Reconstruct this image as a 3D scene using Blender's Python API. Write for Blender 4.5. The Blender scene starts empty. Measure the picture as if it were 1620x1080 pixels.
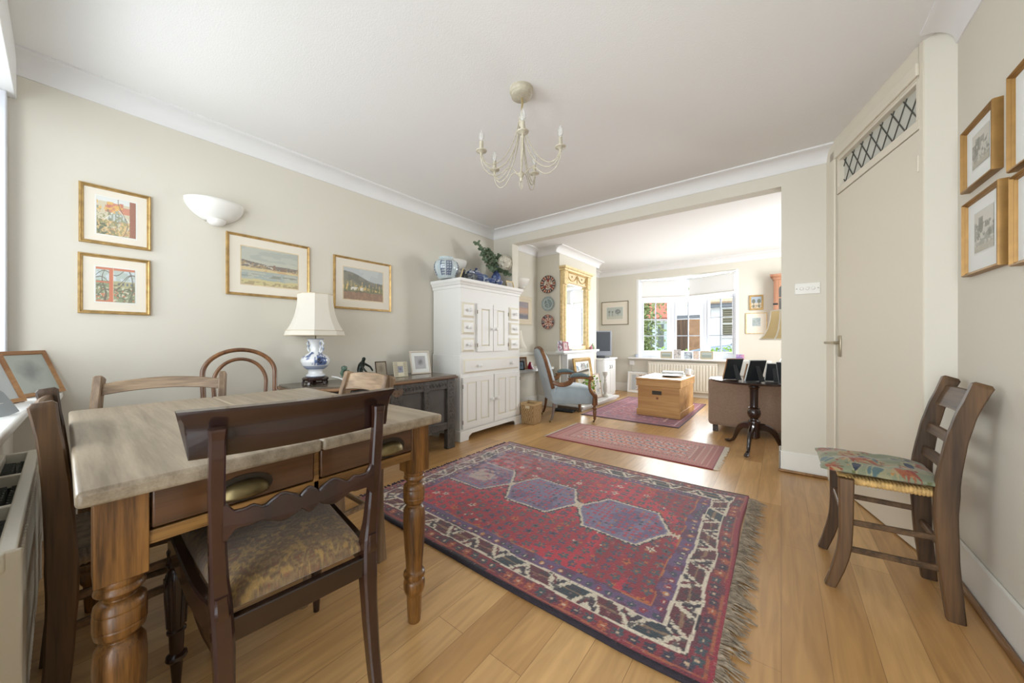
import bpy, bmesh, math, random
import numpy as np
from mathutils import Vector, Matrix
random.seed(7)
D2R = math.pi/180
scene = bpy.context.scene
COL = scene.collection

# ------------------------------------------------------------------ camera
CAM_H = 1.02
FPX = 550.0
cam_data = bpy.data.cameras.new('camera')
cam = bpy.data.objects.new('camera', cam_data)
COL.objects.link(cam)
cam_data.sensor_width = 36.0
cam_data.lens = 36.0*FPX/1620.0
cam_data.shift_y = -(540-537.5)/1620.0
cam_data.clip_start = 0.02
cam_data.clip_end = 200
cam.location = (0, 0, CAM_H)
cam.rotation_euler = (90*D2R, 0, math.atan(426/550.0))
scene.camera = cam

# ------------------------------------------------------------------ light
world = bpy.data.worlds.new('sky')
scene.world = world
world.use_nodes = True
bg = world.node_tree.nodes['Background']
bg.inputs[0].default_value = (0.86, 0.93, 1.0, 1)
bg.inputs[1].default_value = 1.7

def area(name, loc, rot, sx, sy, power, color=(1, 1, 1), spread=180):
    l = bpy.data.lights.new(name, 'AREA')
    l.shape = 'RECTANGLE'; l.size = sx; l.size_y = sy; l.energy = power; l.color = color; l.spread = spread*D2R
    o = bpy.data.objects.new(name, l); COL.objects.link(o)
    o.location = loc; o.rotation_euler = rot
    return o
# daylight through the garden windows and doors behind the camera
area('garden_window_daylight', (-2.7, -1.7, 1.5), (88*D2R, 0, -32*D2R), 2.6, 1.7, 59, (0.95, 0.98, 1.0), 150)
area('garden_door_daylight', (-0.1, -1.7, 1.25), (90*D2R, 0, 10*D2R), 1.9, 2.1, 42, (0.96, 0.98, 1.0), 150)
# daylight through the bay window at the far end
area('bay_window_daylight', (-1.4, 8.3, 1.5), (-88*D2R, 0, 0), 2.6, 1.9, 230, (0.95, 0.98, 1.0))
# fill light added for the far room, at an assumed window behind the pier
area('side_fill_light', (1.3, 5.5, 1.5), (0, 96*D2R, 0), 1.3, 1.3, 75, (0.97, 0.98, 1.0))
vs = scene.view_settings
scene.display_settings.display_device = 'sRGB'
vs.view_transform = 'Standard'
vs.look = 'None'
vs.exposure = 0.55
vs.gamma = 1.0
vs.use_curve_mapping = False

# ------------------------------------------------------------------ colour helpers
def lin(v):
    v = v/255.0
    return v/12.92 if v <= 0.04045 else ((v+0.055)/1.055)**2.4
def S(r, g, b): return (lin(r), lin(g), lin(b), 1.0)

def _nt(name):
    m = bpy.data.materials.new(name); m.use_nodes = True
    nt = m.node_tree; b = nt.nodes['Principled BSDF']
    return m, nt, b
def mat(name, col, rough=0.5, metal=0.0, var=0.0, vscale=8.0, bump=0.0, bscale=60.0, spec=0.5, sheen=0.0, coat=0.0, stretch=None, bdist=0.01):
    m, nt, b = _nt(name)
    b.inputs['Base Color'].default_value = col
    b.inputs['Roughness'].default_value = rough
    b.inputs['Metallic'].default_value = metal
    b.inputs['Specular IOR Level'].default_value = spec
    b.inputs['Sheen Weight'].default_value = sheen
    b.inputs['Coat Weight'].default_value = coat
    tc = nt.nodes.new('ShaderNodeTexCoord'); mp = nt.nodes.new('ShaderNodeMapping')
    nt.links.new(tc.outputs['Object'], mp.inputs[0])
    if stretch: mp.inputs['Scale'].default_value = stretch
    if var > 0:
        n = nt.nodes.new('ShaderNodeTexNoise'); n.inputs['Scale'].default_value = vscale; n.inputs['Detail'].default_value = 5
        nt.links.new(mp.outputs[0], n.inputs['Vector'])
        r = nt.nodes.new('ShaderNodeValToRGB')
        r.color_ramp.elements[0].position = 0.3; r.color_ramp.elements[1].position = 0.7
        r.color_ramp.elements[0].color = (col[0]*(1-var), col[1]*(1-var), col[2]*(1-var), 1)
        r.color_ramp.elements[1].color = (min(1, col[0]*(1+var)), min(1, col[1]*(1+var)), min(1, col[2]*(1+var)), 1)
        nt.links.new(n.outputs[0], r.inputs[0]); nt.links.new(r.outputs[0], b.inputs['Base Color'])
    if bump > 0:
        n2 = nt.nodes.new('ShaderNodeTexNoise'); n2.inputs['Scale'].default_value = bscale; n2.inputs['Detail'].default_value = 3
        nt.links.new(mp.outputs[0], n2.inputs['Vector'])
        bp = nt.nodes.new('ShaderNodeBump'); bp.inputs['Strength'].default_value = bump; bp.inputs['Distance'].default_value = bdist
        nt.links.new(n2.outputs[0], bp.inputs['Height']); nt.links.new(bp.outputs[0], b.inputs['Normal'])
    return m
def wood(name, c1, c2, axis='x', scale=1.0, rough=0.45, rings=18.0, bump=0.15, coat=0.0, c3=None, contrast=0.32):
    """straight-grained timber: noise drawn out along one axis plus distorted growth bands"""
    m, nt, b = _nt(name)
    N = nt.nodes; L = nt.links
    tc = N.new('ShaderNodeTexCoord'); mp = N.new('ShaderNodeMapping')
    st = {'x': (0.06, 1, 1), 'y': (1, 0.06, 1), 'z': (1, 1, 0.06)}[axis]
    mp.inputs['Scale'].default_value = tuple(v*scale for v in st)
    L.new(tc.outputs['Object'], mp.inputs[0])
    n = N.new('ShaderNodeTexNoise'); n.inputs['Scale'].default_value = rings; n.inputs['Detail'].default_value = 6; n.inputs['Distortion'].default_value = 0.25
    L.new(mp.outputs[0], n.inputs['Vector'])
    n2 = N.new('ShaderNodeTexNoise'); n2.inputs['Scale'].default_value = rings*7; n2.inputs['Detail'].default_value = 3
    L.new(mp.outputs[0], n2.inputs['Vector'])
    mx = N.new('ShaderNodeMath'); mx.operation = 'MULTIPLY_ADD'; mx.inputs[1].default_value = 0.35
    L.new(n2.outputs[0], mx.inputs[0]); L.new(n.outputs[0], mx.inputs[2])
    r = N.new('ShaderNodeValToRGB')
    r.color_ramp.elements[0].position = 0.67-contrast/2; r.color_ramp.elements[1].position = 0.67+contrast/2
    r.color_ramp.elements[0].color = c1; r.color_ramp.elements[1].color = c2
    if c3:
        e = r.color_ramp.elements.new(0.67); e.color = c3
    L.new(mx.outputs[0], r.inputs[0]); L.new(r.outputs[0], b.inputs['Base Color'])
    b.inputs['Roughness'].default_value = rough
    b.inputs['Coat Weight'].default_value = coat
    bp = N.new('ShaderNodeBump'); bp.inputs['Strength'].default_value = bump; bp.inputs['Distance'].default_value = 0.004
    L.new(mx.outputs[0], bp.inputs['Height']); L.new(bp.outputs[0], b.inputs['Normal'])
    return m
def colmat(name, rough=0.6, bump=0.0, bscale=400, sheen=0.0, spec=0.4, bdist=0.004, jitter=0.0):
    """surface whose own pattern is stored per vertex"""
    m, nt, b = _nt(name)
    a = nt.nodes.new('ShaderNodeAttribute'); a.attribute_name = 'Col'
    b.inputs['Roughness'].default_value = rough; b.inputs['Sheen Weight'].default_value = sheen
    b.inputs['Specular IOR Level'].default_value = spec
    nt.links.new(a.outputs['Color'], b.inputs['Base Color'])
    if bump > 0:
        tc = nt.nodes.new('ShaderNodeTexCoord')
        n2 = nt.nodes.new('ShaderNodeTexNoise'); n2.inputs['Scale'].default_value = bscale; n2.inputs['Detail'].default_value = 3
        nt.links.new(tc.outputs['Object'], n2.inputs['Vector'])
        bp = nt.nodes.new('ShaderNodeBump'); bp.inputs['Strength'].default_value = bump; bp.inputs['Distance'].default_value = bdist
        nt.links.new(n2.outputs[0], bp.inputs['Height']); nt.links.new(bp.outputs[0], b.inputs['Normal'])
        if jitter > 0:
            mm = nt.nodes.new('ShaderNodeMixRGB'); mm.blend_type = 'MULTIPLY'; mm.inputs[0].default_value = jitter
            rr = nt.nodes.new('ShaderNodeValToRGB'); rr.color_ramp.elements[0].position = 0.35; rr.color_ramp.elements[1].position = 0.65
            rr.color_ramp.elements[0].color = (0.6, 0.6, 0.6, 1); rr.color_ramp.elements[1].color = (1.42, 1.42, 1.42, 1)
            nt.links.new(n2.outputs[0], rr.inputs[0]); nt.links.new(a.outputs['Color'], mm.inputs[1]); nt.links.new(rr.outputs[0], mm.inputs[2])
            nt.links.new(mm.outputs[0], b.inputs['Base Color'])
    return m
def glass(name, tint=(1, 1, 1, 1), rough=0.02, amount=0.08):
    m = bpy.data.materials.new(name); m.use_nodes = True
    nt = m.node_tree; nt.nodes.clear()
    o = nt.nodes.new('ShaderNodeOutputMaterial'); t = nt.nodes.new('ShaderNodeBsdfTransparent'); g = nt.nodes.new('ShaderNodeBsdfGlossy')
    t.inputs[0].default_value = tint; g.inputs['Roughness'].default_value = rough
    lw = nt.nodes.new('ShaderNodeLayerWeight'); lw.inputs[0].default_value = amount
    mx = nt.nodes.new('ShaderNodeMixShader')
    nt.links.new(lw.outputs['Fresnel'], mx.inputs[0]); nt.links.new(t.outputs[0], mx.inputs[1]); nt.links.new(g.outputs[0], mx.inputs[2])
    nt.links.new(mx.outputs[0], o.inputs[0])
    return m
def cloth_translucent(name, col, mixf=0.4, bump=0.0):
    m = bpy.data.materials.new(name); m.use_nodes = True
    nt = m.node_tree; nt.nodes.clear()
    o = nt.nodes.new('ShaderNodeOutputMaterial'); d = nt.nodes.new('ShaderNodeBsdfDiffuse'); t = nt.nodes.new('ShaderNodeBsdfTranslucent')
    d.inputs[0].default_value = col; t.inputs[0].default_value = col
    mx = nt.nodes.new('ShaderNodeMixShader'); mx.inputs[0].default_value = mixf
    nt.links.new(d.outputs[0], mx.inputs[1]); nt.links.new(t.outputs[0], mx.inputs[2]); nt.links.new(mx.outputs[0], o.inputs[0])
    return m

# ------------------------------------------------------------------ mesh helpers
def smooth_path(pts, ws, ds, k=4):
    """Hermite curve through the points, chord-length parameter; widths follow along"""
    P_ = np.array([tuple(p) for p in pts], float); seg = np.linalg.norm(np.diff(P_, axis=0), axis=1)
    seg = np.maximum(seg, 1e-6); t = np.r_[0, np.cumsum(seg)]; sl = np.diff(P_, axis=0)/seg[:, None]
    m = np.empty_like(P_); m[0] = sl[0]; m[-1] = sl[-1]
    m[1:-1] = (sl[:-1]*seg[1:, None]+sl[1:]*seg[:-1, None])/(seg[1:]+seg[:-1])[:, None]
    out = []; wo = []; do = []
    for i in range(len(seg)):
        n = max(1, min(k, int(seg[i]/0.012)+1))
        for j in range(n):
            u = j/n; h = seg[i]
            q = (2*u**3-3*u*u+1)*P_[i]+(u**3-2*u*u+u)*h*m[i]+(-2*u**3+3*u*u)*P_[i+1]+(u**3-u*u)*h*m[i+1]
            e = u*u*(3-2*u)
            out.append(Vector(q)); wo.append(ws[i]+(ws[i+1]-ws[i])*e); do.append(ds[i]+(ds[i+1]-ds[i])*e)
    out.append(Vector(P_[-1])); wo.append(ws[-1]); do.append(ds[-1])
    return out, wo, do
class MB:
    def __init__(s): s.bm = bmesh.new()
    def _face(s, vs):
        try: return s.bm.faces.new(vs)
        except ValueError: return None
    def box(s, x0, x1, y0, y1, z0, z1, M=None):
        c = [(x, y, z) for z in (z0, z1) for y in (y0, y1) for x in (x0, x1)]
        v = [s.bm.verts.new((M @ Vector(p)) if M else p) for p in c]
        for f in ((0, 2, 3, 1), (4, 5, 7, 6), (0, 1, 5, 4), (2, 6, 7, 3), (0, 4, 6, 2), (1, 3, 7, 5)):
            s._face([v[i] for i in f])
        return s
    def prism(s, poly, axis, a, b, M=None):
        def P(p, d):
            q = {'x': (d, p[0], p[1]), 'y': (p[0], d, p[1]), 'z': (p[0], p[1], d)}[axis]
            return (M @ Vector(q)) if M else q
        A = [s.bm.verts.new(P(p, a)) for p in poly]; B = [s.bm.verts.new(P(p, b)) for p in poly]
        n = len(poly)
        for i in range(n): s._face([A[i], A[(i+1) % n], B[(i+1) % n], B[i]])
        s._face(A[::-1]); s._face(B)
        return s
    def rings(s, loops, closed=True, cap=True, cyc=False):
        R = [[s.bm.verts.new(p) for p in l] for l in loops]
        n = len(R[0]); m = len(R)
        for i in range(m if cyc else m-1):
            a, b = R[i], R[(i+1) % m]
            for j in range(n if closed else n-1):
                s._face([a[j], a[(j+1) % n], b[(j+1) % n], b[j]])
        if cap and closed and not cyc: s._face(R[0][::-1]); s._face(R[-1])
        return s
    def lathe(s, prof, c=(0, 0, 0), n=24, M=None, sq=None, a0=0.0):
        loops = []
        for r, z in prof:
            r = max(r, 1e-5)
            l = []
            for k in range(n):
                t = 2*math.pi*k/n + a0
                p = Vector((c[0]+r*math.cos(t), c[1]+r*math.sin(t), c[2]+z))
                l.append((M @ p) if M else p)
            loops.append(l)
        return s.rings(loops)
    def tube(s, pts, r, n=8, cyc=False):
        pts = [Vector(p) for p in pts]; m = len(pts)
        rs = r if isinstance(r, (list, tuple)) else [r]*m
        loops = []; u = None
        for i in range(m):
            if cyc: t = pts[(i+1) % m]-pts[i-1]
            else: t = pts[min(i+1, m-1)]-pts[max(i-1, 0)]
            t.normalize()
            if u is None:
                u = t.orthogonal().normalized()
            else:
                u = (u - t*u.dot(t));
                u = u.normalized() if u.length > 1e-6 else t.orthogonal().normalized()
            w = t.cross(u)
            loops.append([pts[i]+u*rs[i]*math.cos(2*math.pi*k/n)+w*rs[i]*math.sin(2*math.pi*k/n) for k in range(n)])
        return s.rings(loops, cyc=cyc)
    def bar(s, pts, w, d, side=(0, 1, 0), ch=0.22, cyc=False):
        """sweep a chamfered rectangle: w along side, d across"""
        pts = [Vector(p) for p in pts]; m = len(pts); side = Vector(side).normalized()
        ws = w if isinstance(w, (list, tuple)) else [w]*m
        ds = d if isinstance(d, (list, tuple)) else [d]*m
        if m >= 3 and not cyc:
            pts, ws, ds = smooth_path(pts, ws, ds); m = len(pts)
        loops = []
        for i in range(m):
            t = (pts[(i+1) % m]-pts[i-1]) if cyc else (pts[min(i+1, m-1)]-pts[max(i-1, 0)])
            t.normalize()
            n = t.cross(side); n.normalize(); sd = n.cross(t).normalized()
            a, b = ws[i]/2, ds[i]/2; c = min(a, b)*ch*2
            q = [(a, b-c), (a-c, b), (-a+c, b), (-a, b-c), (-a, -b+c), (-a+c, -b), (a-c, -b), (a, -b+c)]
            loops.append([pts[i]+sd*x+n*y for x, y in q])
        return s.rings(loops, cyc=cyc)
    def frame(s, w, h, prof, cx=0, cz=0):
        """mitred frame in the xz plane facing -y; prof = (inset, y) round the section"""
        loops = []
        for ins, y in prof:
            loops.append([(cx-w/2+ins, y, cz-h/2+ins), (cx+w/2-ins, y, cz-h/2+ins), (cx+w/2-ins, y, cz+h/2-ins), (cx-w/2+ins, y, cz+h/2-ins)])
        return s.rings(loops, cyc=True)
    def grid(s, fn, nu, nv):
        V = [[s.bm.verts.new(fn(i/nu, j/nv)) for i in range(nu+1)] for j in range(nv+1)]
        for j in range(nv):
            for i in range(nu):
                s._face([V[j][i], V[j][i+1], V[j+1][i+1], V[j+1][i]])
        return s
    def pillow(s, w, d, h, n=24, c=(0, 0, 0), p=3.0, taper=0.0, disp=None, flat=0.35):
        """closed cushion: w x d, height h, taper narrows the +y side"""
        def P(u, v, sg):
            x = u*2-1; y = v*2-1
            e = (1-abs(x)**p)*(1-abs(y)**p)
            z = max(0.0, e)**0.5
            ww = w/2*(1-taper*(y+1)/2)
            X = x*ww; Y = y*d/2
            Z = h*0.5*z*sg*(1 if sg > 0 else flat)
            q = Vector((c[0]+X, c[1]+Y, c[2]+Z))
            if disp: q = disp(q, x, y, sg)
            return q
        T = [[s.bm.verts.new(P(i/n, j/n, 1)) for i in range(n+1)] for j in range(n+1)]
        B = [[T[j][i] if (i in (0, n) or j in (0, n)) else s.bm.verts.new(P(i/n, j/n, -1)) for i in range(n+1)] for j in range(n+1)]
        for j in range(n):
            for i in range(n):
                s._face([T[j][i], T[j][i+1], T[j+1][i+1], T[j+1][i]])
                s._face([B[j][i], B[j+1][i], B[j+1][i+1], B[j][i+1]])
        return s
    def build(s, name, m, parent=None, bevel=0.0, flat=False, angle=38, recalc=True, seg=2, loc=None, rot=None):
        bm = s.bm
        if recalc: bmesh.ops.recalc_face_normals(bm, faces=bm.faces)
        if not flat:
            for f in bm.faces: f.smooth = True
            for e in bm.edges:
                if len(e.link_faces) == 2 and e.calc_face_angle(0) > angle*D2R: e.smooth = False
        me = bpy.data.meshes.new(name); bm.to_mesh(me); bm.free()
        if m is not None: me.materials.append(m)
        o = bpy.data.objects.new(name, me); COL.objects.link(o)
        if parent is not None: o.parent = parent
        if loc: o.location = loc
        if rot: o.rotation_euler = rot
        if bevel > 0:
            b = o.modifiers.new('bevel', 'BEVEL'); b.width = bevel; b.segments = seg; b.limit_method = 'ANGLE'; b.angle_limit = 50*D2R
            b.harden_normals = False
        return o

def thing(name, label, cat, loc=(0, 0, 0), rz=0.0, group=None, tilt=None):
    o = bpy.data.objects.new(name, None); COL.objects.link(o)
    o.empty_display_size = 0.1
    o.location = loc; o.rotation_euler = (tilt[0]*D2R if tilt else 0, tilt[1]*D2R if tilt else 0, rz*D2R)
    o['label'] = label; o['category'] = cat
    if group: o['group'] = group
    return o
def tag(o, label, cat, group=None, kind=None):
    o['label'] = label; o['category'] = cat
    if group: o['group'] = group
    if kind: o['kind'] = kind
    return o
def struct(o):
    o['kind'] = 'structure'; return o
def sthing(name, loc=(0, 0, 0), rz=0.0):
    o = bpy.data.objects.new(name, None); COL.objects.link(o); o.location = loc; o.rotation_euler = (0, 0, rz*D2R)
    o['kind'] = 'structure'; return o
def dup(root, loc=None, rz=None, label=None):
    r = root.copy(); COL.objects.link(r)
    if loc is not None: r.location = loc
    if rz is not None: r.rotation_euler = (0, 0, rz*D2R)
    if label: r['label'] = label
    for ch in root.children:
        c = ch.copy(); COL.objects.link(c); c.parent = r
        for g in ch.children:
            d = g.copy(); COL.objects.link(d); d.parent = c
    return r

# ------------------------------------------------------------------ painting helpers (numpy value noise -> per-vertex colour)
def hsh(ix, iy, seed):
    n = (ix.astype(np.int64)*374761393 + iy.astype(np.int64)*668265263 + seed*1442695041) & 0xffffffff
    n = ((n ^ (n >> 13))*1274126177) & 0xffffffff
    n = n ^ (n >> 16)
    return (n & 0xffff)/65535.0
def vn(x, y, f, seed=0):
    x = np.asarray(x, float)*f+1000; y = np.asarray(y, float)*f+1000
    ix = np.floor(x); iy = np.floor(y); fx = x-ix; fy = y-iy
    fx = fx*fx*(3-2*fx); fy = fy*fy*(3-2*fy)
    a = hsh(ix, iy, seed); b = hsh(ix+1, iy, seed); c = hsh(ix, iy+1, seed); d = hsh(ix+1, iy+1, seed)
    return (a*(1-fx)+b*fx)*(1-fy)+(c*(1-fx)+d*fx)*fy
def fb(x, y, f, seed=0): return 0.55*vn(x, y, f, seed)+0.3*vn(x, y, f*2.1, seed+1)+0.15*vn(x, y, f*4.3, seed+2)
class Cv:
    def __init__(s, n, c): s.c = np.tile(np.array(S(*c)[:3]), (n, 1))
    def lay(s, mask, c, a=1.0):
        m = (np.clip(np.asarray(mask, float), 0, 1)*a)[:, None]
        s.c = s.c*(1-m)+np.array(S(*c)[:3])[None, :]*m
        return s
def set_cols(o, cols):
    me = o.data
    at = me.color_attributes.new('Col', 'FLOAT_COLOR', 'POINT')
    c4 = np.ones((len(me.vertices), 4), dtype=np.float32); c4[:, :3] = cols
    at.data.foreach_set('color', c4.ravel())
def coords(o):
    n = len(o.data.vertices); a = np.empty(n*3, dtype=np.float32); o.data.vertices.foreach_get('co', a)
    return a.reshape(n, 3).astype(float)
PAPER = None
def picture_plane(name, w, h, nx, fn, parent, y=0.0, cx=0, cz=0, m=None):
    """flat print in the xz plane facing -y, coloured by fn(u, v)"""
    ny = max(4, int(nx*h/w))
    xs = np.linspace(-w/2, w/2, nx+1)+cx; zs = np.linspace(-h/2, h/2, ny+1)+cz
    X, Zz = np.meshgrid(xs, zs)
    verts = np.stack([X.ravel(), np.full(X.size, y), Zz.ravel()], 1)
    idx = np.arange((nx+1)*(ny+1)).reshape(ny+1, nx+1)
    faces = np.stack([idx[:-1, :-1].ravel(), idx[:-1, 1:].ravel(), idx[1:, 1:].ravel(), idx[1:, :-1].ravel()], 1)
    me = bpy.data.meshes.new(name); me.from_pydata(verts.tolist(), [], faces.tolist())
    me.materials.append(m or PAPER)
    o = bpy.data.objects.new(name, me); COL.objects.link(o); o.parent = parent
    u = (X.ravel()-cx)/w+0.5; v = (Zz.ravel()-cz)/h+0.5
    set_cols(o, fn(u, v))
    return o

# ------------------------------------------------------------------ materials
WALL = mat('wall_paint', S(215, 210, 197), rough=0.75, bump=0.05, bscale=250, spec=0.2)
CEIL = mat('ceiling_paint', S(236, 235, 233), rough=0.85, bump=0.35, bscale=160, spec=0.1, bdist=0.003)
COVE = mat('cornice_paint', S(229, 228, 227), rough=0.7, spec=0.2)
TRIM = mat('trim_gloss_white', S(228, 226, 219), rough=0.35)
DOORP = mat('cream_door_paint', S(222, 214, 197), rough=0.42)
WHITE = mat('white_satin', S(232, 232, 230), rough=0.4)
UPVC = mat('white_window_frame', S(222, 225, 232), rough=0.3)
PAPER = colmat('printed_paper', rough=0.55)
GOLD = mat('gilt_frame', S(186, 154, 100), rough=0.36, metal=0.6, var=0.25, vscale=30, bump=0.2, bscale=120)
GOLDP = mat('pale_gilt', S(222, 198, 148), rough=0.42, metal=0.35, var=0.2, vscale=25, bump=0.2, bscale=90)
BRASS = mat('aged_brass', S(118, 104, 72), rough=0.42, metal=0.9, var=0.2, vscale=30)
MOUNT = mat('cream_mount_board', S(226, 218, 203), rough=0.8, spec=0.2)
MOUNTW = mat('white_mount_board', S(228, 230, 226), rough=0.8, spec=0.2)
OAKCHAIR = wood('worn_brown_oak', S(46, 31, 18), S(104, 76, 48), 'z', 1.0, 0.5, 14, 0.2)
OAKCHAIRX = wood('worn_brown_oak_rail', S(54, 38, 22), S(112, 84, 56), 'x', 1.0, 0.5, 14, 0.2)
PALECHAIR = wood('pale_rubbed_oak', S(96, 74, 52), S(168, 142, 112), 'x', 1.0, 0.5, 14, 0.2)
PALECHAIRZ = wood('pale_rubbed_oak_post', S(88, 66, 46), S(158, 132, 104), 'z', 1.0, 0.5, 14, 0.2)
PINE = wood('honey_pine', S(72, 44, 16), S(140, 96, 46), 'z', 1.0, 0.36, 46, 0.1, coat=0.15)
PINEX = wood('honey_pine_rail', S(84, 56, 22), S(146, 106, 56), 'y', 1.0, 0.36, 40, 0.1, coat=0.15)
TOPW = wood('scrubbed_table_top', S(112, 97, 78), S(164, 149, 127), 'x', 1.0, 0.36, 34, 0.12, contrast=0.5)
DRAWERW = wood('dark_drawer_front', S(44, 28, 16), S(92, 60, 34), 'y', 1.0, 0.35, 12, 0.1, coat=0.2)
MAHOG = wood('dark_mahogany', S(24, 12, 9), S(50, 26, 18), 'z', 1.0, 0.27, 10, 0.05, coat=0.35)
MAHOGX = wood('dark_mahogany_rail', S(24, 12, 9), S(48, 26, 19), 'x', 1.0, 0.27, 10, 0.05, coat=0.35)
BENT = wood('bentwood_beech', S(82, 50, 28), S(136, 92, 54), 'z', 1.0, 0.35, 8, 0.05, coat=0.2)
COFFER = mat('blackened_oak', S(66, 60, 54), rough=0.42, var=0.35, vscale=18, bump=0.4, bscale=70)
COFFERT = wood('coffer_top', S(62, 54, 46), S(112, 98, 82), 'y', 1.0, 0.25, 8, 0.08, coat=0.3)
COFFEREDGE = wood('worn_coffer_edge', S(88, 62, 40), S(156, 118, 84), 'y', 1.0, 0.4, 10, 0.1)
TRUNKW = wood('golden_pine_box', S(164, 116, 62), S(204, 160, 104), 'x', 1.0, 0.4, 7, 0.08)
WALNUT = wood('turned_walnut', S(84, 52, 30), S(134, 92, 58), 'z', 1.0, 0.38, 12, 0.1)
CURIOW = wood('reddish_pine', S(128, 84, 60), S(176, 128, 98), 'z', 1.0, 0.45, 9, 0.08)
CABP = mat('cabinet_white_paint', S(228, 227, 223), rough=0.42)
CABCREAM = mat('cabinet_cream_line', S(226, 220, 200), rough=0.5)
CHINA = mat('white_china', S(232, 233, 232), rough=0.12, coat=0.5)
SHADE = cloth_translucent('cream_shade_silk', S(240, 235, 224), 0.35)
SHADEB = cloth_translucent('buff_shade_card', S(214, 192, 146), 0.3)
PLASTER = mat('plaster_uplighter', S(232, 230, 224), rough=0.6)
CHANDP = mat('cream_painted_metal', S(184, 176, 156), rough=0.4, var=0.12, vscale=60)
BULB = glass('clear_bulb', (0.97, 0.97, 0.97, 1), 0.1, 0.25)
_n = BULB.node_tree; _d = _n.nodes.new('ShaderNodeBsdfDiffuse'); _d.inputs[0].default_value = S(236, 234, 228); _m = _n.nodes.new('ShaderNodeMixShader'); _m.inputs[0].default_value = 0.28
_o = [x for x in _n.nodes if x.type == 'OUTPUT_MATERIAL'][0]; _prev = _o.inputs[0].links[0].from_socket
_n.links.new(_prev, _m.inputs[1]); _n.links.new(_d.outputs[0], _m.inputs[2]); _n.links.new(_m.outputs[0], _o.inputs[0])
PANE = glass('window_pane', (0.98, 0.99, 0.99, 1), 0.01, 0.06)
RUSH = mat('rush_cord', S(196, 160, 100), rough=0.7, var=0.3, vscale=40, bump=0.4, bscale=200)
RUSHD = mat('dark_rush_cord', S(128, 108, 84), rough=0.7, var=0.3, vscale=40, bump=0.4, bscale=200)
BLUEV = mat('faded_blue_velvet', S(158, 172, 179), rough=0.8, var=0.08, vscale=9, sheen=0.5, spec=0.2)
BLUEP = mat('worn_blue_arm_pad', S(96, 114, 118), rough=0.85, var=0.15, vscale=60, bump=0.3, bscale=150, sheen=0.3)
SOFAM = mat('brown_sofa_cloth', S(146, 122, 104), rough=0.85, var=0.08, vscale=60, bump=0.3, bscale=300, sheen=0.3, spec=0.2)
BLACK = mat('black_card', S(30, 33, 36), rough=0.65)
LEAD = mat('lead_came', S(92, 92, 86), rough=0.4, metal=0.6)
CHROME = mat('brushed_nickel', S(170, 160, 140), rough=0.3, metal=0.9)
RADM = mat('radiator_enamel', S(226, 222, 208), rough=0.28)
FINM = mat('radiator_fins', S(120, 124, 122), rough=0.5, metal=0.4)
IRON = mat('blackened_iron_plate', S(52, 44, 34), rough=0.5, metal=0.4)
GILTD = mat('antique_gilt_side', S(150, 114, 62), rough=0.42, metal=0.45, var=0.15, vscale=20)
DARKM = mat('dark_void', S(28, 26, 24), rough=0.8)
MIRROR = mat('mirror_silver', (0.88, 0.9, 0.9, 1), rough=0.015, metal=1.0)
BEAD = wood('oak_bead', S(120, 84, 48), S(156, 116, 72), 'y', 1.0, 0.4, 12, 0.08)
LEAF = mat('eucalyptus_leaf', S(100, 118, 92), rough=0.6, var=0.3, vscale=30)
PETAL = mat('cream_petal', S(226, 220, 204), rough=0.7, var=0.06, vscale=40)

def floor_mat():
    m, nt, b = _nt('oak_strip_floor')
    N = nt.nodes; L = nt.links
    tc = N.new('ShaderNodeTexCoord'); sx = N.new('ShaderNodeSeparateXYZ'); cx = N.new('ShaderNodeCombineXYZ')
    L.new(tc.outputs['Object'], sx.inputs[0]); L.new(sx.outputs[1], cx.inputs[0]); L.new(sx.outputs[0], cx.inputs[1])
    br = N.new('ShaderNodeTexBrick'); br.offset = 0.37; br.offset_frequency = 2
    br.inputs['Scale'].default_value = 1.0; br.inputs['Brick Width'].default_value = 1.35; br.inputs['Row Height'].default_value = 0.125
    br.inputs['Mortar Size'].default_value = 0.0012; br.inputs['Mortar Smooth'].default_value = 0.3
    br.inputs['Color1'].default_value = S(180, 138, 86); br.inputs['Color2'].default_value = S(210, 170, 116); br.inputs['Mortar'].default_value = S(150, 112, 68)
    L.new(cx.outputs[0], br.inputs['Vector'])
    mp = N.new('ShaderNodeMapping'); mp.inputs['Scale'].default_value = (1, 0.09, 1); L.new(tc.outputs['Object'], mp.inputs[0])
    n = N.new('ShaderNodeTexNoise'); n.inputs['Scale'].default_value = 26; n.inputs['Detail'].default_value = 7; n.inputs['Distortion'].default_value = 1.2
    L.new(mp.outputs[0], n.inputs['Vector'])
    r = N.new('ShaderNodeValToRGB'); r.color_ramp.elements[0].position = 0.3; r.color_ramp.elements[1].position = 0.68
    r.color_ramp.elements[0].color = (0.80, 0.76, 0.70, 1); r.color_ramp.elements[1].color = (1.08, 1.06, 1.03, 1)
    L.new(n.outputs[0], r.inputs[0])
    mx = N.new('ShaderNodeMixRGB'); mx.blend_type = 'MULTIPLY'; mx.inputs[0].default_value = 1.0
    L.new(br.outputs[0], mx.inputs[1]); L.new(r.outputs[0], mx.inputs[2]); L.new(mx.outputs[0], b.inputs['Base Color'])
    b.inputs['Roughness'].default_value = 0.34; b.inputs['Coat Weight'].default_value = 0.25; b.inputs['Coat Roughness'].default_value = 0.28
    bp = N.new('ShaderNodeBump'); bp.inputs['Strength'].default_value = 0.25; bp.inputs['Distance'].default_value = 0.002
    L.new(br.outputs['Fac'], bp.inputs['Height']); bp.invert = True; L.new(bp.outputs[0], b.inputs['Normal'])
    return m
FLOOR = floor_mat()

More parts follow.
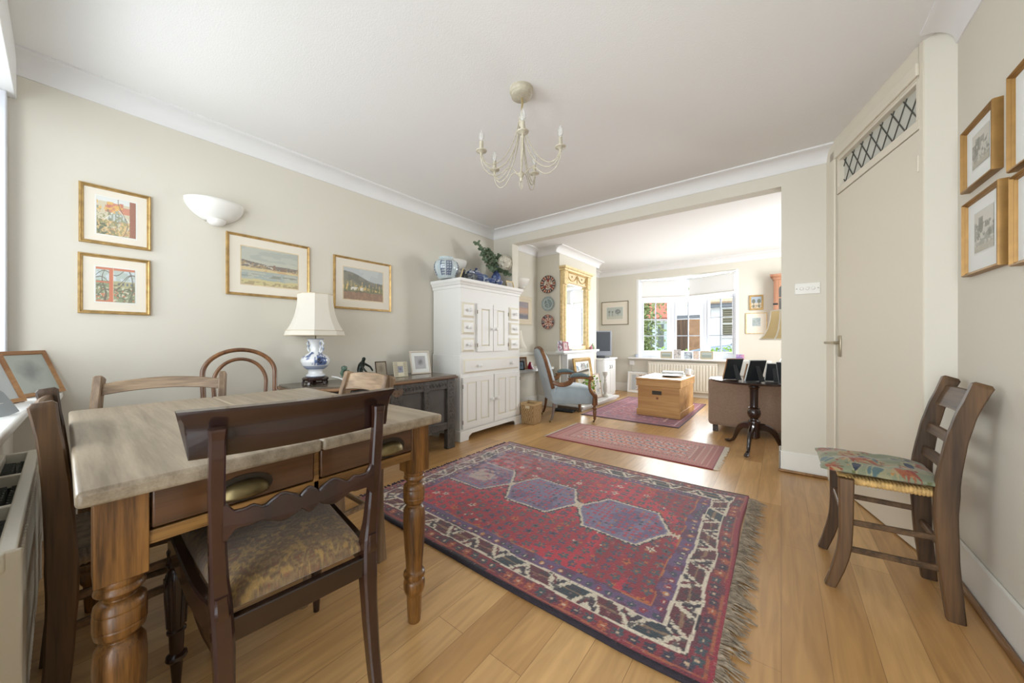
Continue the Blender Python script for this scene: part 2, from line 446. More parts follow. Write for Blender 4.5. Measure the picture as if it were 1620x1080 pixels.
# ------------------------------------------------------------------ the shell of the two rooms
XL = -2.97; XL2 = -3.03; YB = 3.44; YB2 = 3.56; YF = 6.88; XR = 0.612; ZC = 2.42; ZL = 2.22
struct(MB().box(-3.3, 1.3, -0.6, 7.0, -0.06, 0.0).build('floor', FLOOR, flat=True))
struct(MB().box(-3.3, 1.3, -0.6, 7.0, ZC, ZC+0.08).build('ceiling', CEIL, flat=True))
struct(MB().box(XL-0.15, XL, -0.6, YB, 0, ZC).build('wall_left', WALL, flat=True))
struct(MB().box(XL2-0.15, XL2, YB2, YF, 0, ZC).build('wall_left_far', WALL, flat=True))
w = MB(); w.box(XL-0.15, -2.66, YB, YB2, 0, ZC); w.box(-2.66, 0, YB, YB2, ZL, ZC); w.box(0, 1.15, YB, YB2, 0, ZC)
struct(w.build('wall_dividing', WALL, flat=True))
struct(MB().box(XL2, -2.63, 4.56, 5.87, 0, ZC).build('wall_chimney_breast', WALL, flat=True))
w = MB(); w.box(XL2-0.15, -2.24, YF, YF+0.14, 0, ZC); w.box(-0.56, 1.15, YF, YF+0.14, 0, ZC)
w.box(-2.24, -0.56, YF, YF+0.14, 0, 0.66); w.box(-2.24, -0.56, YF, YF+0.14, 2.2, ZC)
struct(w.build('wall_far', WALL, flat=True))
w = MB(); w.box(1.0, 1.15, YB2, 4.85, 0, ZC); w.box(1.0, 1.15, 6.15, YF, 0, ZC); w.box(1.0, 1.15, 4.85, 6.15, 0, 0.85); w.box(1.0, 1.15, 4.85, 6.15, 2.15, ZC)
struct(w.build('wall_right_far', WALL, flat=True))
ws = sthing('assumed_window')  # unseen window, added as the opening for the far-room fill light
w = MB(); w.box(1.05, 1.11, 4.85, 4.92, 0.85, 2.15); w.box(1.05, 1.11, 6.08, 6.15, 0.85, 2.15); w.box(1.05, 1.11, 4.92, 6.08, 0.85, 0.92); w.box(1.05, 1.11, 4.92, 6.08, 2.08, 2.15); w.box(1.05, 1.11, 5.47, 5.53, 0.92, 2.08)
w.build('window_frame', UPVC, ws, bevel=0.004)
MB().box(1.08, 1.084, 4.92, 6.08, 0.92, 2.08).build('window_pane', PANE, ws, flat=True)
struct(MB().box(XR, XR+0.12, -0.6, YB, 0, ZC).build('wall_right', WALL, flat=True))
w = MB(); w.box(XL, -0.95, -0.3, -0.15, 0, 0.72); w.box(-1.05, -0.85, -0.45, -0.15, 0, ZC); w.box(0.5, XR, -0.5, -0.2, 0, ZC)
w.box(-0.85, 0.5, -0.5, -0.35, 2.12, ZC)
struct(w.build('wall_front', WALL, flat=True))
struct(MB().box(XL, -0.95, -0.45, -0.14, 2.2, ZC).build('trim_window_bulkhead', WHITE, bevel=0.004))

def cove_poly(sx):
    p = [(0, 0.0), (0.006*sx, 0.0), (0.008*sx, 0.006)]
    for k in range(9):
        t = k/8*math.pi/2
        p.append(((0.008+0.092*(1-math.cos(t)))*sx, 0.008+0.078*math.sin(t)))
    p += [(0.104*sx, 0.088), (0.11*sx, 0.09), (0.11*sx, 0.1), (0, 0.1)]
    return p
def cove_x(name, xw, sx, y0, y1):      # along y on a wall at x
    return struct(MB().prism([(xw+a, 2.32+z) for a, z in cove_poly(sx)], 'y', y0, y1).build(name, COVE, angle=30))
def cove_y(name, yw, sy, x0, x1):
    return struct(MB().prism([(yw+a, 2.32+z) for a, z in cove_poly(sy)], 'x', x0, x1).build(name, COVE, angle=30))
cove_x('trim_1', XL, 1, -0.14, YB); cove_y('trim_2', YB, -1, XL, 0.30); cove_x('trim_3', XR, -1, -0.5, 2.40)
cove_x('trim_4', XL2, 1, YB2, 4.56); cove_y('trim_5', 4.56, -1, XL2, -2.63); cove_x('trim_6', -2.63, 1, 4.45, 5.98)
cove_x('trim_7', XL2, 1, 5.87, YF); cove_y('trim_8', YF, -1, XL2, 1.0); cove_y('trim_9', YB2, 1, XL2, 1.0)
cove_y('trim_19', 5.87, 1, XL2, -2.63)
def skirt(name, x0, x1, y0, y1, h=0.16, m=None):
    return struct(MB().box(x0, x1, y0, y1, 0, h).build(name, m or TRIM, bevel=0.005))
skirt('baseboard_left', XL, XL+0.016, -0.14, YB)
skirt('baseboard_right', XR-0.016, XR, -0.3, 2.42, 0.165)
skirt('baseboard_pier', -0.014, 0.27, YB-0.016, YB)
skirt('baseboard_pier_end', -0.014, 0.0, YB-0.016, YB2+0.016)
skirt('baseboard_left_pier', XL, -2.646, YB-0.016, YB)
skirt('baseboard_left_far', XL2, XL2+0.016, YB2, 4.56)
skirt('baseboard_alcove', XL2, -2.63, 4.544, 4.56)
skirt('baseboard_far', XL2, 1.0, YF-0.016, YF)
struct(MB().box(XR-0.038, XR-0.016, -0.3, 2.41, 0, 0.024).build('trim_10', BEAD, bevel=0.012, seg=3))
struct(MB().box(-0.02, 0.27, YB-0.036, YB-0.016, 0, 0.022).build('trim_11', BEAD, bevel=0.01, seg=3))

# ---- slanted partition with the door and its leaded fanlight
P = sthing('wall_partition', (0.262, 3.44, 0), -75)
w = MB()
w.box(0.0, 0.155, 0, 0.1, 0, ZC); w.box(0.155, 0.975, 0, 0.1, 2.265, ZC); w.box(0.985, 1.012, 0, 0.08, 0, ZC); 
w.build('partition_frame', DOORP, P, flat=True)
w = MB(); w.box(0.095, 0.16, -0.014, 0.0, 0, 2.335); w.box(0.095, 0.99, -0.014, 0.0, 2.275, 2.335)
w.build('casing', DOORP, P, bevel=0.004)
MB().box(0.16, 0.985, 0.0, 0.06, 2.025, 2.07).build('transom_rail', DOORP, P, bevel=0.003)
w = MB(); w.box(0.16, 0.19, 0.0, 0.05, 2.07, 2.265); w.box(0.962, 0.985, 0.0, 0.05, 2.07, 2.265); w.box(0.19, 0.962, 0.0, 0.05, 2.25, 2.265)
w.build('fanlight_frame', DOORP, P, bevel=0.003)
MB().box(0.19, 0.962, 0.03, 0.034, 2.07, 2.25).build('fanlight_glass', mat('frosted_pane', S(196, 196, 186), rough=0.18, bump=0.1, bscale=30), P, flat=True)
w = MB(); dx = 0.103; hgt = 0.18
k = 0; x = 0.19-0.2
while x < 0.962:
    for (xa, xb) in ((x, x+0.13), (x+0.13, x)):
        a = Vector((xa, 0.028, 2.07)); b_ = Vector((xb, 0.028, 2.25))
        # clip to opening
        def cl(p, q):
            pts = []
            for t in (0.0, 1.0): pts.append(p+(q-p)*t)
            lo, hi = 0.0, 1.0
            d = q.x-p.x
            t0 = (0.19-p.x)/d; t1 = (0.962-p.x)/d
            if t0 > t1: t0, t1 = t1, t0
            lo = max(lo, t0); hi = min(hi, t1)
            return (p+(q-p)*lo, p+(q-p)*hi) if hi-lo > 0.02 else None
        r_ = cl(a, b_)
        if r_: w.tube([r_[0], r_[1]], 0.0032, 6)
    x += dx*1.0
w.build('lead_lattice', LEAD, P)
# corner post between partition and right wall
struct(MB().prism([(0.523, 2.468), (XR+0.01, 2.395), (XR+0.01, 2.56), (0.55, 2.50)], 'z', 0, ZC).build('wall_corner_post', WALL, flat=True))
struct(MB().box(0.66, 1.1, 2.0, YB, 0, ZC).build('wall_hall', WALL, flat=True))
d = sthing('door_1', (0.262, 3.44, 0), -75)
MB().box(0.165, 0.98, 0.004, 0.044, 0.008, 2.02).build('door_leaf', DOORP, d, bevel=0.002)
hd = MB().box(0.187, 0.222, -0.005, 0.004, 0.905, 1.05).build('lever_plate', CHROME, d, bevel=0.003)
w = MB(); w.tube([(0.205, 0.0, 1.0), (0.205, -0.045, 1.0)], 0.009, 10); w.tube([(0.215, -0.045, 1.0), (0.16, -0.047, 1.0), (0.115, -0.045, 1.0)], [0.009, 0.0075, 0.010], 10)
w.build('lever_handle', CHROME, d)
for z in (0.25, 1.86):
    MB().box(0.976, 0.984, -0.004, 0.006, z-0.04, z+0.04).build('hinge', DOORP, d, bevel=0.002)

# ---- garden window at the near end: reveal, frame, sill
wn = sthing('window_1')
w = MB(); w.box(XL, XL+0.07, -0.42, -0.165, 0.75, 2.2); w.box(-1.12, -1.05, -0.42, -0.3, 0.75, 2.2)
w.box(XL+0.07, -1.12, -0.42, -0.36, 0.76, 0.82); w.box(XL+0.07, -1.12, -0.42, -0.36, 2.12, 2.2); w.box(-2.1, -2.04, -0.42, -0.36, 0.82, 2.12)
w.build('window_frame', UPVC, wn, bevel=0.004)
MB().box(XL+0.07, -1.12, -0.395, -0.39, 0.82, 2.12).build('window_pane', PANE, wn, flat=True)
struct(MB().prism([(XL, -0.42), (XL, 0.0), (-2.75, -0.01), (-2.4, -0.08), (-1.3, -0.12), (-1.3, -0.42)], 'z', 0.72, 0.752).build('trim_12', WHITE, bevel=0.008, seg=3))
dg = sthing('door_2')
w = MB(); w.box(-0.85, -0.78, -0.45, -0.38, 0, 2.12); w.box(0.43, 0.5, -0.45, -0.38, 0, 2.12); w.box(-0.78, 0.43, -0.45, -0.38, 2.05, 2.12)
w.box(-0.22, -0.12, -0.45, -0.38, 0, 2.05); w.box(-0.78, 0.43, -0.45, -0.38, 0, 0.12); w.box(-0.78, 0.43, -0.45, -0.4, 0.9, 0.95)
w.build('door_frame', UPVC, dg, bevel=0.004)
MB().box(-0.78, 0.43, -0.42, -0.415, 0.12, 2.05).build('window_pane', PANE, dg, flat=True)

# ---- bay window of the far room
bay = sthing('window_2')
A_, B_, C_, D_ = (-2.215, 6.98), (-1.68, 7.25), (-1.105, 7.25), (-0.585, 6.98)
w = MB(); w.box(-2.24, -2.2, YF, 7.02, 0.68, 2.2); w.box(-0.6, -0.56, YF, 7.02, 0.68, 2.2)
w.build('window_reveal', WHITE, bay, flat=True)
w = MB(); w.prism([(-2.24, YF+0.135), (-0.56, YF+0.135), (-0.56, 7.04), (-1.08, 7.33), (-1.71, 7.33), (-2.24, 7.04)], 'z', 2.2, 2.24)
w.build('window_soffit', WHITE, bay, flat=True)
w = MB(); w.prism([(-2.24, YF+0.1), (-0.56, YF+0.1), (-0.56, 7.04), (-1.08, 7.33), (-1.71, 7.33), (-2.24, 7.04)], 'z', 0.0, 0.655)
w.build('window_apron', WALL, bay, flat=True)
struct(MB().prism([(-2.37, 6.75), (-0.5, 6.75), (-0.5, YF-0.001), (-0.6, YF), (-0.6, 6.98), (-1.105, 7.25), (-1.68, 7.25), (-2.2, 6.98), (-2.2, YF), (-2.37, YF-0.001)], 'z', 0.655, 0.682).build('trim_13', WHITE, bevel=0.005))
def light(p, q):
    p = Vector((p[0], p[1], 0)); q = Vector((q[0], q[1], 0)); L_ = (q-p).length; ang = math.atan2(q.y-p.y, q.x-p.x)
    M = Matrix.Translation(p) @ Matrix.Rotation(ang, 4, 'Z')
    f = MB(); e = 0.055
    f.box(0, e, -0.02, 0.04, 0.672, 2.19, M); f.box(L_-e, L_, -0.02, 0.04, 0.672, 2.19, M)
    f.box(e, L_-e, -0.02, 0.04, 0.672, 0.785, M); f.box(e, L_-e, -0.02, 0.04, 1.775, 1.87, M); f.box(e, L_-e, -0.02, 0.04, 2.1, 2.19, M)
    g = 0.022
    f.box(e, e+g, -0.028, 0.03, 0.785, 1.775, M); f.box(L_-e-g, L_-e, -0.028, 0.03, 0.785, 1.775, M)
    f.box(e+g, L_-e-g, -0.028, 0.03, 0.785, 0.785+g, M); f.box(e+g, L_-e-g, -0.028, 0.03, 1.775-g, 1.775, M)
    o = f.build('window_frame', UPVC, bay, bevel=0.004)
    b = MB()
    b.box(L_/2-0.008, L_/2+0.008, -0.012, 0.012, 0.8, 1.76, M)
    for z in (1.1, 1.42): b.box(e+g, L_-e-g, -0.012, 0.012, z-0.008, z+0.008, M)
    b.build('glazing_bar', mat('grey_glazing_bar', S(176, 182, 192), rough=0.4), o, flat=True)
    MB().box(e, L_-e, 0.0, 0.003, 0.79, 2.1, M).build('window_pane', PANE, o, flat=True)
light(A_, B_); light(B_, C_); light(C_, D_)
w = MB()
for (x, y) in (B_, C_): w.lathe([(0.045, 0.69), (0.045, 2.17)], (x, y+0.01, 0), 8)
w.build('mullion_post', UPVC, bay)
def blind(p, q, label):
    p = Vector((p[0], p[1], 0)); q = Vector((q[0], q[1], 0)); L_ = (q-p).length; ang = math.atan2(q.y-p.y, q.x-p.x)
    t = thing('roller_blind', label, 'blind', (p.x, p.y, 1.85), ang/D2R, 'roller blinds in the bay window')
    MB().box(0.01, L_-0.01, -0.001, 0.001, 0.0, 0.31).build('blind_fabric', BLINDC, t, flat=True)
    MB().tube([(0, 0.012, 0.318-0.02), (L_, 0.012, 0.318-0.02)], 0.018, 14).build('roller', WHITE, t)
    MB().box(0.008, L_-0.008, -0.006, 0.006, -0.012, 0.012).build('bottom_bar', mat('blind_bar', S(208, 204, 196), rough=0.5), t, bevel=0.003)
BLINDC = cloth_translucent('white_blind_cloth', S(238, 238, 236), 0.10)
blind((-2.165, 6.925), (-1.41, 7.19), 'white roller blind half down over the left side of the far bay window')
blind((-1.375, 7.19), (-0.62, 6.90), 'white roller blind half down over the right side of the far bay window')

# ------------------------------------------------------------------ dining table
t = thing('dining_table', 'scrubbed pine kitchen table with honey turned legs and two cup-handled drawers', 'table', (0, 0, 0))
w = MB(); w.box(-2.14, -0.98, 0.012, 0.43, 0.718, 0.75); w.box(-2.14, -0.98, 0.432, 0.85, 0.718, 0.75)
w.build('tabletop', TOPW, t, bevel=0.009, seg=3)
w = MB(); w.box(-2.06, -1.06, 0.045, 0.07, 0.6, 0.717); w.box(-2.06, -1.06, 0.785, 0.81, 0.6, 0.717); w.box(-2.09, -2.065, 0.1, 0.77, 0.6, 0.717)
w.box(-1.05, -1.025, 0.1, 0.77, 0.6, 0.628); w.box(-1.05, -1.025, 0.1, 0.77, 0.71, 0.717); w.box(-1.05, -1.025, 0.425, 0.44, 0.6, 0.717)
w.build('apron', PINEX, t, bevel=0.002)
for y0, y1, yh in ((0.112, 0.423, 0.267), (0.442, 0.744, 0.655)):
    dr = MB().box(-1.06, -1.019, y0, y1, 0.634, 0.712).build('drawer', DRAWERW, t, bevel=0.003)
    w = MB()      # cup pull: backplate + quarter-round cup open below
    pl = [(yh+0.058*math.cos(a)*(1 if True else 1), 0.664+0.026*math.sin(a)) for a in [k*math.pi/10 for k in range(20)]]
    MB().prism([(a_, (b_-0.664)*1.2+0.667) for a_, b_ in pl], 'x', -1.0195, -1.0165).build('back_plate', IRON, dr)
    loops = []
    for i in range(9):
        ph = i/8*math.pi/2
        loops.append([(-1.0165+0.026*math.sin(ph)*math.sin(th), yh-0.047*math.cos(th), 0.650+0.034*math.cos(ph)*math.sin(th)**0.7) for th in [k/16*math.pi for k in range(17)]])
    w.rings(loops, closed=False, cap=False)
    o = w.build('cup_handle', BRASS, dr, recalc=False)
    m_ = o.modifiers.new('solid', 'SOLIDIFY'); m_.thickness = 0.0022
def tleg(x, y):
    w = MB()
    w.box(x-0.037, x+0.037, y-0.037, y+0.037, 0.548, 0.717)
    b = w.bm
    w.lathe([(0.034, 0.55), (0.036, 0.54), (0.033, 0.533), (0.037, 0.526), (0.037, 0.521), (0.026, 0.512), (0.024, 0.506), (0.030, 0.503), (0.037, 0.496), (0.0385, 0.484), (0.0375, 0.483), (0.0375, 0.4805),
             (0.0385, 0.479), (0.0385, 0.455), (0.0375, 0.454), (0.0375, 0.4515), (0.0385, 0.45), (0.036, 0.436), (0.027, 0.430), (0.025, 0.424), (0.030, 0.420), (0.0365, 0.408), (0.0385, 0.38), (0.0385, 0.34),
             (0.035, 0.28), (0.030, 0.22), (0.0285, 0.19), (0.030, 0.186), (0.037, 0.18), (0.0385, 0.172), (0.036, 0.163), (0.029, 0.158), (0.034, 0.154), (0.0375, 0.145), (0.0375, 0.125), (0.033, 0.11), (0.027, 0.1), (0.0265, 0.095), (0.024, 0.03), (0.022, 0.0)], (x, y, 0), 28)
    w.build('leg', PINE, t, bevel=0.0035)
for x in (-1.057, -2.063):
    for y in (0.071, 0.783): tleg(x, y)

# ------------------------------------------------------------------ carved-back mahogany chair in front
def regency():
    t = thing('dining_chair', 'dark mahogany chair with scalloped cross rail and brown paisley seat, in front of the table', 'chair', (-1.151, 0.375, 0), -94.6)
    # local: front = -y, x across
    for sx in (-1, 1):
        pts = [(0.150, 0.345, 0.0), (0.150, 0.315, 0.08), (0.151, 0.285, 0.18), (0.152, 0.262, 0.30), (0.153, 0.250, 0.40), (0.156, 0.245, 0.47), (0.160, 0.252, 0.54), (0.164, 0.262, 0.64), (0.166, 0.272, 0.74), (0.166, 0.282, 0.82), (0.166, 0.284, 0.845)]
        ww = [0.024, 0.025, 0.028, 0.032, 0.036, 0.036, 0.03, 0.027, 0.027, 0.026, 0.03]
        dd = [0.026, 0.028, 0.034, 0.04, 0.046, 0.044, 0.032, 0.026, 0.024, 0.022, 0.026]
        MB().bar([(sx*a, b, c) for a, b, c in pts], ww, dd, (1, 0, 0), 0.16).build('rear_leg', MAHOG, t)
        w = MB()
        w.lathe([(0.017, 0.41), (0.022, 0.40), (0.020, 0.385), (0.0145, 0.378), (0.021, 0.370), (0.023, 0.362), (0.020, 0.352), (0.014, 0.347), (0.019, 0.342), (0.0245, 0.332), (0.0255, 0.31), (0.0235, 0.26), (0.020, 0.20), (0.0185, 0.17),
                 (0.022, 0.166), (0.022, 0.160), (0.0175, 0.156), (0.0165, 0.12), (0.0155, 0.10), (0.0155, 0.098), (0.0235, 0.092), (0.025, 0.083), (0.021, 0.076), (0.015, 0.072), (0.014, 0.06), (0.0105, 0.012), (0.010, 0.0)], (sx*0.19, -0.25, 0), 20)
        for k in range(6):
            a = k*math.pi/3
            w.tube([(sx*0.19+0.0255*math.cos(a), -0.25+0.0255*math.sin(a), 0.325), (sx*0.19+0.024*math.cos(a), -0.25+0.024*math.sin(a), 0.26), (sx*0.19+0.0195*math.cos(a), -0.25+0.0195*math.sin(a), 0.175)], 0.003, 6)
        w.build('front_leg', MAHOG, t)
        # side rail sweeping up into the rear post
        MB().bar([(sx*0.196, -0.268, 0.425), (sx*0.187, -0.1, 0.422), (sx*0.175, 0.08, 0.420), (sx*0.163, 0.19, 0.428), (sx*0.157, 0.245, 0.455), (sx*0.158, 0.262, 0.50)], [0.024]*4+[0.028, 0.022], [0.062, 0.060, 0.060, 0.066, 0.05, 0.02], (1, 0.1, 0), 0.16).build('side_rail', MAHOG, t)
    MB().bar([(-0.2, -0.262, 0.425), (0.2, -0.262, 0.425)], 0.024, 0.06, (0, 1, 0), 0.14).build('front_rail', MAHOGX, t)
    MB().bar([(-0.15, 0.252, 0.415), (0.15, 0.252, 0.415)], 0.022, 0.05, (0, 1, 0), 0.1).build('back_rail', MAHOGX, t)
    # curved crest: section flares to a moulded top edge
    w = MB(); loops = []
    n = 20
    for i in range(n+1):
        s_ = i/n*2-1
        x = s_*0.222; yb = 0.300-0.03*(abs(s_)**2)*-1*-1+0.012*s_*s_*0
        yb = 0.238+0.028*(1-s_*s_)        # ends curl forward round the sitter
        end = 1-0.0*abs(s_)
        zb = 0.785; zt = 0.882
        sec = [(0.000, zb), (0.004, zb-0.004), (0.012, zb-0.002), (0.016, zb+0.008), (0.018, zb+0.05), (0.021, zt-0.024), (0.029, zt-0.008), (0.029, zt), (0.004, zt+0.001), (-0.003, zt-0.008), (0.002, zt-0.02), (0.000, zb+0.04)]
        k = 1.0 + 0.10*max(0, abs(s_)-0.8)/0.2
        loops.append([(x*0.925*(1+0.09*max(0, (z-zb)/0.097)**3.2*abs(s_)), yb+a, z) for a, z in sec])
    w.rings(loops)
    w.build('crest_rail', MAHOGX, t)
    # scalloped cross rail
    up = []; lo = []
    N_ = 48
    for i in range(N_+1):
        s_ = i/N_*2-1; a = abs(s_)
        h_ = 0.019 + 0.013*math.exp(-((a-0.34)/0.13)**2) + 0.010*math.exp(-(a/0.08)**2) - 0.006*math.exp(-((a-0.13)/0.03)**2) - 0.006*math.exp(-((a-0.56)/0.05)**2) + 0.004*math.exp(-((a-0.68)/0.05)**2) + 0.020*math.exp(-((a-1.0)/0.09)**4)
        l_ = 0.018 + 0.012*math.exp(-((a-0.34)/0.14)**2) + 0.012*math.exp(-(a/0.07)**2) - 0.006*math.exp(-((a-0.12)/0.03)**2) - 0.004*math.exp(-((a-0.6)/0.05)**2) + 0.020*math.exp(-((a-1.0)/0.09)**4)
        up.append((s_*0.157, 0.650+h_)); lo.append((s_*0.157, 0.650-l_))
    w = MB(); loops = []
    for (xa, za), (xb, zb) in zip(up, lo):
        yy = 0.268-0.012*(1-(xa/0.163)**2)*-1
        loops.append([(xa, yy-0.008, za-0.003), (xa, yy-0.004, za), (xa, yy+0.006, za), (xa, yy+0.010, za-0.003), (xb, yy+0.010, zb+0.003), (xb, yy+0.006, zb), (xb, yy-0.004, zb), (xb, yy-0.008, zb+0.003)])
    w.rings(loops)
    w.build('cross_rail', MAHOG, t, angle=50)
    def dsp(q, x, y, sg):
        q.z += 0.012*(1-x*x)*(1-y*y) if sg > 0 else 0
        return q
    o = MB().pillow(0.375, 0.50, 0.085, 130, (0, -0.008, 0.45), 7, 0.20, dsp, 0.25).build('upholstered_seat', colmat('paisley_seat_cloth', 0.75, 0.35, 420, 0.25, 0.2, jitter=0.2), t)
    p = coords(o); x = p[:, 0]; y = p[:, 1]
    c = Cv(len(p), (112, 90, 66))
    wx = x+0.05*vn(x, y, 12, 3); wy = y+0.05*vn(x, y, 12, 9)
    sw = np.sin(60*(wx*1.0+0.6*np.sin(wy*22)))
    c.lay(sw > 0.45, (134, 110, 76), 0.35); c.lay(sw < -0.6, (84, 62, 48), 0.4)
    n_ = fb(wx, wy, 11, 44); c.lay(((n_*11) % 1) < 0.24, (146, 118, 74), 0.6); c.lay(((n_*11+0.45) % 1) < 0.16, (112, 62, 46), 0.5); c.lay(((n_*22) % 1) < 0.2, (84, 78, 58), 0.35)
    c.lay((y > 0.05) & (fb(x, y, 70, 5) > 0.6), (168, 136, 78), 0.5)
    c.lay(vn(x, y, 160, 8) > 0.72, (70, 62, 48), 0.35)
    set_cols(o, c.c)
    return t
regency()

# ------------------------------------------------------------------ rush-seated chairs (one builder, four different chairs)
def rush_mesh(wr, wf, y0, y1, z, cords=26):
    """woven seat: four triangles of cords wrapped over the frame"""
    def dsp(q, x, y, sg):
        return q
    w = MB(); n = 110
    def P(u, v, sg):
        x = u*2-1; y = v*2-1
        ww = (wf+(wr-wf)*v)/2
        e = max(0.0, (1-abs(x)**14)*(1-abs(y)**14))**0.5
        cc = math.cos(y*math.pi*cords) if abs(x) > abs(y) else math.cos(x*math.pi*cords)
        rim = 1-0.35*(1-max(abs(x), abs(y)))
        zz = z+sg*(0.017*e*rim+0.0022*cc*e)
        k = 1+0.006*cc*(max(abs(x), abs(y))**10)
        return (x*ww*k, y0+(y1-y0)*(0.5+y*k/2), zz)
    T = [[w.bm.verts.new(P(i/n, j/n, 1)) for i in range(n+1)] for j in range(n+1)]
    B = [[T[j][i] if (i in (0, n) or j in (0, n)) else w.bm.verts.new(P(i/n, j/n, -1)) for i in range(n+1)] for j in range(n+1)]
    for j in range(n):
        for i in range(n):
            w._face([T[j][i], T[j][i+1], T[j+1][i+1], T[j+1][i]]); w._face([B[j][i], B[j+1][i], B[j+1][i+1], B[j][i+1]])
    return w
def rush_chair(label, loc, rz, wr=0.29, wf=0.35, H=0.865, sh=0.455, slats=((0.79, 0.085, 0.012), (0.65, 0.042, 0.006), (0.55, 0.042, 0.006)), arch=0.0, mz=None, mx=None, rm=None, pd=0.055, lean=1.0, group=None, stz=(0.36, 0.285, 0.175)):
    mz = mz or OAKCHAIR; mx = mx or OAKCHAIRX; rm = rm or RUSH
    t = thing('rush_chair', label, 'chair', loc, rz, group)
    def yb(z):
        zs = [0, .2, .38, .49, .56, .66, .75, .83, .9]; ys = [.155, .137, .130, .134, .142, .157, .178, .205, .23]
        v = float(np.interp(z, zs, ys)); return 0.13+(v-0.13)*(lean if z > .4 else 1)
    for sx in (-1, 1):
        zz = [0, .05, .1, .2, .3, .38, .45, .5, .56, .61, .66, .7, .75, .79, .83, H]
        zz = sorted(set([z for z in zz if z < H-0.01]+[H-0.008, H]))
        pts = [(sx*wr/2, yb(z), z) for z in zz]
        dd = [float(np.interp(z, [0, .2, .45, .6, .8, H-0.008, H], [0.045, 0.052, 0.06, 0.052, 0.044, 0.05, 0.035])) for z in zz]
        MB().bar(pts, [0.03]*(len(pts)-1)+[0.02], [d*pd/0.055 for d in dd], (1, 0, 0), 0.14).build('rear_leg', mz, t)
        zz = [0, .04, .09, .16, .24, .32, sh]
        yy = [-.185, -.172, -.158, -.143, -.137, -.136, -.136]
        MB().bar([(sx*(wf/2-0.01), a, b) for a, b in zip(yy, zz)], 0.034, [0.034, 0.036, 0.040, 0.042, 0.042, 0.044, 0.048], (1, 0, 0), 0.14).build('front_leg', mz, t)
        for z in stz[:2] if sx < 0 else stz[1:]:
            MB().bar([(sx*(wf/2-0.01), -0.14, z-0.005), (sx*(wr/2), 0.13, z+0.003)], 0.016, 0.022, (1, 0, 0), 0.25).build('stretcher', mx, t)
    MB().bar([(-wf/2+0.01, -0.14, stz[0]-0.06), (wf/2-0.01, -0.14, stz[0]-0.06)], 0.018, 0.024, (0, 1, 0), 0.25).build('stretcher', mx, t)
    MB().bar([(-wr/2, 0.133, 0.24), (wr/2, 0.133, 0.24)], 0.018, 0.024, (0, 1, 0), 0.25).build('stretcher', mx, t)
    for i, (z, h, bow) in enumerate(slats):
        w = MB(); loops = []
        for k in range(17):
            s_ = k/16*2-1
            y = yb(z)-0.004+bow*(1-s_*s_)
            up = h/2+(arch*(1-s_*s_) if i == 0 else 0); lo = -h/2+(arch*0.9*(1-s_*s_) if i == 0 else 0)
            ty = (yb(z+0.03)-yb(z-0.03))/0.06
            c = 0.007
            loops.append([(s_*wr/2*0.97, y+ty*up-c, z+up-0.003), (s_*wr/2*0.97, y+ty*up, z+up), (s_*wr/2*0.97, y+ty*up+c, z+up-0.003), (s_*wr/2*0.97, y+ty*lo+c, z+lo+0.003), (s_*wr/2*0.97, y+ty*lo, z+lo), (s_*wr/2*0.97, y+ty*lo-c, z+lo+0.003)])
        w.rings(loops)
        w.build('crest_rail' if i == 0 else 'slat', mx, t)
    rush_mesh(wr-0.02, wf-0.02, -0.155, 0.125, sh-0.012).build('rush_seat', rm, t, angle=80)
    return t
rush_chair('small ladderback rush chair with a floral cushion standing against the right wall', (0.345, 2.125, 0), -90, pd=0.056)
# wisps of frayed rush under its seat
rush_chair('dark rush chair with broad curved back posts at the left end of the table', (-1.627, 0.129, 0), 180, wr=0.40, wf=0.35, lean=0.35, H=0.868, slats=((0.80, 0.10, 0.016), (0.64, 0.05, 0.01)), rm=RUSHD, pd=0.05)
rush_chair('brown chair with arched top rail behind the table, its back to the left wall', (-2.23, 0.25, 0), 72, wr=0.44, wf=0.44, H=0.85, slats=((0.79, 0.052, 0.02), (0.64, 0.045, 0.01)), arch=0.022, mz=PALECHAIRZ, mx=PALECHAIR, rm=RUSHD, lean=0.9, pd=0.06)
rush_chair('pale rubbed oak chair with broad curved crest at the far end of the table', (-1.65, 0.745, 0), 0, wr=0.37, wf=0.42, H=0.85, slats=((0.80, 0.085, 0.02), (0.64, 0.045, 0.01)), arch=0.012, mz=PALECHAIRZ, mx=PALECHAIR, rm=RUSHD, lean=0.9, pd=0.06)

# patterned cushion on the right-hand chair
def dsp(q, x, y, sg):
    q.z += 0.004*math.sin(9*x+4*y)*(1-x**4)*(1-y**4) - 0.004*math.exp(-((y-0.1)/0.12)**2)*(1 if sg > 0 else 0)
    r_ = max(abs(x), abs(y))
    if abs(x)*abs(y) > 0.72: q.x *= 1.02; q.y = q.y*1.0+0.004*(1 if y > 0 else -1)
    return q
o = MB().pillow(0.335, 0.345, 0.066, 120, (0, 0, 0), 3.2, 0.10, dsp, 0.5).build('seat_cushion', colmat('floral_linen', 0.8, 0.25, 500, 0.2, 0.2, jitter=0.25))
o.location = (0.308, 2.125, 0.481); o.rotation_euler = (0, 0, -90*D2R)
tag(o, 'sage green floral cushion on the rush chair by the right wall', 'cushion')
p = coords(o); x = p[:, 0]; y = p[:, 1]
c = Cv(len(p), (124, 128, 104))
c.lay(fb(x, y, 16, 3) > 0.55, (150, 142, 112), 0.7)
rng = random.Random(4)
def blob(c, cx, cy, a, b, ang, colr, al=1.0, edge=None):
    dx = x-cx; dy = y-cy; u = dx*math.cos(ang)+dy*math.sin(ang); v = -dx*math.sin(ang)+dy*math.cos(ang)
    e = (u/a)**2+(v/b*(1+0.5*u/a))**2
    if edge: c.lay(e < 1.55, edge, al)
    c.lay(e < 1, colr, al)
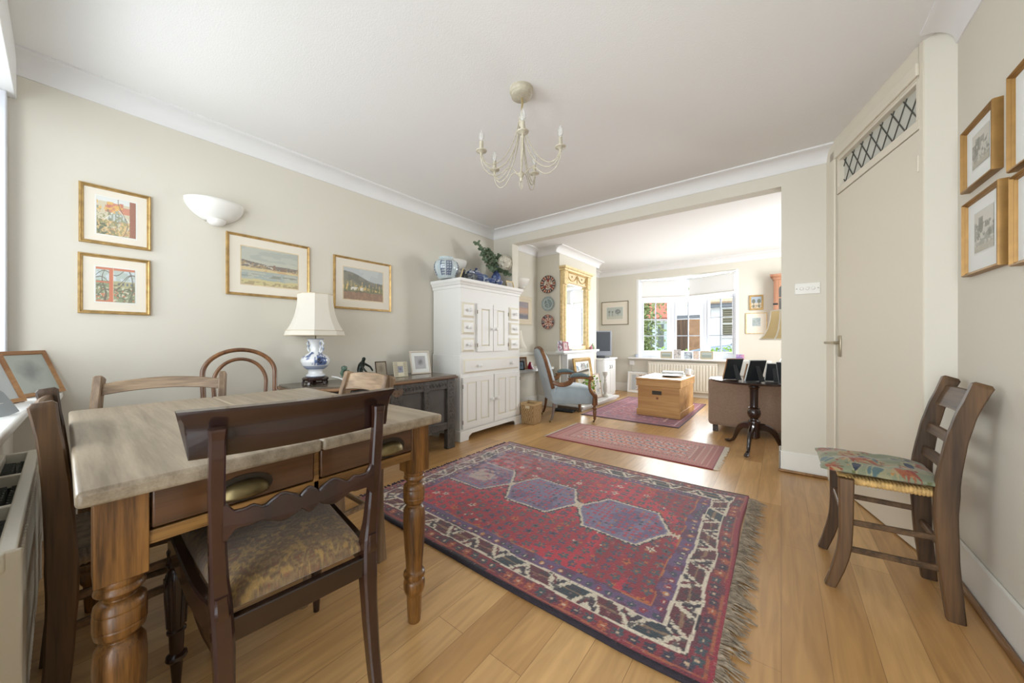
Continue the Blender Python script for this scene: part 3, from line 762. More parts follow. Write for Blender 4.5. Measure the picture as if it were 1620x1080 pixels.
for i in range(26):
    cx = rng.uniform(-.17, .17); cy = rng.uniform(-.17, .17); an = rng.uniform(-0.5, 0.5)+(1.57 if rng.random() < .3 else 0)
    for k in range(5):
        aa = an+(k-2)*0.32
        blob(c, cx+0.028*math.cos(aa), cy+0.028*math.sin(aa), 0.028, 0.006, aa, rng.choice([(134, 58, 44), (150, 84, 54), (160, 140, 104)]), 0.9)
for i in range(16):
    cx = rng.uniform(-.16, .16); cy = rng.uniform(-.16, .16); an = rng.uniform(-0.6, 0.6)
    blob(c, cx, cy, 0.030, 0.0125, an, rng.choice([(38, 46, 66), (46, 58, 78), (82, 104, 106)]), 1, (150, 146, 112))
for i in range(60):
    cx = rng.uniform(-.17, .17); cy = rng.uniform(-.17, .17)
    blob(c, cx, cy, 0.005, 0.005, 0, rng.choice([(128, 40, 34), (168, 120, 70), (96, 100, 66)]), 1)
set_cols(o, c.c)

# ------------------------------------------------------------------ bentwood chair by the left wall
t = thing('bentwood_chair', 'bentwood cafe chair with double hoop back between the table and the left wall', 'chair', (-2.52, 0.66, 0), 80)
def hoop(w, hw, ztop, zb, yb_, r, lean=0.10):
    pts = []
    for k in range(33):
        a = math.pi*k/32
        x = hw*math.cos(a); z = (ztop-0.15)+0.15*math.sin(a)
        pts.append((x, z))
    pts = [(hw*0.86, zb)]+[(hw*0.93, zb+(ztop-0.15-zb)*0.5)]+pts+[(-hw*0.93, zb+(ztop-0.15-zb)*0.5)]+[(-hw*0.86, zb)]
    w.tube([(x, yb_+lean*(z-0.45)/0.5, z) for x, z in pts], r, 10)
w = MB(); hoop(w, 0.185, 0.955, 0.0, 0.18, 0.0135); w.build('outer_hoop', BENT, t)
w = MB(); hoop(w, 0.135, 0.895, 0.46, 0.185, 0.011); w.build('inner_hoop', BENT, t)
w = MB(); w.lathe([(0.195, 0.435), (0.205, 0.44), (0.208, 0.455), (0.2, 0.468), (0.18, 0.468), (0.175, 0.463)], (0, 0, 0), 36); w.build('seat', BENT, t)
for sx in (-1, 1):
    MB().tube([(sx*0.14, -0.13, 0.44), (sx*0.16, -0.16, 0.2), (sx*0.18, -0.2, 0)], [0.015, 0.013, 0.011], 10).build('front_leg', BENT, t)
MB().tube([(0.15*math.cos(a), 0.15*math.sin(a), 0.24) for a in [k*2*math.pi/32 for k in range(32)]], 0.008, 8, cyc=True).build('stretcher_ring', BENT, t)

# ------------------------------------------------------------------ carved oak sideboard
ZS = 0.69
t = thing('sideboard', 'blackened oak coffer sideboard with carved frieze and canted left end along the left wall', 'sideboard', (0, 0, 0))
poly = [(-2.955, 2.30), (-2.45, 2.30), (-2.45, 1.2), (-2.66, 0.95), (-2.955, 0.98)]
MB().prism(poly, 'z', ZS-0.022, ZS).build('sideboard_top', COFFERT, t, bevel=0.008, seg=3)
poly2 = [(-2.955, 2.315), (-2.438, 2.315), (-2.438, 1.195), (-2.655, 0.937), (-2.955, 0.967)]
MB().prism(poly2, 'z', ZS-0.034, ZS-0.012).build('edge_moulding', COFFEREDGE, t, bevel=0.007, seg=3)
XS = -2.455
w = MB()
for ya, yb_ in ((2.19, 2.285), (1.925, 1.98), (1.60, 1.70), (1.20, 1.28)):
    w.box(XS-0.05, XS, ya, yb_, 0.0 if ya in (2.19, 1.20) else 0.2, ZS-0.034)
for z0, z1 in ((0.565, ZS-0.036), (0.19, 0.255)):
    w.box(XS-0.045, XS-0.004, 1.25, 2.25, z0, z1)
w.box(-2.95, -2.90, 2.19, 2.285, 0, ZS-0.034); w.box(-2.95, -2.90, 0.985, 1.05, 0, ZS-0.034)
w.box(-2.9, XS-0.03, 2.215, 2.26, 0.565, ZS-0.036); w.box(-2.9, XS-0.03, 2.215, 2.26, 0.19, 0.255)
w.build('frame', COFFER, t, bevel=0.004)
w = MB(); w.box(XS-0.035, XS-0.025, 1.25, 2.25, 0.2, 0.6); w.box(-2.9, XS-0.04, 2.225, 2.245, 0.2, 0.6)
w.prism([(-2.50, 1.22), (-2.49, 1.25), (-2.90, 1.03), (-2.66, 1.01)], 'z', 0.2, 0.655)
w.build('panel', mat('dark_panel', S(78, 74, 70), rough=0.38, var=0.2, vscale=12), t, flat=True)
w = MB(); rng = random.Random(3)
for k in range(26):       # carved lunettes of the frieze
    y = 1.3+k*0.036
    if 1.62 < y < 1.69: continue
    w.tube([(XS-0.002, y+0.014*math.cos(a), 0.592+0.030*math.sin(a)) for a in [i*math.pi/7 for i in range(8)]], 0.004, 5)
    w.lathe([(0.005, 0), (0.004, 0.004), (0.0, 0.006)], (0, 0, 0), 6, Matrix.Translation((XS-0.004, y, 0.603)) @ Matrix.Rotation(math.pi/2, 4, 'Y'))
w.build('carved_frieze', COFFER, t)
w = MB()
for yc in (2.238, 1.952, 1.65):
    for k in range(17):
        z = 0.09+k*0.033
        if yc != 2.238 and z < 0.22: continue
        for dy in (-0.02, 0.02):
            w.lathe([(0.006, 0), (0.005, 0.004), (0.0, 0.006)], (0, 0, 0), 6, Matrix.Translation((XS-0.001, yc+dy*(1 if k % 2 else 0.5), z)) @ Matrix.Rotation(math.pi/2, 4, 'Y'))
w.build('carved_studs', COFFER, t)
MB().prism([(1.60, 0.60), (1.615, 0.57), (1.65, 0.555), (1.69, 0.565), (1.715, 0.60), (1.70, 0.62), (1.64, 0.615)], 'x', XS-0.003, XS+0.001).build('worn_patch', mat('bare_oak_scar', S(104, 80, 58), rough=0.6, var=0.3, vscale=40), t)

w = MB(); w.box(-2.545, -2.53, 1.30, 1.80, 0.0, 0.10)
for k in range(5): w.box(-2.531, -2.523, 1.31, 1.79, 0.008+k*0.019, 0.019+k*0.019)
tag(w.build('plinth_vent', WHITE), 'low white slatted vent board on the floor under the dark sideboard', 'vent')

# ------------------------------------------------------------------ white painted cupboard
cx0 = 2.93
t = thing('painted_cupboard', 'tall white painted cupboard with six small drawers and panelled doors by the opening', 'cupboard', (-2.54, cx0, 0), 90)
w = MB(); w.box(-0.495, 0.495, 0.0, 0.415, 0.86, 1.555); w.box(-0.50, 0.50, 0.0, 0.42, 0.10, 0.865)
w.build('carcass', CABP, t, bevel=0.003)
w = MB(); loops = []
for off, z in ((0.0, 1.545), (0.006, 1.55), (0.008, 1.575), (0.018, 1.582), (0.022, 1.60), (0.034, 1.612), (0.036, 1.64), (0.0, 1.645)):
    loops.append([(-0.495-off, -off, z), (0.495+off, -off, z), (0.495+off, 0.42, z), (-0.495-off, 0.42, z)])
w.rings(loops); w.build('cornice', CABP, t)
# plinth with bracket feet
pl = [(-0.515, 0), (-0.395, 0), (-0.39, 0.03), (-0.375, 0.045), (-0.36, 0.05), (-0.35, 0.06), (0.35, 0.06), (0.36, 0.05), (0.375, 0.045), (0.39, 0.03), (0.395, 0), (0.515, 0), (0.515, 0.105), (-0.515, 0.105)]
w = MB(); w.prism(pl, 'y', -0.018, 0.0)
for sx in (-1, 1): w.prism([(0.0, 0), (0.10, 0), (0.12, 0.05), (0.30, 0.05), (0.32, 0), (0.415, 0), (0.415, 0.105), (0.0, 0.105)], 'x', sx*0.515 if sx < 0 else 0.5, -0.5 if sx < 0 else 0.515)
w.build('plinth', CABP, t, bevel=0.002)
def knob(par, x, z, y=-0.02, r=0.019):
    M = Matrix.Translation((x, y, z)) @ Matrix.Rotation(math.pi/2, 4, 'X')
    MB().lathe([(r*0.6, 0), (r*0.5, r*0.5), (r*0.7, r*0.8), (r, r*1.2), (r, r*1.6), (r*0.6, r*2.0), (0, r*2.1)], (0, 0, 0), 16, M).build('knob', CABP, par)
def raised(x0, x1, z0, z1, y=-0.012, s=0.018):
    """bevelled field: cream-lined slopes, white centre"""
    w = MB(); w.rings([[(x0, y+0.010, z0), (x1, y+0.010, z0), (x1, y+0.010, z1), (x0, y+0.010, z1)], [(x0+s, y, z0+s), (x1-s, y, z0+s), (x1-s, y, z1-s), (x0+s, y, z1-s)]], cap=False)
    return w
def cdrawer(x0, x1, z0, z1, knobs, s=0.02):
    dr = MB().box(x0, x1, -0.006, 0.01, z0, z1).build('drawer', CABP, t, bevel=0.002)
    w = MB(); w.rings([[(x0+.004, -0.006, z0+.004), (x1-.004, -0.006, z0+.004), (x1-.004, -0.006, z1-.004), (x0+.004, -0.006, z1-.004)], [(x0+s+.004, -0.018, z0+s+.004), (x1-s-.004, -0.018, z0+s+.004), (x1-s-.004, -0.018, z1-s-.004), (x0+s+.004, -0.018, z1-s-.004)]], cap=False)
    w.build('bevel_edge', CABCREAM if True else CABP, dr, flat=True)
    MB().box(x0+s+.004, x1-s-.004, -0.0185, -0.006, z0+s+.004, z1-s-.004).build('drawer_face', CABP, dr, flat=True)
    for kx in knobs: knob(dr, kx, (z0+z1)/2, -0.018)
for z0, z1 in ((1.245, 1.405), (1.075, 1.225), (0.895, 1.045)):
    cdrawer(-0.487, -0.30, z0, z1, [-0.393]); cdrawer(0.285, 0.475, z0, z1, [0.38])
cdrawer(-0.465, 0.465, 0.675, 0.825, [-0.24, 0.31], 0.016)
def cdoor(x0, x1, z0, z1, panels, kx, kz, hx):
    dr = MB().box(x0, x1, -0.008, 0.01, z0, z1).build('door', CABP, t, bevel=0.002)
    fr = MB()
    xs = [x0]+[v for p_ in panels for v in p_]+[x1]; zt = z1-0.055; zb = z0+0.06
    fr.box(x0, x1, -0.02, -0.008, zt, z1); fr.box(x0, x1, -0.02, -0.008, z0, zb)
    for i in range(0, len(xs), 2): fr.box(xs[i], xs[i+1], -0.02, -0.008, zb, zt)
    fr.build('door_frame', CABP, dr, bevel=0.0015)
    for a, b in panels:
        w = MB(); s = 0.014
        w.rings([[(a, -0.009, zb), (b, -0.009, zb), (b, -0.009, zt), (a, -0.009, zt)], [(a+s, -0.017, zb+s), (b-s, -0.017, zb+s), (b-s, -0.017, zt-s), (a+s, -0.017, zt-s)]], cap=False)
        w.build('panel_bevel', CABCREAM, dr, flat=True)
        MB().box(a+s, b-s, -0.0172, -0.01, zb+s, zt-s).build('raised_panel', CABP, dr, flat=True)
    knob(dr, kx, kz, -0.02)
    for hz in (z0+0.07, z1-0.09): MB().tube([(hx, -0.022, hz-0.02), (hx, -0.022, hz+0.02)], 0.004, 8).build('hinge', BRASS, dr)
cdoor(-0.265, -0.018, 0.895, 1.405, [(-0.205, -0.075)], -0.035, 1.14, -0.268)
cdoor(-0.010, 0.250, 0.895, 1.405, [(0.055, 0.18)], 0.012, 1.14, 0.253)
cdoor(-0.478, -0.008, 0.12, 0.64, [(-0.42, -0.28), (-0.215, -0.085)], -0.05, 0.375, -0.481)
cdoor(0.008, 0.478, 0.12, 0.64, [(0.075, 0.21), (0.275, 0.41)], 0.045, 0.375, 0.481)

# ------------------------------------------------------------------ rugs
RUGM = colmat('knotted_wool', 0.82, 0.7, 210, 0.35, 0.25, bdist=0.005, jitter=0.45)
RUGF = colmat('flat_knotted_wool', 0.8, 0.3, 300, 0.3, 0.25, bdist=0.002, jitter=0.2)
def rug_mesh(name, x0, x1, y0, y1, nx, ny, zt, colfn, parent, m, wave=0.0, seed=1):
    xs = np.linspace(0, 1, nx+1); ys = np.linspace(0, 1, ny+1)
    U, V = np.meshgrid(xs, ys)
    X = x0+(x1-x0)*U; Y = y0+(y1-y0)*V
    ed = np.minimum(np.minimum(U, 1-U)*(x1-x0), np.minimum(V, 1-V)*(y1-y0))
    Yw = Y+wave*(vn(X, V*0, 2.2, seed)-0.5)*2*np.abs(V-0.5)*2
    Xw = X+wave*(vn(V*0, Y, 2.2, seed+5)-0.5)*2*np.abs(U-0.5)*2
    Zt = zt*np.clip(ed/0.006, 0.0, 1)**0.5+wave*0.12*(vn(X, Y, 3, seed+7))*np.clip(ed/0.05, 0, 1)
    Zt[0, :] = 0.001; Zt[-1, :] = 0.001; Zt[:, 0] = 0.001; Zt[:, -1] = 0.001
    verts = np.stack([Xw.ravel(), Yw.ravel(), Zt.ravel()], 1)
    idx = np.arange((nx+1)*(ny+1)).reshape(ny+1, nx+1)
    f = np.stack([idx[:-1, :-1].ravel(), idx[:-1, 1:].ravel(), idx[1:, 1:].ravel(), idx[1:, :-1].ravel()], 1)
    me = bpy.data.meshes.new(name)
    me.vertices.add(len(verts)); me.vertices.foreach_set('co', verts.ravel())
    me.loops.add(f.size); me.loops.foreach_set('vertex_index', f.ravel())
    me.polygons.add(len(f)); me.polygons.foreach_set('loop_start', np.arange(0, f.size, 4)); me.polygons.foreach_set('use_smooth', np.ones(len(f), bool))
    me.update(calc_edges=True); me.validate()
    me.materials.append(m)
    o = bpy.data.objects.new(name, me); COL.objects.link(o)
    if parent: o.parent = parent
    set_cols(o, colfn(X.ravel()-x0, Y.ravel()-y0, x1-x0, y1-y0))
    return o
def hexd(x, y, cx, cy, a, b):
    """elongated hexagon distance: 1 on the outline"""
    dx = np.abs(x-cx)/a; dy = np.abs(y-cy)/b
    return np.maximum(dy, dx+dy*0.42)
def big_rug(x, y, Lx, Ly):
    wx_ = 0.014*(vn(x, y, 11, 201)-0.5); wy_ = 0.014*(vn(x, y, 11, 202)-0.5)
    bmask = np.clip(np.minimum(np.minimum(x, Lx-x), np.minimum(y, Ly-y))/0.05, 0, 1); x = x+wx_*bmask; y = y+wy_*bmask
    q = 0.0065
    x = np.floor(x/q)*q+q/2; y = np.floor(y/q)*q+q/2
    n = len(x); c = Cv(n, (184, 44, 60))
    abr = fb(x, y, 2.2, 4)                       # colour bands of the dye lots
    c.lay(abr > 0.55, (152, 40, 54), 0.75); c.lay(abr < 0.36, (198, 60, 72), 0.6)
    c.lay((x > 1.45) & (fb(x, y, 5, 44) > 0.35), (118, 38, 48), 0.6)
    # all-over florets
    g = 0.062
    gx = np.floor(x/g); gy = np.floor(y/g+0.5*(gx % 2)); lx = x/g-gx-0.5; ly = y/g+0.5*(gx % 2)-gy-0.5
    kind = hsh(gx, gy, 3); ph = np.arctan2(ly, lx); rr = np.hypot(lx, ly)
    petal = (rr < 0.30+0.13*np.cos(5*ph+kind*6)) & (rr > 0.12)
    core = rr < 0.1
    c.lay(petal & (kind < 0.42), (66, 84, 94)); c.lay(petal & (kind >= 0.42) & (kind < 0.72), (74, 68, 94)); c.lay(petal & (kind >= 0.72) & (kind < 0.86), (70, 88, 94)); c.lay(petal & (kind >= 0.86) & (kind < 0.93), (182, 98, 48)); c.lay(petal & (kind >= 0.93), (205, 190, 170))
    c.lay(core & (kind < 0.6), (150, 96, 60)); c.lay(core & (kind >= 0.6), (40, 34, 44))
    g2 = 0.031
    hx = np.floor(x/g2); hy = np.floor(y/g2); k2 = hsh(hx, hy, 8); l2 = np.abs(x/g2-hx-.5)+np.abs(y/g2-hy-.5)
    c.lay((l2 < 0.33) & (k2 < 0.20), (78, 74, 96), 0.9); c.lay((l2 < 0.3) & (k2 > 0.93), (176, 104, 56), 0.9); c.lay((l2 < 0.3) & (k2 > 0.85) & (k2 < 0.88), (206, 188, 168), 0.9)
    # three linked medallions
    cy = 0.79
    for i, cx in enumerate((0.39, 0.90, 1.43)):
        d = hexd(x, y, cx, cy, 0.245, 0.19)
        c.lay(d < 1.10, (44, 40, 56))
        zig = 0.022*(np.floor((x+y)*80) % 2)
        c.lay((d < 1.05+zig) & (d > 0.995), (206, 192, 170))
        c.lay(d < 1.0, (118, 112, 142))
        inner = d < 0.95
        c.lay(inner & (fb(x, y, 9, 60+i) > 0.55), (100, 82, 118), 0.8)
        c.lay(inner & (l2 < 0.42) & (k2 < 0.62), (176, 58, 76)); c.lay(inner & (l2 < 0.34) & (k2 > 0.88), (186, 110, 62)); c.lay(inner & (l2 < 0.34) & (k2 > 0.55) & (k2 < 0.66), (48, 58, 74))
        if i == 0: c.lay(inner & (d < 0.5) & (fb(x, y, 40, 77) > 0.42), (200, 180, 160), 0.7)
    for cx in (0.65, 1.16):
        c.lay((np.abs(y-cy) < 0.03+0*x) & (np.abs(x-cx) < 0.02), (205, 190, 168), 0.9)
    tail = (np.abs(x-1.735) < 0.07) & (np.abs(y-cy) < 0.012*(1+np.floor(x*90) % 2)); c.lay(tail, (205, 190, 168))
    tail = (np.abs(x-0.13) < 0.03) & (np.abs(y-cy) < 0.012*(1+np.floor(x*90) % 2)); c.lay(tail, (205, 190, 168))
    # borders measured from the nearest edge
    ex = np.minimum(x, Lx-x)+0.012*(vn(x*0, y, 4, 31)-0.5); ey = np.minimum(y, Ly-y)+0.012*(vn(x, y*0, 4, 32)-0.5)
    d = np.minimum(ex, ey); along = np.where(ex < ey, y, x)
    c.lay(d < 0.245, (176, 104, 56)); c.lay(d < 0.240, (100, 74, 112))
    k3 = np.floor(along/0.045); la = along/0.045-k3-.5; dd = (d-0.203)/0.045
    fl = np.hypot(la, dd); hk = hsh(k3, k3*0, 5)
    c.lay((d < 0.24) & (fb(x, y, 24, 91) > 0.55), (96, 40, 64), 0.7)
    c.lay((d < 0.24) & (fl < 0.34) & (hk < .5), (56, 66, 82)); c.lay((d < 0.24) & (fl < 0.3) & (hk >= .5) & (hk < .75), (140, 44, 60)); c.lay((d < 0.24) & (fl < 0.26) & (hk >= .75), (190, 128, 72)); c.lay((d < 0.24) & (fl < 0.1), (208, 190, 166))
    # cream main border with serrated leaves
    mb = (d < 0.172) & (d > 0.084)
    c.lay((d < 0.178) & (d > 0.078), (40, 34, 44)); c.lay(mb, (206, 194, 174))
    P = 0.155; k4 = np.floor(along/P); a4 = along/P-k4; h4 = hsh(k4, k4*0+1, 12); t4 = (d-0.128)/0.036
    pos = a4+0.16*t4*np.where(k4 % 2 == 0, 1, -1)
    ser = 0.06*np.abs(((t4*3.2) % 1)-0.5)*2
    leaf = (np.abs(pos-0.5) < 0.25+ser) & (np.abs(t4) < 1.05)
    leafc = np.where(h4 < .33, 0, np.where(h4 < .62, 1, 2))
    c.lay(mb & leaf & (leafc == 0), (42, 56, 64)); c.lay(mb & leaf & (leafc == 1), (96, 40, 50)); c.lay(mb & leaf & (leafc == 2), (50, 48, 68))
    c.lay(mb & leaf & (h4 > 0.88), (190, 112, 52))
    c.lay(mb & (np.abs(pos-0.02) < 0.055+0.3*ser), (52, 44, 56)); c.lay(mb & (np.abs(pos-0.98) < 0.05), (108, 44, 52))
    c.lay(mb & (fb(x, y, 55, 71) > 0.62), (58, 50, 58), 0.9); c.lay(mb & leaf & (np.abs(t4) < 0.14), (150, 120, 90), 0.7)
    c.lay((np.abs(d-0.172) < 0.0045) | (np.abs(d-0.084) < 0.004), (212, 200, 180))
    # outer guards
    og = d < 0.078
    c.lay(og, (128, 44, 56)); c.lay(og & (fb(x, y, 20, 15) > 0.55), (96, 44, 60), 0.8)
    k5 = np.floor(along/0.052); l5 = np.hypot(along/0.052-k5-.5, (d-0.05)/0.05); h5 = hsh(k5, k5*0+2, 6)
    pet = l5 < 0.34+0.1*np.cos(5*np.arctan2((d-0.05)/0.05, along/0.052-k5-.5))
    c.lay(og & pet & (h5 < .4), (56, 72, 80)); c.lay(og & pet & (h5 >= .4) & (h5 < .75), (52, 48, 66)); c.lay(og & pet & (h5 >= .75), (168, 88, 56))
    c.lay(og & (l5 < 0.1), (196, 168, 140))
    c.lay(np.abs(d-0.026) < 0.003, (170, 96, 60), 0.8)
    c.lay(d < 0.02, (126, 34, 48)); 
    c.lay((ey < 0.014) & (ey < ex), (34, 30, 40))
    c.lay((ex < 0.022) & (Lx-x < x), (150, 38, 56), 0.8)
    # bay window sheen painted in as a paler patch toward the far-left corner
    c.lay(vn(x, y, 150, 40) > 0.86, (70, 62, 72), 0.5); c.lay(vn(x, y, 140, 41) > 0.9, (196, 140, 130), 0.35)
    glare = np.clip(1.2-np.hypot((x-0.1)/0.7, (y-1.05)/0.55), 0, 1)
    c.lay((vn(x, y, 70, 55) > 0.5), (206, 184, 184), 0.55*1.0*glare) if False else None
    m_ = (glare*np.clip((fb(x, y, 30, 56)-0.35)*3, 0, 1))[:, None]*0.45
    c.c = c.c*(1-m_)+np.array(S(206, 186, 188)[:3])[None, :]*m_
    return c.c
t = thing('large_rug', 'large red tribal rug with three blue medallions and long frayed fringe on the oak floor', 'rug', (0, 0, 0))
RX0, RX1, RY0, RY1 = -2.14, -0.165, 1.13, 2.70
rug_mesh('pile', RX0, RX1, RY0, RY1, 400, 318, 0.016, big_rug, t, RUGM, 0.022, 3)
rng = random.Random(11)
w = MB()
for i in range(330):
    y = RY0+0.02+(RY1-RY0-0.05)*i/330+rng.uniform(-.004, .004)
    L_ = rng.uniform(0.04, 0.085)*(1.15 if (i//9) % 3 else 0.75); dy = rng.uniform(-0.03, 0.02)-0.01*math.sin(i*0.13)
    x = RX1-0.004+0.012*(0.5)
    w.tube([(x, y, 0.012), (x+L_*0.35, y+dy*0.3+rng.uniform(-.004, .004), 0.010+rng.uniform(0, .01)), (x+L_*0.7, y+dy*0.7+rng.uniform(-.008, .008), 0.005+rng.uniform(0, .006)), (x+L_, y+dy+rng.uniform(-.01, .01), 0.003)], [0.0028, 0.0026, 0.0022, 0.001], 4)
o = w.build('fringe', mat('fringe_wool', S(150, 136, 118), rough=0.9, var=0.45, vscale=45), t); o['kind'] = 'stuff'
w = MB()
for i in range(70):
    y = RY0+0.03+(RY1-RY0-0.06)*i/70+rng.uniform(-.008, .008); L_ = rng.uniform(0.01, 0.035)
    w.tube([(RX0+0.008, y, 0.012), (RX0-L_*0.5, y+rng.uniform(-.008, .008), 0.014), (RX0-L_, y+rng.uniform(-.012, .012), 0.004)], [0.005, 0.005, 0.002], 5)
o = w.build('end_tufts', mat('dark_wool_tuft', S(66, 60, 84), rough=0.9, var=0.3, vscale=60), t); o['kind'] = 'stuff'
# rolled dark selvedge
SELV = mat('dark_selvedge', S(44, 38, 46), rough=0.9, bump=0.6, bscale=120)
for ye in (RY0+0.002, RY1-0.002):
    w = MB(); w.tube([(RX0+0.01+(RX1-RX0-0.01)*k/60, ye+0.022*(float(vn(np.array([RX0+(RX1-RX0)*k/60]), np.array([0.0]), 2.2, 3)[0])-0.5)*2*(1), 0.008) for k in range(61)], 0.009, 8)
    w.build('selvedge', SELV, t)

def bokhara(x, y, Lx, Ly):
    q = 0.006; x = np.floor(x/q)*q+q/2; y = np.floor(y/q)*q+q/2
    c = Cv(len(x), (190, 108, 88))
    c.lay(fb(x, y, 3, 2) > 0.5, (176, 94, 80), 0.6)
    px, py = 0.098, 0.10
    iy = np.floor((y-0.235)/py); off = (iy % 2)*0.5
    ix = np.floor((x-0.27)/px+off); lx = ((x-0.27)/px+off-ix-.5); ly = ((y-0.235)/py-iy-.5)
    e = np.maximum(np.maximum(np.abs(lx)*2.4, np.abs(ly)*2.7), (np.abs(lx)+np.abs(ly))*1.75)
    c.lay(e < 0.95, (196, 172, 158)); c.lay(e < 0.72, (92, 76, 92)); c.lay((e < 0.62) & (lx*ly > 0), (190, 160, 146)); c.lay(e < 0.22, (60, 50, 66))
    ix2 = np.floor((x-0.27)/px+off+0.5); l2 = np.abs((x-0.27)/px+off+0.5-ix2-.5)*1.6+np.abs(ly)*2.2
    c.lay(l2 < 0.26, (96, 52, 58))
    d = np.minimum(np.minimum(x, Lx-x), np.minimum(y, Ly-y)); ex = np.minimum(x, Lx-x); ey = np.minimum(y, Ly-y); al = np.where(ex < ey, y, x)
    dx_ = np.minimum(ex*0.78, ey)
    b = dx_ < 0.20
    c.lay(b, (172, 84, 74))
    for dc, per, c1, c2 in ((0.182, .022, (196, 164, 148), (96, 50, 56)), (0.140, .036, (178, 118, 102), (86, 50, 60)), (0.098, .030, (190, 150, 134), (104, 54, 58)), (0.055, .026, (176, 108, 94), (92, 44, 50)), (0.02, .018, (150, 78, 70), (110, 44, 48))):
        k = np.floor(al/per); l = np.abs(al/per-k-.5)*2; m = np.abs(dx_-dc) < 0.016
        c.lay(b & m & (l < 0.6), c1, 0.75); c.lay(b & m & (l < 0.28), c2, 0.85)
        c.lay(b & (np.abs(dx_-dc-0.021) < 0.003), (196, 160, 140), 0.7)
    c.lay(dx_ < 0.012, (130, 44, 48))
    return c.c
t = thing('runner_rug', 'slim salmon red rug with rows of pale octagon motifs across the opening', 'rug', (0, 0, 0))
rug_mesh('pile', -1.97, -0.42, 3.12, 3.86, 260, 124, 0.007, bokhara, t, RUGF, 0.008, 9)
w = MB(); rng = random.Random(5)
for i in range(100):
    y = 3.125+0.73*i/100
    for xe, sg, L_ in ((-0.422, 1, rng.uniform(.02, .045)), (-1.968, -1, rng.uniform(.012, .03))):
        w.tube([(xe, y, 0.005), (xe+sg*L_, y+rng.uniform(-.006, .006), 0.002)], [0.0035, 0.002], 4)
o = w.build('fringe', mat('pale_fringe', S(216, 206, 190), rough=0.9), t); o['kind'] = 'stuff'
def far_rug(x, y, Lx, Ly):
    q = 0.009; x = np.floor(x/q)*q+q/2; y = np.floor(y/q)*q+q/2
    c = Cv(len(x), (150, 60, 78))
    c.lay(fb(x, y, 4, 2) > 0.5, (134, 66, 92), 0.7); c.lay(fb(x, y, 14, 12) > 0.56, (172, 96, 106), 0.6); c.lay(vn(x, y, 40, 5) > 0.7, (92, 66, 100), 0.8); c.lay(vn(x, y, 44, 6) > 0.8, (196, 150, 150), 0.6)
    d = np.minimum(np.minimum(x, Lx-x), np.minimum(y, Ly-y))
    c.lay(d < 0.22, (120, 56, 82), 0.8); c.lay((d < 0.22) & (vn(x, y, 30, 15) > 0.6), (170, 90, 104), 0.8)
    c.lay(np.abs(d-0.22) < 0.008, (190, 150, 150)); c.lay(np.abs(d-0.07) < 0.006, (186, 140, 144)); c.lay(d < 0.05, (120, 34, 54)); c.lay(d < 0.014, (64, 40, 58))
    return c.c
t = thing('far_rug', 'faded pink and purple rug under the pine trunk in the far room', 'rug', (0, 0, 0))
rug_mesh('pile', -2.17, -0.93, 4.33, 6.22, 150, 220, 0.008, far_rug, t, RUGF, 0.006, 14)

# ------------------------------------------------------------------ pictures
def framed(name, label, cat, loc, rz, w_, h_, fw, depth, gm, mount, img, iw, ih, nx=70, group=None, roll=0.0, mm=None, dz=0.0, lip=None):
    """frame part, mount part, print part; local xz plane, facing -y, back at y=0"""
    t = thing(name, label, cat, loc, rz, group)
    t.rotation_euler = (0, roll*D2R, rz*D2R) if rz == 0 else (0, 0, rz*D2R)
    d = depth
    prof = [(0, 0), (0, -d*0.8), (fw*0.12, -d), (fw*0.35, -d*1.05), (fw*0.55, -d*0.85), (fw*0.62, -d*0.7), (fw*0.85, -d*0.72), (fw, -d*0.5), (fw, 0)]
    MB().frame(w_, h_, prof).build('frame', gm, t)
    if mount: 
        MB().box(-w_/2+fw*0.8, w_/2-fw*0.8, -d*0.42, -0.001, -h_/2+fw*0.8, h_/2-fw*0.8).build('mount', mm or MOUNT, t, flat=True)
        MB().frame(iw+0.012, ih+0.012, [(0, -d*0.42), (0, -d*0.45), (0.004, -d*0.45), (0.004, -d*0.42)], 0, dz).build('mount_bevel', GOLDP if lip else MOUNTW, t, flat=True)
    def img2(u, v):
        q = img(u, v); g = np.array(S(200, 194, 180)[:3])[None, :]; return q*0.76+g*0.24
    picture_plane('print', iw, ih, nx, img2, t, -d*0.42-0.0012 if mount else -d*0.3, 0, dz)
    return t
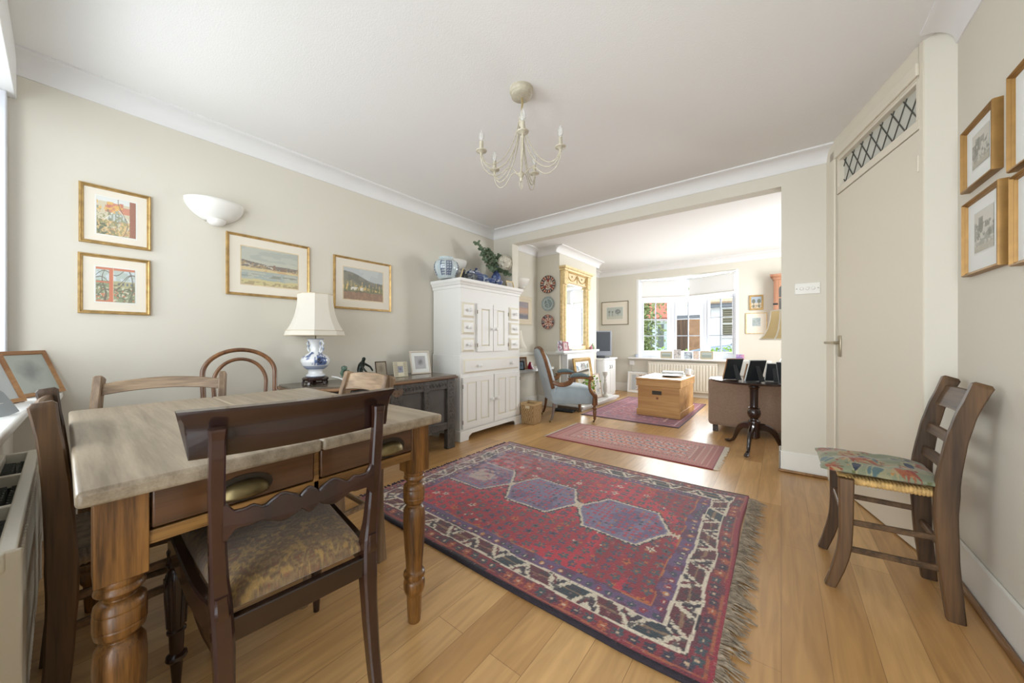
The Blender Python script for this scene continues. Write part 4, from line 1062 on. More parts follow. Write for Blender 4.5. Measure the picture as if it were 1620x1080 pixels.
def art_house(u, v):
    c = Cv(len(u), (206, 196, 168)); c.lay(v > 0.86+0.05*vn(u, v, 8), (222, 226, 224))
    c.lay((v > 0.62) & (v < 0.80+0.08*(np.abs(u-.45) < .12)) & (u > .2) & (u < .86), (202, 122, 96)); c.lay((v > .72) & (np.abs(u-0.30) < .05) & (v < .88), (188, 96, 78)); c.lay((v > .72) & (np.abs(u-0.62) < .05) & (v < .9), (192, 104, 84))
    roof = (v < 0.72-np.abs(u-.52)*1.0) & (v > .36) & (np.abs(u-.52) < .26); c.lay(roof, (150, 160, 150)); c.lay(roof & ((u*12) % 1 < .35) & (v < .58), (206, 214, 212))
    c.lay(np.abs(v-(0.74-np.abs(u-.52)*1.0)) < .014, (232, 232, 222), 0.9*1)
    c.lay((v < .4) & (fb(u, v, 9, 3) > .42), (214, 176, 112), .9); c.lay((v < .4) & (fb(u, v, 16, 5) > .6), (176, 128, 92), .8)
    c.lay((fb(u, v, 12, 7) > .56) & (u < .55) & (v < .75), (96, 104, 66), .8); c.lay((fb(u, v, 18, 8) > .58) & (v < .55), (132, 134, 82), .8)
    c.lay((fb(u, v, 14, 18) > .55) & (v > .6) & (v < .9) & (u < .7), (224, 176, 74), .9); c.lay((v < .3) & (u < .25) & (vn(u, v, 22, 3) > .5), (70, 84, 52))
    c.lay(np.abs(u-(.66+.12*np.sin(v*5))) < .012, (92, 74, 66), .8 * 1); c.lay(u > .84, (150, 78, 52)); c.lay((u > .84) & (vn(u, v, 60, 2) > .6), (128, 60, 40), .6)
    return c.c
def art_window(u, v):
    c = Cv(len(u), (128, 140, 104)); c.lay(v > .62, (196, 208, 214)); c.lay((v > .62) & (fb(u, v, 9, 4) > .55), (170, 186, 178), .9)
    c.lay((v > .42) & (v < .62) & (u > .45), (176, 168, 120), .8); c.lay((v > .5) & (v < .58) & (u > .5) & ((u*9) % 1 < .4), (84, 96, 112)); c.lay((fb(u, v, 14, 6) > .52) & (v < .5), (74, 88, 56), .9); c.lay((vn(u, v, 30, 9) > .72) & (v < .45), (206, 204, 180), .9)
    c.lay((vn(u, v, 22, 19) > .75) & (v < .4), (196, 108, 62), .9)
    for a, b_, s_ in ((.9, .72, 1.1), (.2, .6, -0.8), (.25, .5, .6), (.15, .8, .4)):
        c.lay(np.abs(v-(b_+s_*(u-a)*0.6+.1*np.sin(u*9))) < .014, (66, 56, 44), .9)
    c.lay(np.abs(u-(.2+.05*np.sin(v*7))) < .025*(1.2-v), (74, 64, 46)); c.lay(np.abs(u-(.95-.5*(v-.5)**2)) < .02, (60, 52, 42), .8)
    c.lay((np.abs(u-.38) < .055), (200, 96, 54)); c.lay(v > .94, (196, 98, 60)); c.lay((np.abs(v-.57) < .02) & (u < .38), (196, 92, 56)); c.lay((v < .035) & (u < .34), (196, 100, 60)); c.lay(np.abs(u-.435) < .006, (226, 200, 170))
    return c.c
def art_estuary(u, v):
    c = Cv(len(u), (166, 172, 160)); c.lay(v > .55, (164, 170, 162)); c.lay((v > .5) & (fb(u, v*2, 4, 3) > .52), (184, 188, 176), .6); c.lay((v < .66) & (v > .48), (188, 188, 170), .7)
    hill = .56+.09*np.clip(1-u*2.2, 0, 1)+.015*vn(u, v, 14); c.lay((v < hill) & (v > .42), (96, 88, 84)); c.lay((v < hill-.03) & (v > .42) & (fb(u, v, 22, 5) > .5), (150, 124, 84), .9); c.lay((v > .46) & (v < .56) & (vn(u, v, 40, 4) > .78), (206, 196, 178))
    c.lay((v < .47) & (v > .36) & (v < .47-.03*u), (206, 184, 132)); c.lay((v < .44) & (fb(u, v*2, 12, 9) > .55) & (v > .34), (190, 150, 100), .8)
    c.lay(v < .38, (148, 160, 158)); c.lay((v < .36) & (fb(u, v*3, 6, 13) > .52), (176, 178, 162), .8); c.lay((v < .3) & (v > .22) & (fb(u, v*2, 7, 23) > .5), (112, 116, 104), .8)
    c.lay((v < .13+.05*vn(u, v*0, 8, 2)), (196, 184, 128)); c.lay((v < .1) & (vn(u, v, 26, 12) > .5), (146, 126, 84), .8); c.lay((np.abs(u-.56) < .02) & (v < .6) & (v > .46), (120, 82, 66)); c.lay((np.abs(u-.72) < .06) & (v < .53) & (v > .45), (112, 80, 62), .9)
    return c.c
def art_fields(u, v):
    c = Cv(len(u), (178, 186, 190)); c.lay(fb(u, v, 4, 3) > .55, (196, 202, 202), .6)
    hill = .88-.32*u+.04*np.sin(u*7); c.lay(v < hill, (88, 92, 84)); c.lay((v < hill) & (fb(u, v, 7, 5) > .5), (112, 112, 100), .8); c.lay((v < hill-.28), (126, 124, 92), .7)
    c.lay((v < .42) & (v > .25), (98, 104, 64)); c.lay((v < .52-.2*u) & (v > .3) & (vn(u*1, v*.3, 30, 3) > .62), (206, 176, 96)); c.lay((v < .6) & (v > .28) & ((u*11+.2*vn(u, v, 8)) % 1 < .16) & (v < .42+.2*vn(u, v*0, 11, 4)), (212, 180, 104))
    c.lay((v < .4) & (v > .3) & (np.abs(u-.33) < .16) & (fb(u, v, 16, 8) > .45), (222, 218, 206)); c.lay(v < .24+.03*vn(u, v*0, 6), (132, 92, 66)); c.lay((v < .24) & (fb(u*3, v, 12, 6) > .55), (156, 112, 80), .8)
    c.lay((vn(u, v, 34, 15) > .7) & (v < .42) & (v > .22), (60, 72, 44), .8)
    return c.c
def art_etching(seed, warm=0):
    def f(u, v):
        c = Cv(len(u), (196, 196, 186)); c.lay(v > .55, (204, 202, 192)); n = fb(u, v, 5, seed)
        c.lay((n > .5) & (v < .8), (128, 130, 122), .8); c.lay((fb(u, v, 10, seed+3) > .55) & (v < .7) & (v > .3), (92, 94, 88), .8); c.lay((v < .25) & (fb(u, v*2, 14, seed+5) > .45), (150, 148, 136), .8)
        c.lay((np.abs(u-.3-.1*np.sin(seed)) < .12) & (v > .35) & (v < .85) & (n > .42), (104, 106, 98), .8); c.lay((v < .16), (176, 172, 156), .7)
        return c.c
    return f
LX = XL+0.0
framed('framed_picture', 'small gilt framed painting of red roofs, upper of the left-hand pair', 'picture', (LX, 0.185, 1.708), 90, 0.27, 0.322, 0.018, 0.016, GOLD, True, art_house, 0.145, 0.205, 90)
framed('framed_picture', 'small gilt framed painting of a garden behind orange window bars, lower left', 'picture', (LX, 0.182, 1.327), 90, 0.27, 0.326, 0.018, 0.016, GOLD, True, art_window, 0.145, 0.19, 90)
framed('framed_picture', 'wide gilt framed watercolour of an estuary below the scallop wall light', 'picture', (LX, 0.935, 1.543), 90, 0.525, 0.425, 0.018, 0.018, GOLD, True, art_estuary, 0.355, 0.262, 120, lip=True)
framed('framed_picture', 'gilt framed picture of a dark hill and yellow fields, partly behind the lampshade', 'picture', (LX, 1.655, 1.512), 90, 0.54, 0.45, 0.018, 0.018, GOLD, True, art_fields, 0.37, 0.275, 110, lip=True)
# four deep-framed etchings on the right wall
GD = GILTD
for (yc, zc, w_, h_, lab, sd) in ((2.14, 1.745, 0.275, 0.25, 'deep gilt framed etching of trees on the right wall, upper left of four', 3), (2.113, 1.424, 0.305, 0.295, 'gilt framed etching of woodland on the right wall, lower left of four', 9),
                                  (1.745, 1.725, 0.32, 0.315, 'gilt framed print on the right wall, upper one cut by the photo edge', 14), (1.73, 1.403, 0.32, 0.29, 'gilt framed print on the right wall, lower one cut by the photo edge', 21)):
    framed('etching', lab, 'picture', (XR, yc, zc), -90, w_, h_, 0.014, 0.026, GD, True, art_etching(sd), w_*0.52, h_*0.52, 60, 'etchings on the right wall', mm=MOUNTW, dz=0.01)

# ------------------------------------------------------------------ wall uplighters
def uplighter(label, loc, rz, W=0.31, H=0.13):
    t = thing('wall_uplighter', label, 'wall light', loc, rz, 'plaster wall uplighters')
    w = MB(); loops = []
    n = 20
    for j in range(10):
        s_ = j/9; z = -H*(1-(s_)**1.7) if False else -H+H*(math.sin(s_*math.pi/2)**1.0)*1.0
        z = -H*(0.45*math.cos(s_*math.pi/2)+0.55*(1-s_)); r = 0.30+0.70*math.sin(min(1, s_)*math.pi/2)
        loops.append([(W/2*r*math.cos(a), -0.135*r*math.sin(a), z) for a in [math.pi*k/n for k in range(n+1)]])
    w.rings(loops, closed=False, cap=False)
    o = w.build('bowl', PLASTER, t); m_ = o.modifiers.new('solid', 'SOLIDIFY'); m_.thickness = 0.006
    w = MB(); w.lathe([(0.0, -0.03), (0.03, -0.027), (0.046, -0.012), (0.05, 0.004), (0.047, 0.01), (0, 0.012)], (0, -0.045, -H+0.002), 24)
    w.build('lower_cap', PLASTER, t)
    MB().box(-0.05, 0.05, -0.012, 0, -H+0.01, -0.02).build('back_plate', PLASTER, t, bevel=0.003)
    return t
uplighter('white plaster bowl uplighter on the left wall above the estuary picture', (XL, 0.615, 1.925), 90)
uplighter('white plaster bowl uplighter on the left wall behind the jars on the cupboard', (XL, 2.75, 1.925), 90, 0.30)
uplighter('white plaster bowl uplighter in the far room above the sunset picture', (XL2, 4.10, 1.91), 90, 0.32)

# ------------------------------------------------------------------ chandelier
CXc, CYc = -1.15, 1.57
t = thing('chandelier', 'cream metal five-arm chandelier with candle bulbs hanging from the ceiling', 'chandelier', (CXc, CYc, 0))
MB().lathe([(0.0, 2.372), (0.048, 2.374), (0.056, 2.380), (0.056, 2.392), (0.062, 2.396), (0.066, 2.404), (0.066, 2.42)], (0, 0, 0), 32).build('ceiling_rose', CHANDP, t)
w = MB(); w.tube([(0.0, 0, 2.38), (0.004, 0.002, 2.34), (-0.001, 0, 2.30), (0.0, 0.0, 2.265)], 0.0035, 8); w.tube([(0.006, 0, 2.38), (0.009, 0.003, 2.34), (0.005, 0, 2.30), (0.0, 0.0, 2.265)], 0.002, 8)
w.build('cord', mat('twisted_gold_cord', S(160, 140, 96), rough=0.5), t)
w = MB(); w.lathe([(0, 2.27), (0.010, 2.266), (0.016, 2.254), (0.017, 2.244), (0.012, 2.236), (0.016, 2.230), (0.014, 2.216), (0.006, 2.206), (0.0045, 2.19), (0.0045, 1.965), (0.008, 1.96), (0.014, 1.955), (0.022, 1.945), (0.012, 1.932), (0.006, 1.928), (0.011, 1.922), (0.008, 1.912), (0.0, 1.90)], (0, 0, 0), 20)
w.build('stem', CHANDP, t)
w = MB()
for k in range(3):
    a = k*2.09
    w.tube([(0.005*math.cos(a), 0.005*math.sin(a), 1.92), (0.012*math.cos(a), 0.012*math.sin(a), 1.895), (0.007*math.cos(a), 0.007*math.sin(a), 1.87), (0, 0, 1.862)], 0.002, 6)
w.build('finial', CHANDP, t)
for ang in (-52, 14, 105, 172, 231):
    a = ang*D2R; ca, sa = math.cos(a), math.sin(a)
    def R_(r, z): return (r*ca, r*sa, z)
    w = MB()
    def bez(p0, p1, p2, p3, n=18):
        out = []
        for i in range(n+1):
            t_ = i/n; q = (1-t_)
            out.append(R_(q**3*p0[0]+3*q*q*t_*p1[0]+3*q*t_*t_*p2[0]+t_**3*p3[0], q**3*p0[1]+3*q*q*t_*p1[1]+3*q*t_*t_*p2[1]+t_**3*p3[1]))
        return out
    w.tube(bez((0.012, 2.235), (0.02, 1.97), (0.20, 1.88), (0.225, 2.03)), 0.0032, 8)
    w.tube(bez((0.016, 2.235), (0.05, 2.02), (0.19, 1.91), (0.222, 2.03)), 0.0028, 8)
    w.tube(bez((0.02, 1.945), (0.09, 2.03), (0.10, 1.90), (0.17, 1.925))+bez((0.17, 1.925), (0.20, 1.935), (0.228, 1.97), (0.228, 2.03))[1:], 0.0026, 8)
    arm = w.build('arm', CHANDP, t)
    cx_, cy_ = 0.225*ca, 0.225*sa
    MB().lathe([(0.004, 2.02), (0.008, 2.026), (0.006, 2.034), (0.012, 2.040), (0.028, 2.046), (0.030, 2.050), (0.027, 2.052), (0.010, 2.05), (0.0, 2.05)], (cx_, cy_, 0), 24).build('drip_pan', CHANDP, arm)
    MB().lathe([(0.0105, 2.05), (0.0105, 2.10), (0.0, 2.10)], (cx_, cy_, 0), 18).build('candle_sleeve', CHANDP, arm)
    MB().lathe([(0.006, 2.10), (0.010, 2.108), (0.0145, 2.120), (0.0155, 2.130), (0.012, 2.146), (0.006, 2.160), (0.001, 2.170)], (cx_, cy_, 0), 18).build('candle_bulb', BULB, arm)

# ------------------------------------------------------------------ light switch
t = thing('light_switch', 'white triple dimmer switch plate on the pier right of the opening', 'light switch', (0.155, YB, 1.408))
MB().box(-0.074, 0.074, -0.008, 0, -0.042, 0.042).build('switch_plate', TRIM, t, bevel=0.003)
for k in (-1, 0, 1):
    M = Matrix.Translation((k*0.033, -0.008, 0)) @ Matrix.Rotation(math.pi/2, 4, 'X')
    MB().lathe([(0.012, 0), (0.012, 0.005), (0.010, 0.007), (0, 0.007)], (0, 0, 0), 18, M).build('dimmer_knob', TRIM, t)
for k in (-1, 1):
    M = Matrix.Translation((k*0.062, -0.008, 0)) @ Matrix.Rotation(math.pi/2, 4, 'X')
    MB().lathe([(0.0035, 0), (0.003, 0.0015), (0, 0.002)], (0, 0, 0), 8, M).build('screw', BRASS, t)

# ------------------------------------------------------------------ near radiator
t = thing('radiator', 'white double panel radiator under the near window, seen from above at the left edge', 'radiator', (0, 0, 0))
for ya, yb_ in ((-0.078, -0.06), (-0.15, -0.132)):
    w = MB(); loops = []
    n_ = 44
    w.box(-2.25, -1.22, ya, yb_, 0.1, 0.585)
    for k in range(n_):
        x = -2.235+k*1.0/(n_-1)
        w.box(x-0.0065, x+0.0065, yb_ if yb_ > -0.1 else ya-0.006, (yb_+0.007) if yb_ > -0.1 else ya, 0.14, 0.56)
    w.build('panel', RADM, t, bevel=0.005)
w = MB(); w.box(-2.255, -1.215, -0.082, -0.056, 0.572, 0.602); w.box(-2.255, -1.215, -0.154, -0.128, 0.572, 0.602)
for x in (-2.25, -1.9, -1.56, -1.22): w.box(x-0.004, x+0.012, -0.13, -0.07, 0.56, 0.60)
w.box(-1.222, -1.214, -0.15, -0.05, 0.1, 0.6); w.box(-2.256, -2.248, -0.15, -0.05, 0.1, 0.6)
w.build('top_rail', RADM, t, bevel=0.006, seg=3)
w = MB()
pts = []
for k in range(160):
    x = -2.24+k*0.0064; pts.append((x, -0.13+(0.024 if (k//2) % 2 else 0.0)))
w.prism([(a, b) for a, b in pts]+[(a, b-0.003) for a, b in pts[::-1]], 'z', 0.12, 0.568)
pts = [(a, -0.07-(0.0 if (i//2) % 2 else 0.024)) for i, (a, b) in enumerate(pts)]
w.prism([(a, b) for a, b in pts]+[(a, b-0.003) for a, b in pts[::-1]], 'z', 0.12, 0.568)
w.box(-2.24, -1.23, -0.13, -0.07, 0.10, 0.14)
w.build('convector_fins', FINM, t, flat=True)
for x in (-2.2, -1.27):
    MB().tube([(x, -0.1, 0.11), (x, -0.1, 0.0)], 0.008, 10).build('pipe', RADM, t)
# photo frames on the near sill
PHOTO = colmat('faded_photograph', 0.35)
def art_blur(seed, base=(206, 210, 204), dark=(128, 130, 132)):
    def f(u, v):
        c = Cv(len(u), base); d = np.hypot(u-.5, (v-.55)); m_ = np.clip(1.3-d/.26+0.8*(fb(u, v, 5, seed)-.5), 0, 1)
        c.c = c.c*(1-m_[:, None]*.8)+np.array(S(*dark)[:3])[None, :]*m_[:, None]*.8
        return c.c
    return f
def standing(name, label, loc, rz, w_, h_, fw, fm, img, mount=0.0, lean=14, mm=None, depth=0.012, group=None, back=False, fan=False, nx=40, cat='photo frame'):
    t = thing(name, label, cat, loc, rz, group)
    M = Matrix.Rotation(-lean*D2R, 4, 'X')
    def tr(w):
        for v_ in w.bm.verts: v_.co = M @ (v_.co+Vector((0, 0, h_/2)))
        return w
    tr(MB().frame(w_, h_, [(0, 0), (0, -depth), (fw*.2, -depth*1.15), (fw*.8, -depth*0.9), (fw, -depth*.5), (fw, 0)])).build('frame', fm, t)
    tr(MB().box(-w_/2+0.003, w_/2-0.003, 0.0, 0.004, -h_/2+0.003, h_/2-0.003)).build('backing', BLACK, t, flat=True)
    if mount: tr(MB().box(-w_/2+fw*.8, w_/2-fw*.8, -depth*.4, 0, -h_/2+fw*.8, h_/2-fw*.8)).build('mount', mm or MOUNTW, t, flat=True)
    iw = w_-2*fw-2*mount; ih = h_-2*fw-2*mount
    o = picture_plane('photograph', iw, ih, nx, img, t, -depth*.45 if mount else -depth*.35, 0, 0, PHOTO)
    for v_ in o.data.vertices: v_.co = M @ (v_.co+Vector((0, 0, h_/2)))
    # easel strut
    c_ = math.sin(lean*D2R)*h_*0.75
    top = Vector((0, math.sin(lean*D2R)*h_*0.72+0.005, math.cos(lean*D2R)*h_*0.72))
    w = MB(); w.bar([top, (0.0, top.y+h_*0.28, 0.004)], [w_*0.22, w_*0.34], 0.004, (1, 0, 0), 0.1); w.build('easel_strut', BLACK, t)
    return t
TEAK = wood('light_teak_frame', S(150, 104, 62), S(196, 152, 106), 'x', 1.0, 0.4, 10, 0.08)
standing('framed_photograph', 'light teak framed photograph leaning on the near window sill by the left wall', (-2.83, -0.062, 0.752), 150, 0.25, 0.225, 0.018, TEAK, art_blur(4, (176, 184, 178), (128, 132, 132)), 0, 20)
standing('framed_photograph', 'honey wood framed photograph at the left edge of the photo, on the near window sill', (-2.50, -0.165, 0.752), 150, 0.24, 0.22, 0.018, TEAK, art_blur(8, (190, 196, 198), (160, 166, 172)), 0, 20)
t = thing('acrylic_card_holder', 'curved clear acrylic photo stand on the near window sill', 'photo stand', (-2.18, -0.17, 0.752), 60)
w = MB(); w.bar([(-0.05, 0.02, 0.0), (-0.042, 0.01, 0.05), (-0.03, 0, 0.085), (-0.01, 0, 0.096), (0.012, 0, 0.085), (0.03, 0.01, 0.05), (0.05, 0.02, 0.0)], 0.08, 0.004, (0, 1, 0), 0.1)
w.build('arched_strip', mat('smoked_acrylic', S(150, 158, 164), rough=0.08), t)
MB().box(-0.03, 0.035, -0.02, 0.02, 0.0, 0.045).build('white_card', WHITE, t, flat=True)

# ------------------------------------------------------------------ things on the sideboard
t = thing('table_lamp', 'blue and white handled vase lamp with cream bell shade on the dark sideboard', 'lamp', (-2.775, 1.165, ZS+0.0015), 20)
w = MB()
w.lathe([(0.085, 0.028), (0.088, 0.034), (0.088, 0.044), (0.08, 0.05), (0.0, 0.052)], (0, 0, 0), 28)
for k in range(5):
    a = k*2*math.pi/5; w.bar([(0.066*math.cos(a), 0.066*math.sin(a), 0.034), (0.082*math.cos(a), 0.082*math.sin(a), 0.015), (0.086*math.cos(a), 0.086*math.sin(a), 0.0)], [0.03, 0.022, 0.02], 0.012, (-math.sin(a), math.cos(a), 0))
w.lathe([(0.07, 0.006), (0.074, 0.01), (0.07, 0.016), (0, 0.016)], (0, 0, 0), 28)
w.build('carved_stand', MAHOG, t)
w = MB(); prof = [(0.058, 0.052), (0.066, 0.056), (0.064, 0.066), (0.050, 0.078), (0.048, 0.095), (0.052, 0.105), (0.070, 0.118), (0.088, 0.140), (0.097, 0.165), (0.096, 0.185), (0.084, 0.205), (0.064, 0.220), (0.044, 0.232), (0.033, 0.246), (0.031, 0.27), (0.034, 0.295), (0.042, 0.315), (0.054, 0.332), (0.056, 0.337), (0.048, 0.338), (0.0, 0.336)]
pz = np.interp(np.linspace(0, len(prof)-1, 90), range(len(prof)), [p_[1] for p_ in prof]); pr_ = np.interp(np.linspace(0, len(prof)-1, 90), range(len(prof)), [p_[0] for p_ in prof])
w.lathe(list(zip(pr_, pz)), (0, 0, 0), 72)
PORC = colmat('blue_white_porcelain', 0.12, spec=0.6)
def porcelain_cols(o, bands, seed=1, base=(226, 228, 230), blue=(70, 96, 150), thr=0.56, zr=(0, 1), side=None, f=18):
    p = coords(o); a = np.arctan2(p[:, 1], p[:, 0]); z = p[:, 2]; r_ = 0.08
    X_ = a*r_; c = Cv(len(p), base)
    c.lay((fb(X_+5, z, f, seed) > thr) & (z > zr[0]) & (z < zr[1]), blue, 0.85)
    c.lay((fb(X_+5, z, f*2.2, seed+4) > thr+.05) & (z > zr[0]) & (z < zr[1]), (48, 66, 116), 0.7)
    for z0, z1 in bands: c.lay((z > z0) & (z < z1), blue, 0.85)
    return c
o = w.build('vase_body', PORC, t)
c = porcelain_cols(o, [(0.056, 0.06), (0.113, 0.119), (0.125, 0.129), (0.333, 0.338)], 6, thr=0.6, zr=(0.2, 0.24))
p = coords(o); a = np.arctan2(p[:, 1], p[:, 0]); z = p[:, 2]
c.lay((z > 0.118) & (z < 0.136) , (132, 148, 178), .8)
d_ = np.hypot((a+0.35)*0.09, (z-0.172)); c.lay((d_ < 0.042+0.01*np.sin(a*30)) & (z > 0.14), (74, 98, 148), .95); c.lay((d_ < 0.03) & (fb(a+3, z*10, 9, 4) > .52), (30, 36, 48), .9)
for a0, z0, r0 in ((-1.35, .19, .010), (-1.9, .195, .008), (-2.2, .15, .012), (-0.95, .155, .008), (0.7, .19, .012), (1.6, .16, .02), (2.6, .17, .02)):
    dd_ = np.hypot((((a-a0+math.pi) % (2*math.pi))-math.pi)*0.09, z-z0); c.lay(dd_ < r0*(1+.3*np.sin(a*60)), (92, 112, 158), .85)
set_cols(o, c.c)
for sx in (-1, 1):
    w = MB()
    w.tube([(sx*0.045, 0, 0.325), (sx*0.066, 0, 0.318), (sx*0.078, 0, 0.300), (sx*0.066, 0, 0.282), (sx*0.074, 0, 0.264), (sx*0.064, 0, 0.245), (sx*0.046, 0, 0.232), (sx*0.04, 0, 0.25), (sx*0.05, 0, 0.275), (sx*0.044, 0, 0.30), (sx*0.045, 0, 0.325)], [0.006, 0.007, 0.008, 0.007, 0.009, 0.008, 0.006, 0.005, 0.006, 0.005, 0.005], 8)
    hd_ = w.build('handle', PORC, t); q = coords(hd_); cc = Cv(len(q), (216, 220, 224)); cc.lay(vn(q[:, 0]+1, q[:, 2], 70, 4) > .55, (96, 112, 150), .8); set_cols(hd_, cc.c)
MB().tube([(0, 0, 0.33), (0, 0, 0.55)], 0.0045, 10).build('brass_rod', BRASS, t)
w = MB(); loops = []
n = 8
for s_ in [k/14 for k in range(15)]:
    z = 0.395+s_*0.275; r_ = 0.118+0.072*(1-s_)**2.4
    l = []
    for k in range(n):
        for j in range(6):
            a0 = 2*math.pi*k/n; a1 = 2*math.pi*(k+1)/n; tt = j/6
            x = math.cos(a0)*(1-tt)+math.cos(a1)*tt; y = math.sin(a0)*(1-tt)+math.sin(a1)*tt
            l.append((x*r_, y*r_, z))
    loops.append(l)
w.rings(loops, cap=False); w.build('lamp_shade', SHADE, t, angle=12)
w = MB(); w.rings([[(r_*math.cos(2*math.pi*k/n), r_*math.sin(2*math.pi*k/n), z) for k in range(n)] for r_, z in ((0.201, 0.362), (0.193, 0.398), (0.190, 0.398), (0.198, 0.362))], cyc=False, cap=False)
w.build('shade_skirt', SHADE, t, angle=12)
w = MB()
for r_, z in ((0.119, 0.67), (0.2015, 0.362), (0.194, 0.398)):
    w.tube([(r_*math.cos(2*math.pi*k/n), r_*math.sin(2*math.pi*k/n), z) for k in range(n)], 0.0022, 6, cyc=True)
w.build('shade_piping', mat('beige_piping', S(206, 190, 160), rough=0.6), t)

t = thing('porcelain_ladle', 'white porcelain ladle lying beside the lamp base on the sideboard', 'ladle', (-2.64, 1.375, ZS), 60)
w = MB(); w.tube([(-0.14, 0, 0.05), (-0.10, 0, 0.042), (-0.05, 0, 0.018), (-0.02, 0, 0.010), (0.01, 0, 0.010)], [0.005, 0.006, 0.006, 0.008, 0.012], 10); w.build('ladle_handle', CHINA, t)
w = MB(); w.lathe([(0.0, 0.001), (0.018, 0.002), (0.030, 0.010), (0.034, 0.018), (0.031, 0.018), (0.026, 0.011), (0.0, 0.006)], (0.035, 0, 0), 20); w.build('bowl', CHINA, t)
# green bronze figurine : bent kneeling figure
BRZ = mat('green_bronze', S(44, 50, 46), rough=0.3, metal=0.55, var=0.3, vscale=25)
JADE = mat('green_soapstone', S(88, 112, 96), rough=0.25, var=0.35, vscale=30)
o = MB()
me = bpy.data.meshes.new('figurine'); 
nodes = [((0, 0, 0.02), .032), ((0.0, 0.012, 0.06), .022), ((0.0, 0.0, 0.10), .024), ((-0.005, -0.015, 0.135), .018), ((-0.012, -0.026, 0.150), .010), ((-0.02, -0.036, 0.166), .017), ((-0.026, -0.040, 0.178), .012),
         ((0.03, -0.02, 0.125), .010), ((0.05, -0.055, 0.10), .008), ((0.055, -0.075, 0.065), .007), ((-0.035, -0.02, 0.12), .010), ((-0.06, -0.055, 0.09), .008), ((-0.05, -0.08, 0.055), .007), ((0.03, -0.05, 0.035), .016), ((0.035, 0.01, 0.012), .012), ((-0.03, -0.05, 0.035), .016), ((-0.035, 0.01, 0.012), .012)]
edges = [(0, 1), (1, 2), (2, 3), (3, 4), (4, 5), (5, 6), (3, 7), (7, 8), (8, 9), (3, 10), (10, 11), (11, 12), (0, 13), (13, 14), (0, 15), (15, 16)]
me.from_pydata([n_[0] for n_ in nodes], edges, [])
fo = bpy.data.objects.new('figurine', me); COL.objects.link(fo)
sk = fo.modifiers.new('skin', 'SKIN'); 
for i, n_ in enumerate(nodes): me.skin_vertices[0].data[i].radius = (n_[1], n_[1])
me.skin_vertices[0].data[0].use_root = True
sb = fo.modifiers.new('sub', 'SUBSURF'); sb.levels = 2; sb.render_levels = 2
me.materials.append(BRZ); fo.location = (-2.74, 1.50, ZS+0.0); fo.rotation_euler = (0, 0, 2.2); fo.scale = (1.05, 1.05, 1.05)
tag(fo, 'small dark bronze crouching figure on the sideboard, behind the pale chair crest', 'figurine')
w = MB(); w.lathe([(0.0, 0), (0.035, 0), (0.034, 0.01), (0.03, 0.02), (0.034, 0.045), (0.04, 0.065), (0.034, 0.085), (0.022, 0.092)], (0, 0, 0), 16, Matrix.Translation((-2.72, 1.375, ZS)) @ Matrix.Scale(0.6, 4, Vector((0, 1, 0))))
w.lathe([(0.0, -0.022), (0.018, -0.016), (0.023, 0), (0.018, 0.014), (0, 0.02)], (-2.72, 1.355, ZS+0.108), 16)
w.tube([(-2.72, 1.345, ZS+0.095), (-2.715, 1.33, ZS+0.07), (-2.715, 1.345, ZS+0.04)], [0.010, 0.011, 0.008], 8)
tag(w.build('soapstone_figure', JADE), 'green soapstone seated figure between the lamp and the bronze on the sideboard', 'figurine')
standing('framed_photograph', 'thin dark brown photo frame at the back of the sideboard behind the pale chair', (-2.80, 1.73, ZS), 82, 0.10, 0.14, 0.007, wood('brown_thin_frame', S(70, 50, 32), S(110, 84, 58), 'x'), art_blur(31, (176, 164, 146), (136, 126, 112)), 0, 14)
BONE = mat('bone_strip', S(206, 198, 174), rough=0.5)
fr = standing('framed_photograph', 'small photo frame banded in bone strips with dark edge on the sideboard', (-2.68, 1.845, ZS), 78, 0.125, 0.135, 0.038, BONE, art_blur(33, (150, 150, 160), (104, 104, 120)), 0, 16)
w = MB(); M = Matrix.Rotation(-16*D2R, 4, 'X')
for k in range(14):
    z = 0.006+k*0.0093
    for x0, x1 in ((-0.061, -0.028), (0.028, 0.061)):
        w.box(x0, x1, -0.0155, -0.012, z, z+0.0022, M)
w.build('dark_inlay_lines', mat('inlay_dark', S(110, 98, 80), rough=0.5), fr, flat=True)
standing('framed_photograph', 'large white and taupe photo frame at the right end of the sideboard', (-2.765, 2.13, ZS), 84, 0.215, 0.225, 0.016, mat('taupe_painted_frame', S(206, 196, 182), rough=0.5), art_blur(35, (176, 174, 176), (100, 98, 98)), 0.033, 12)

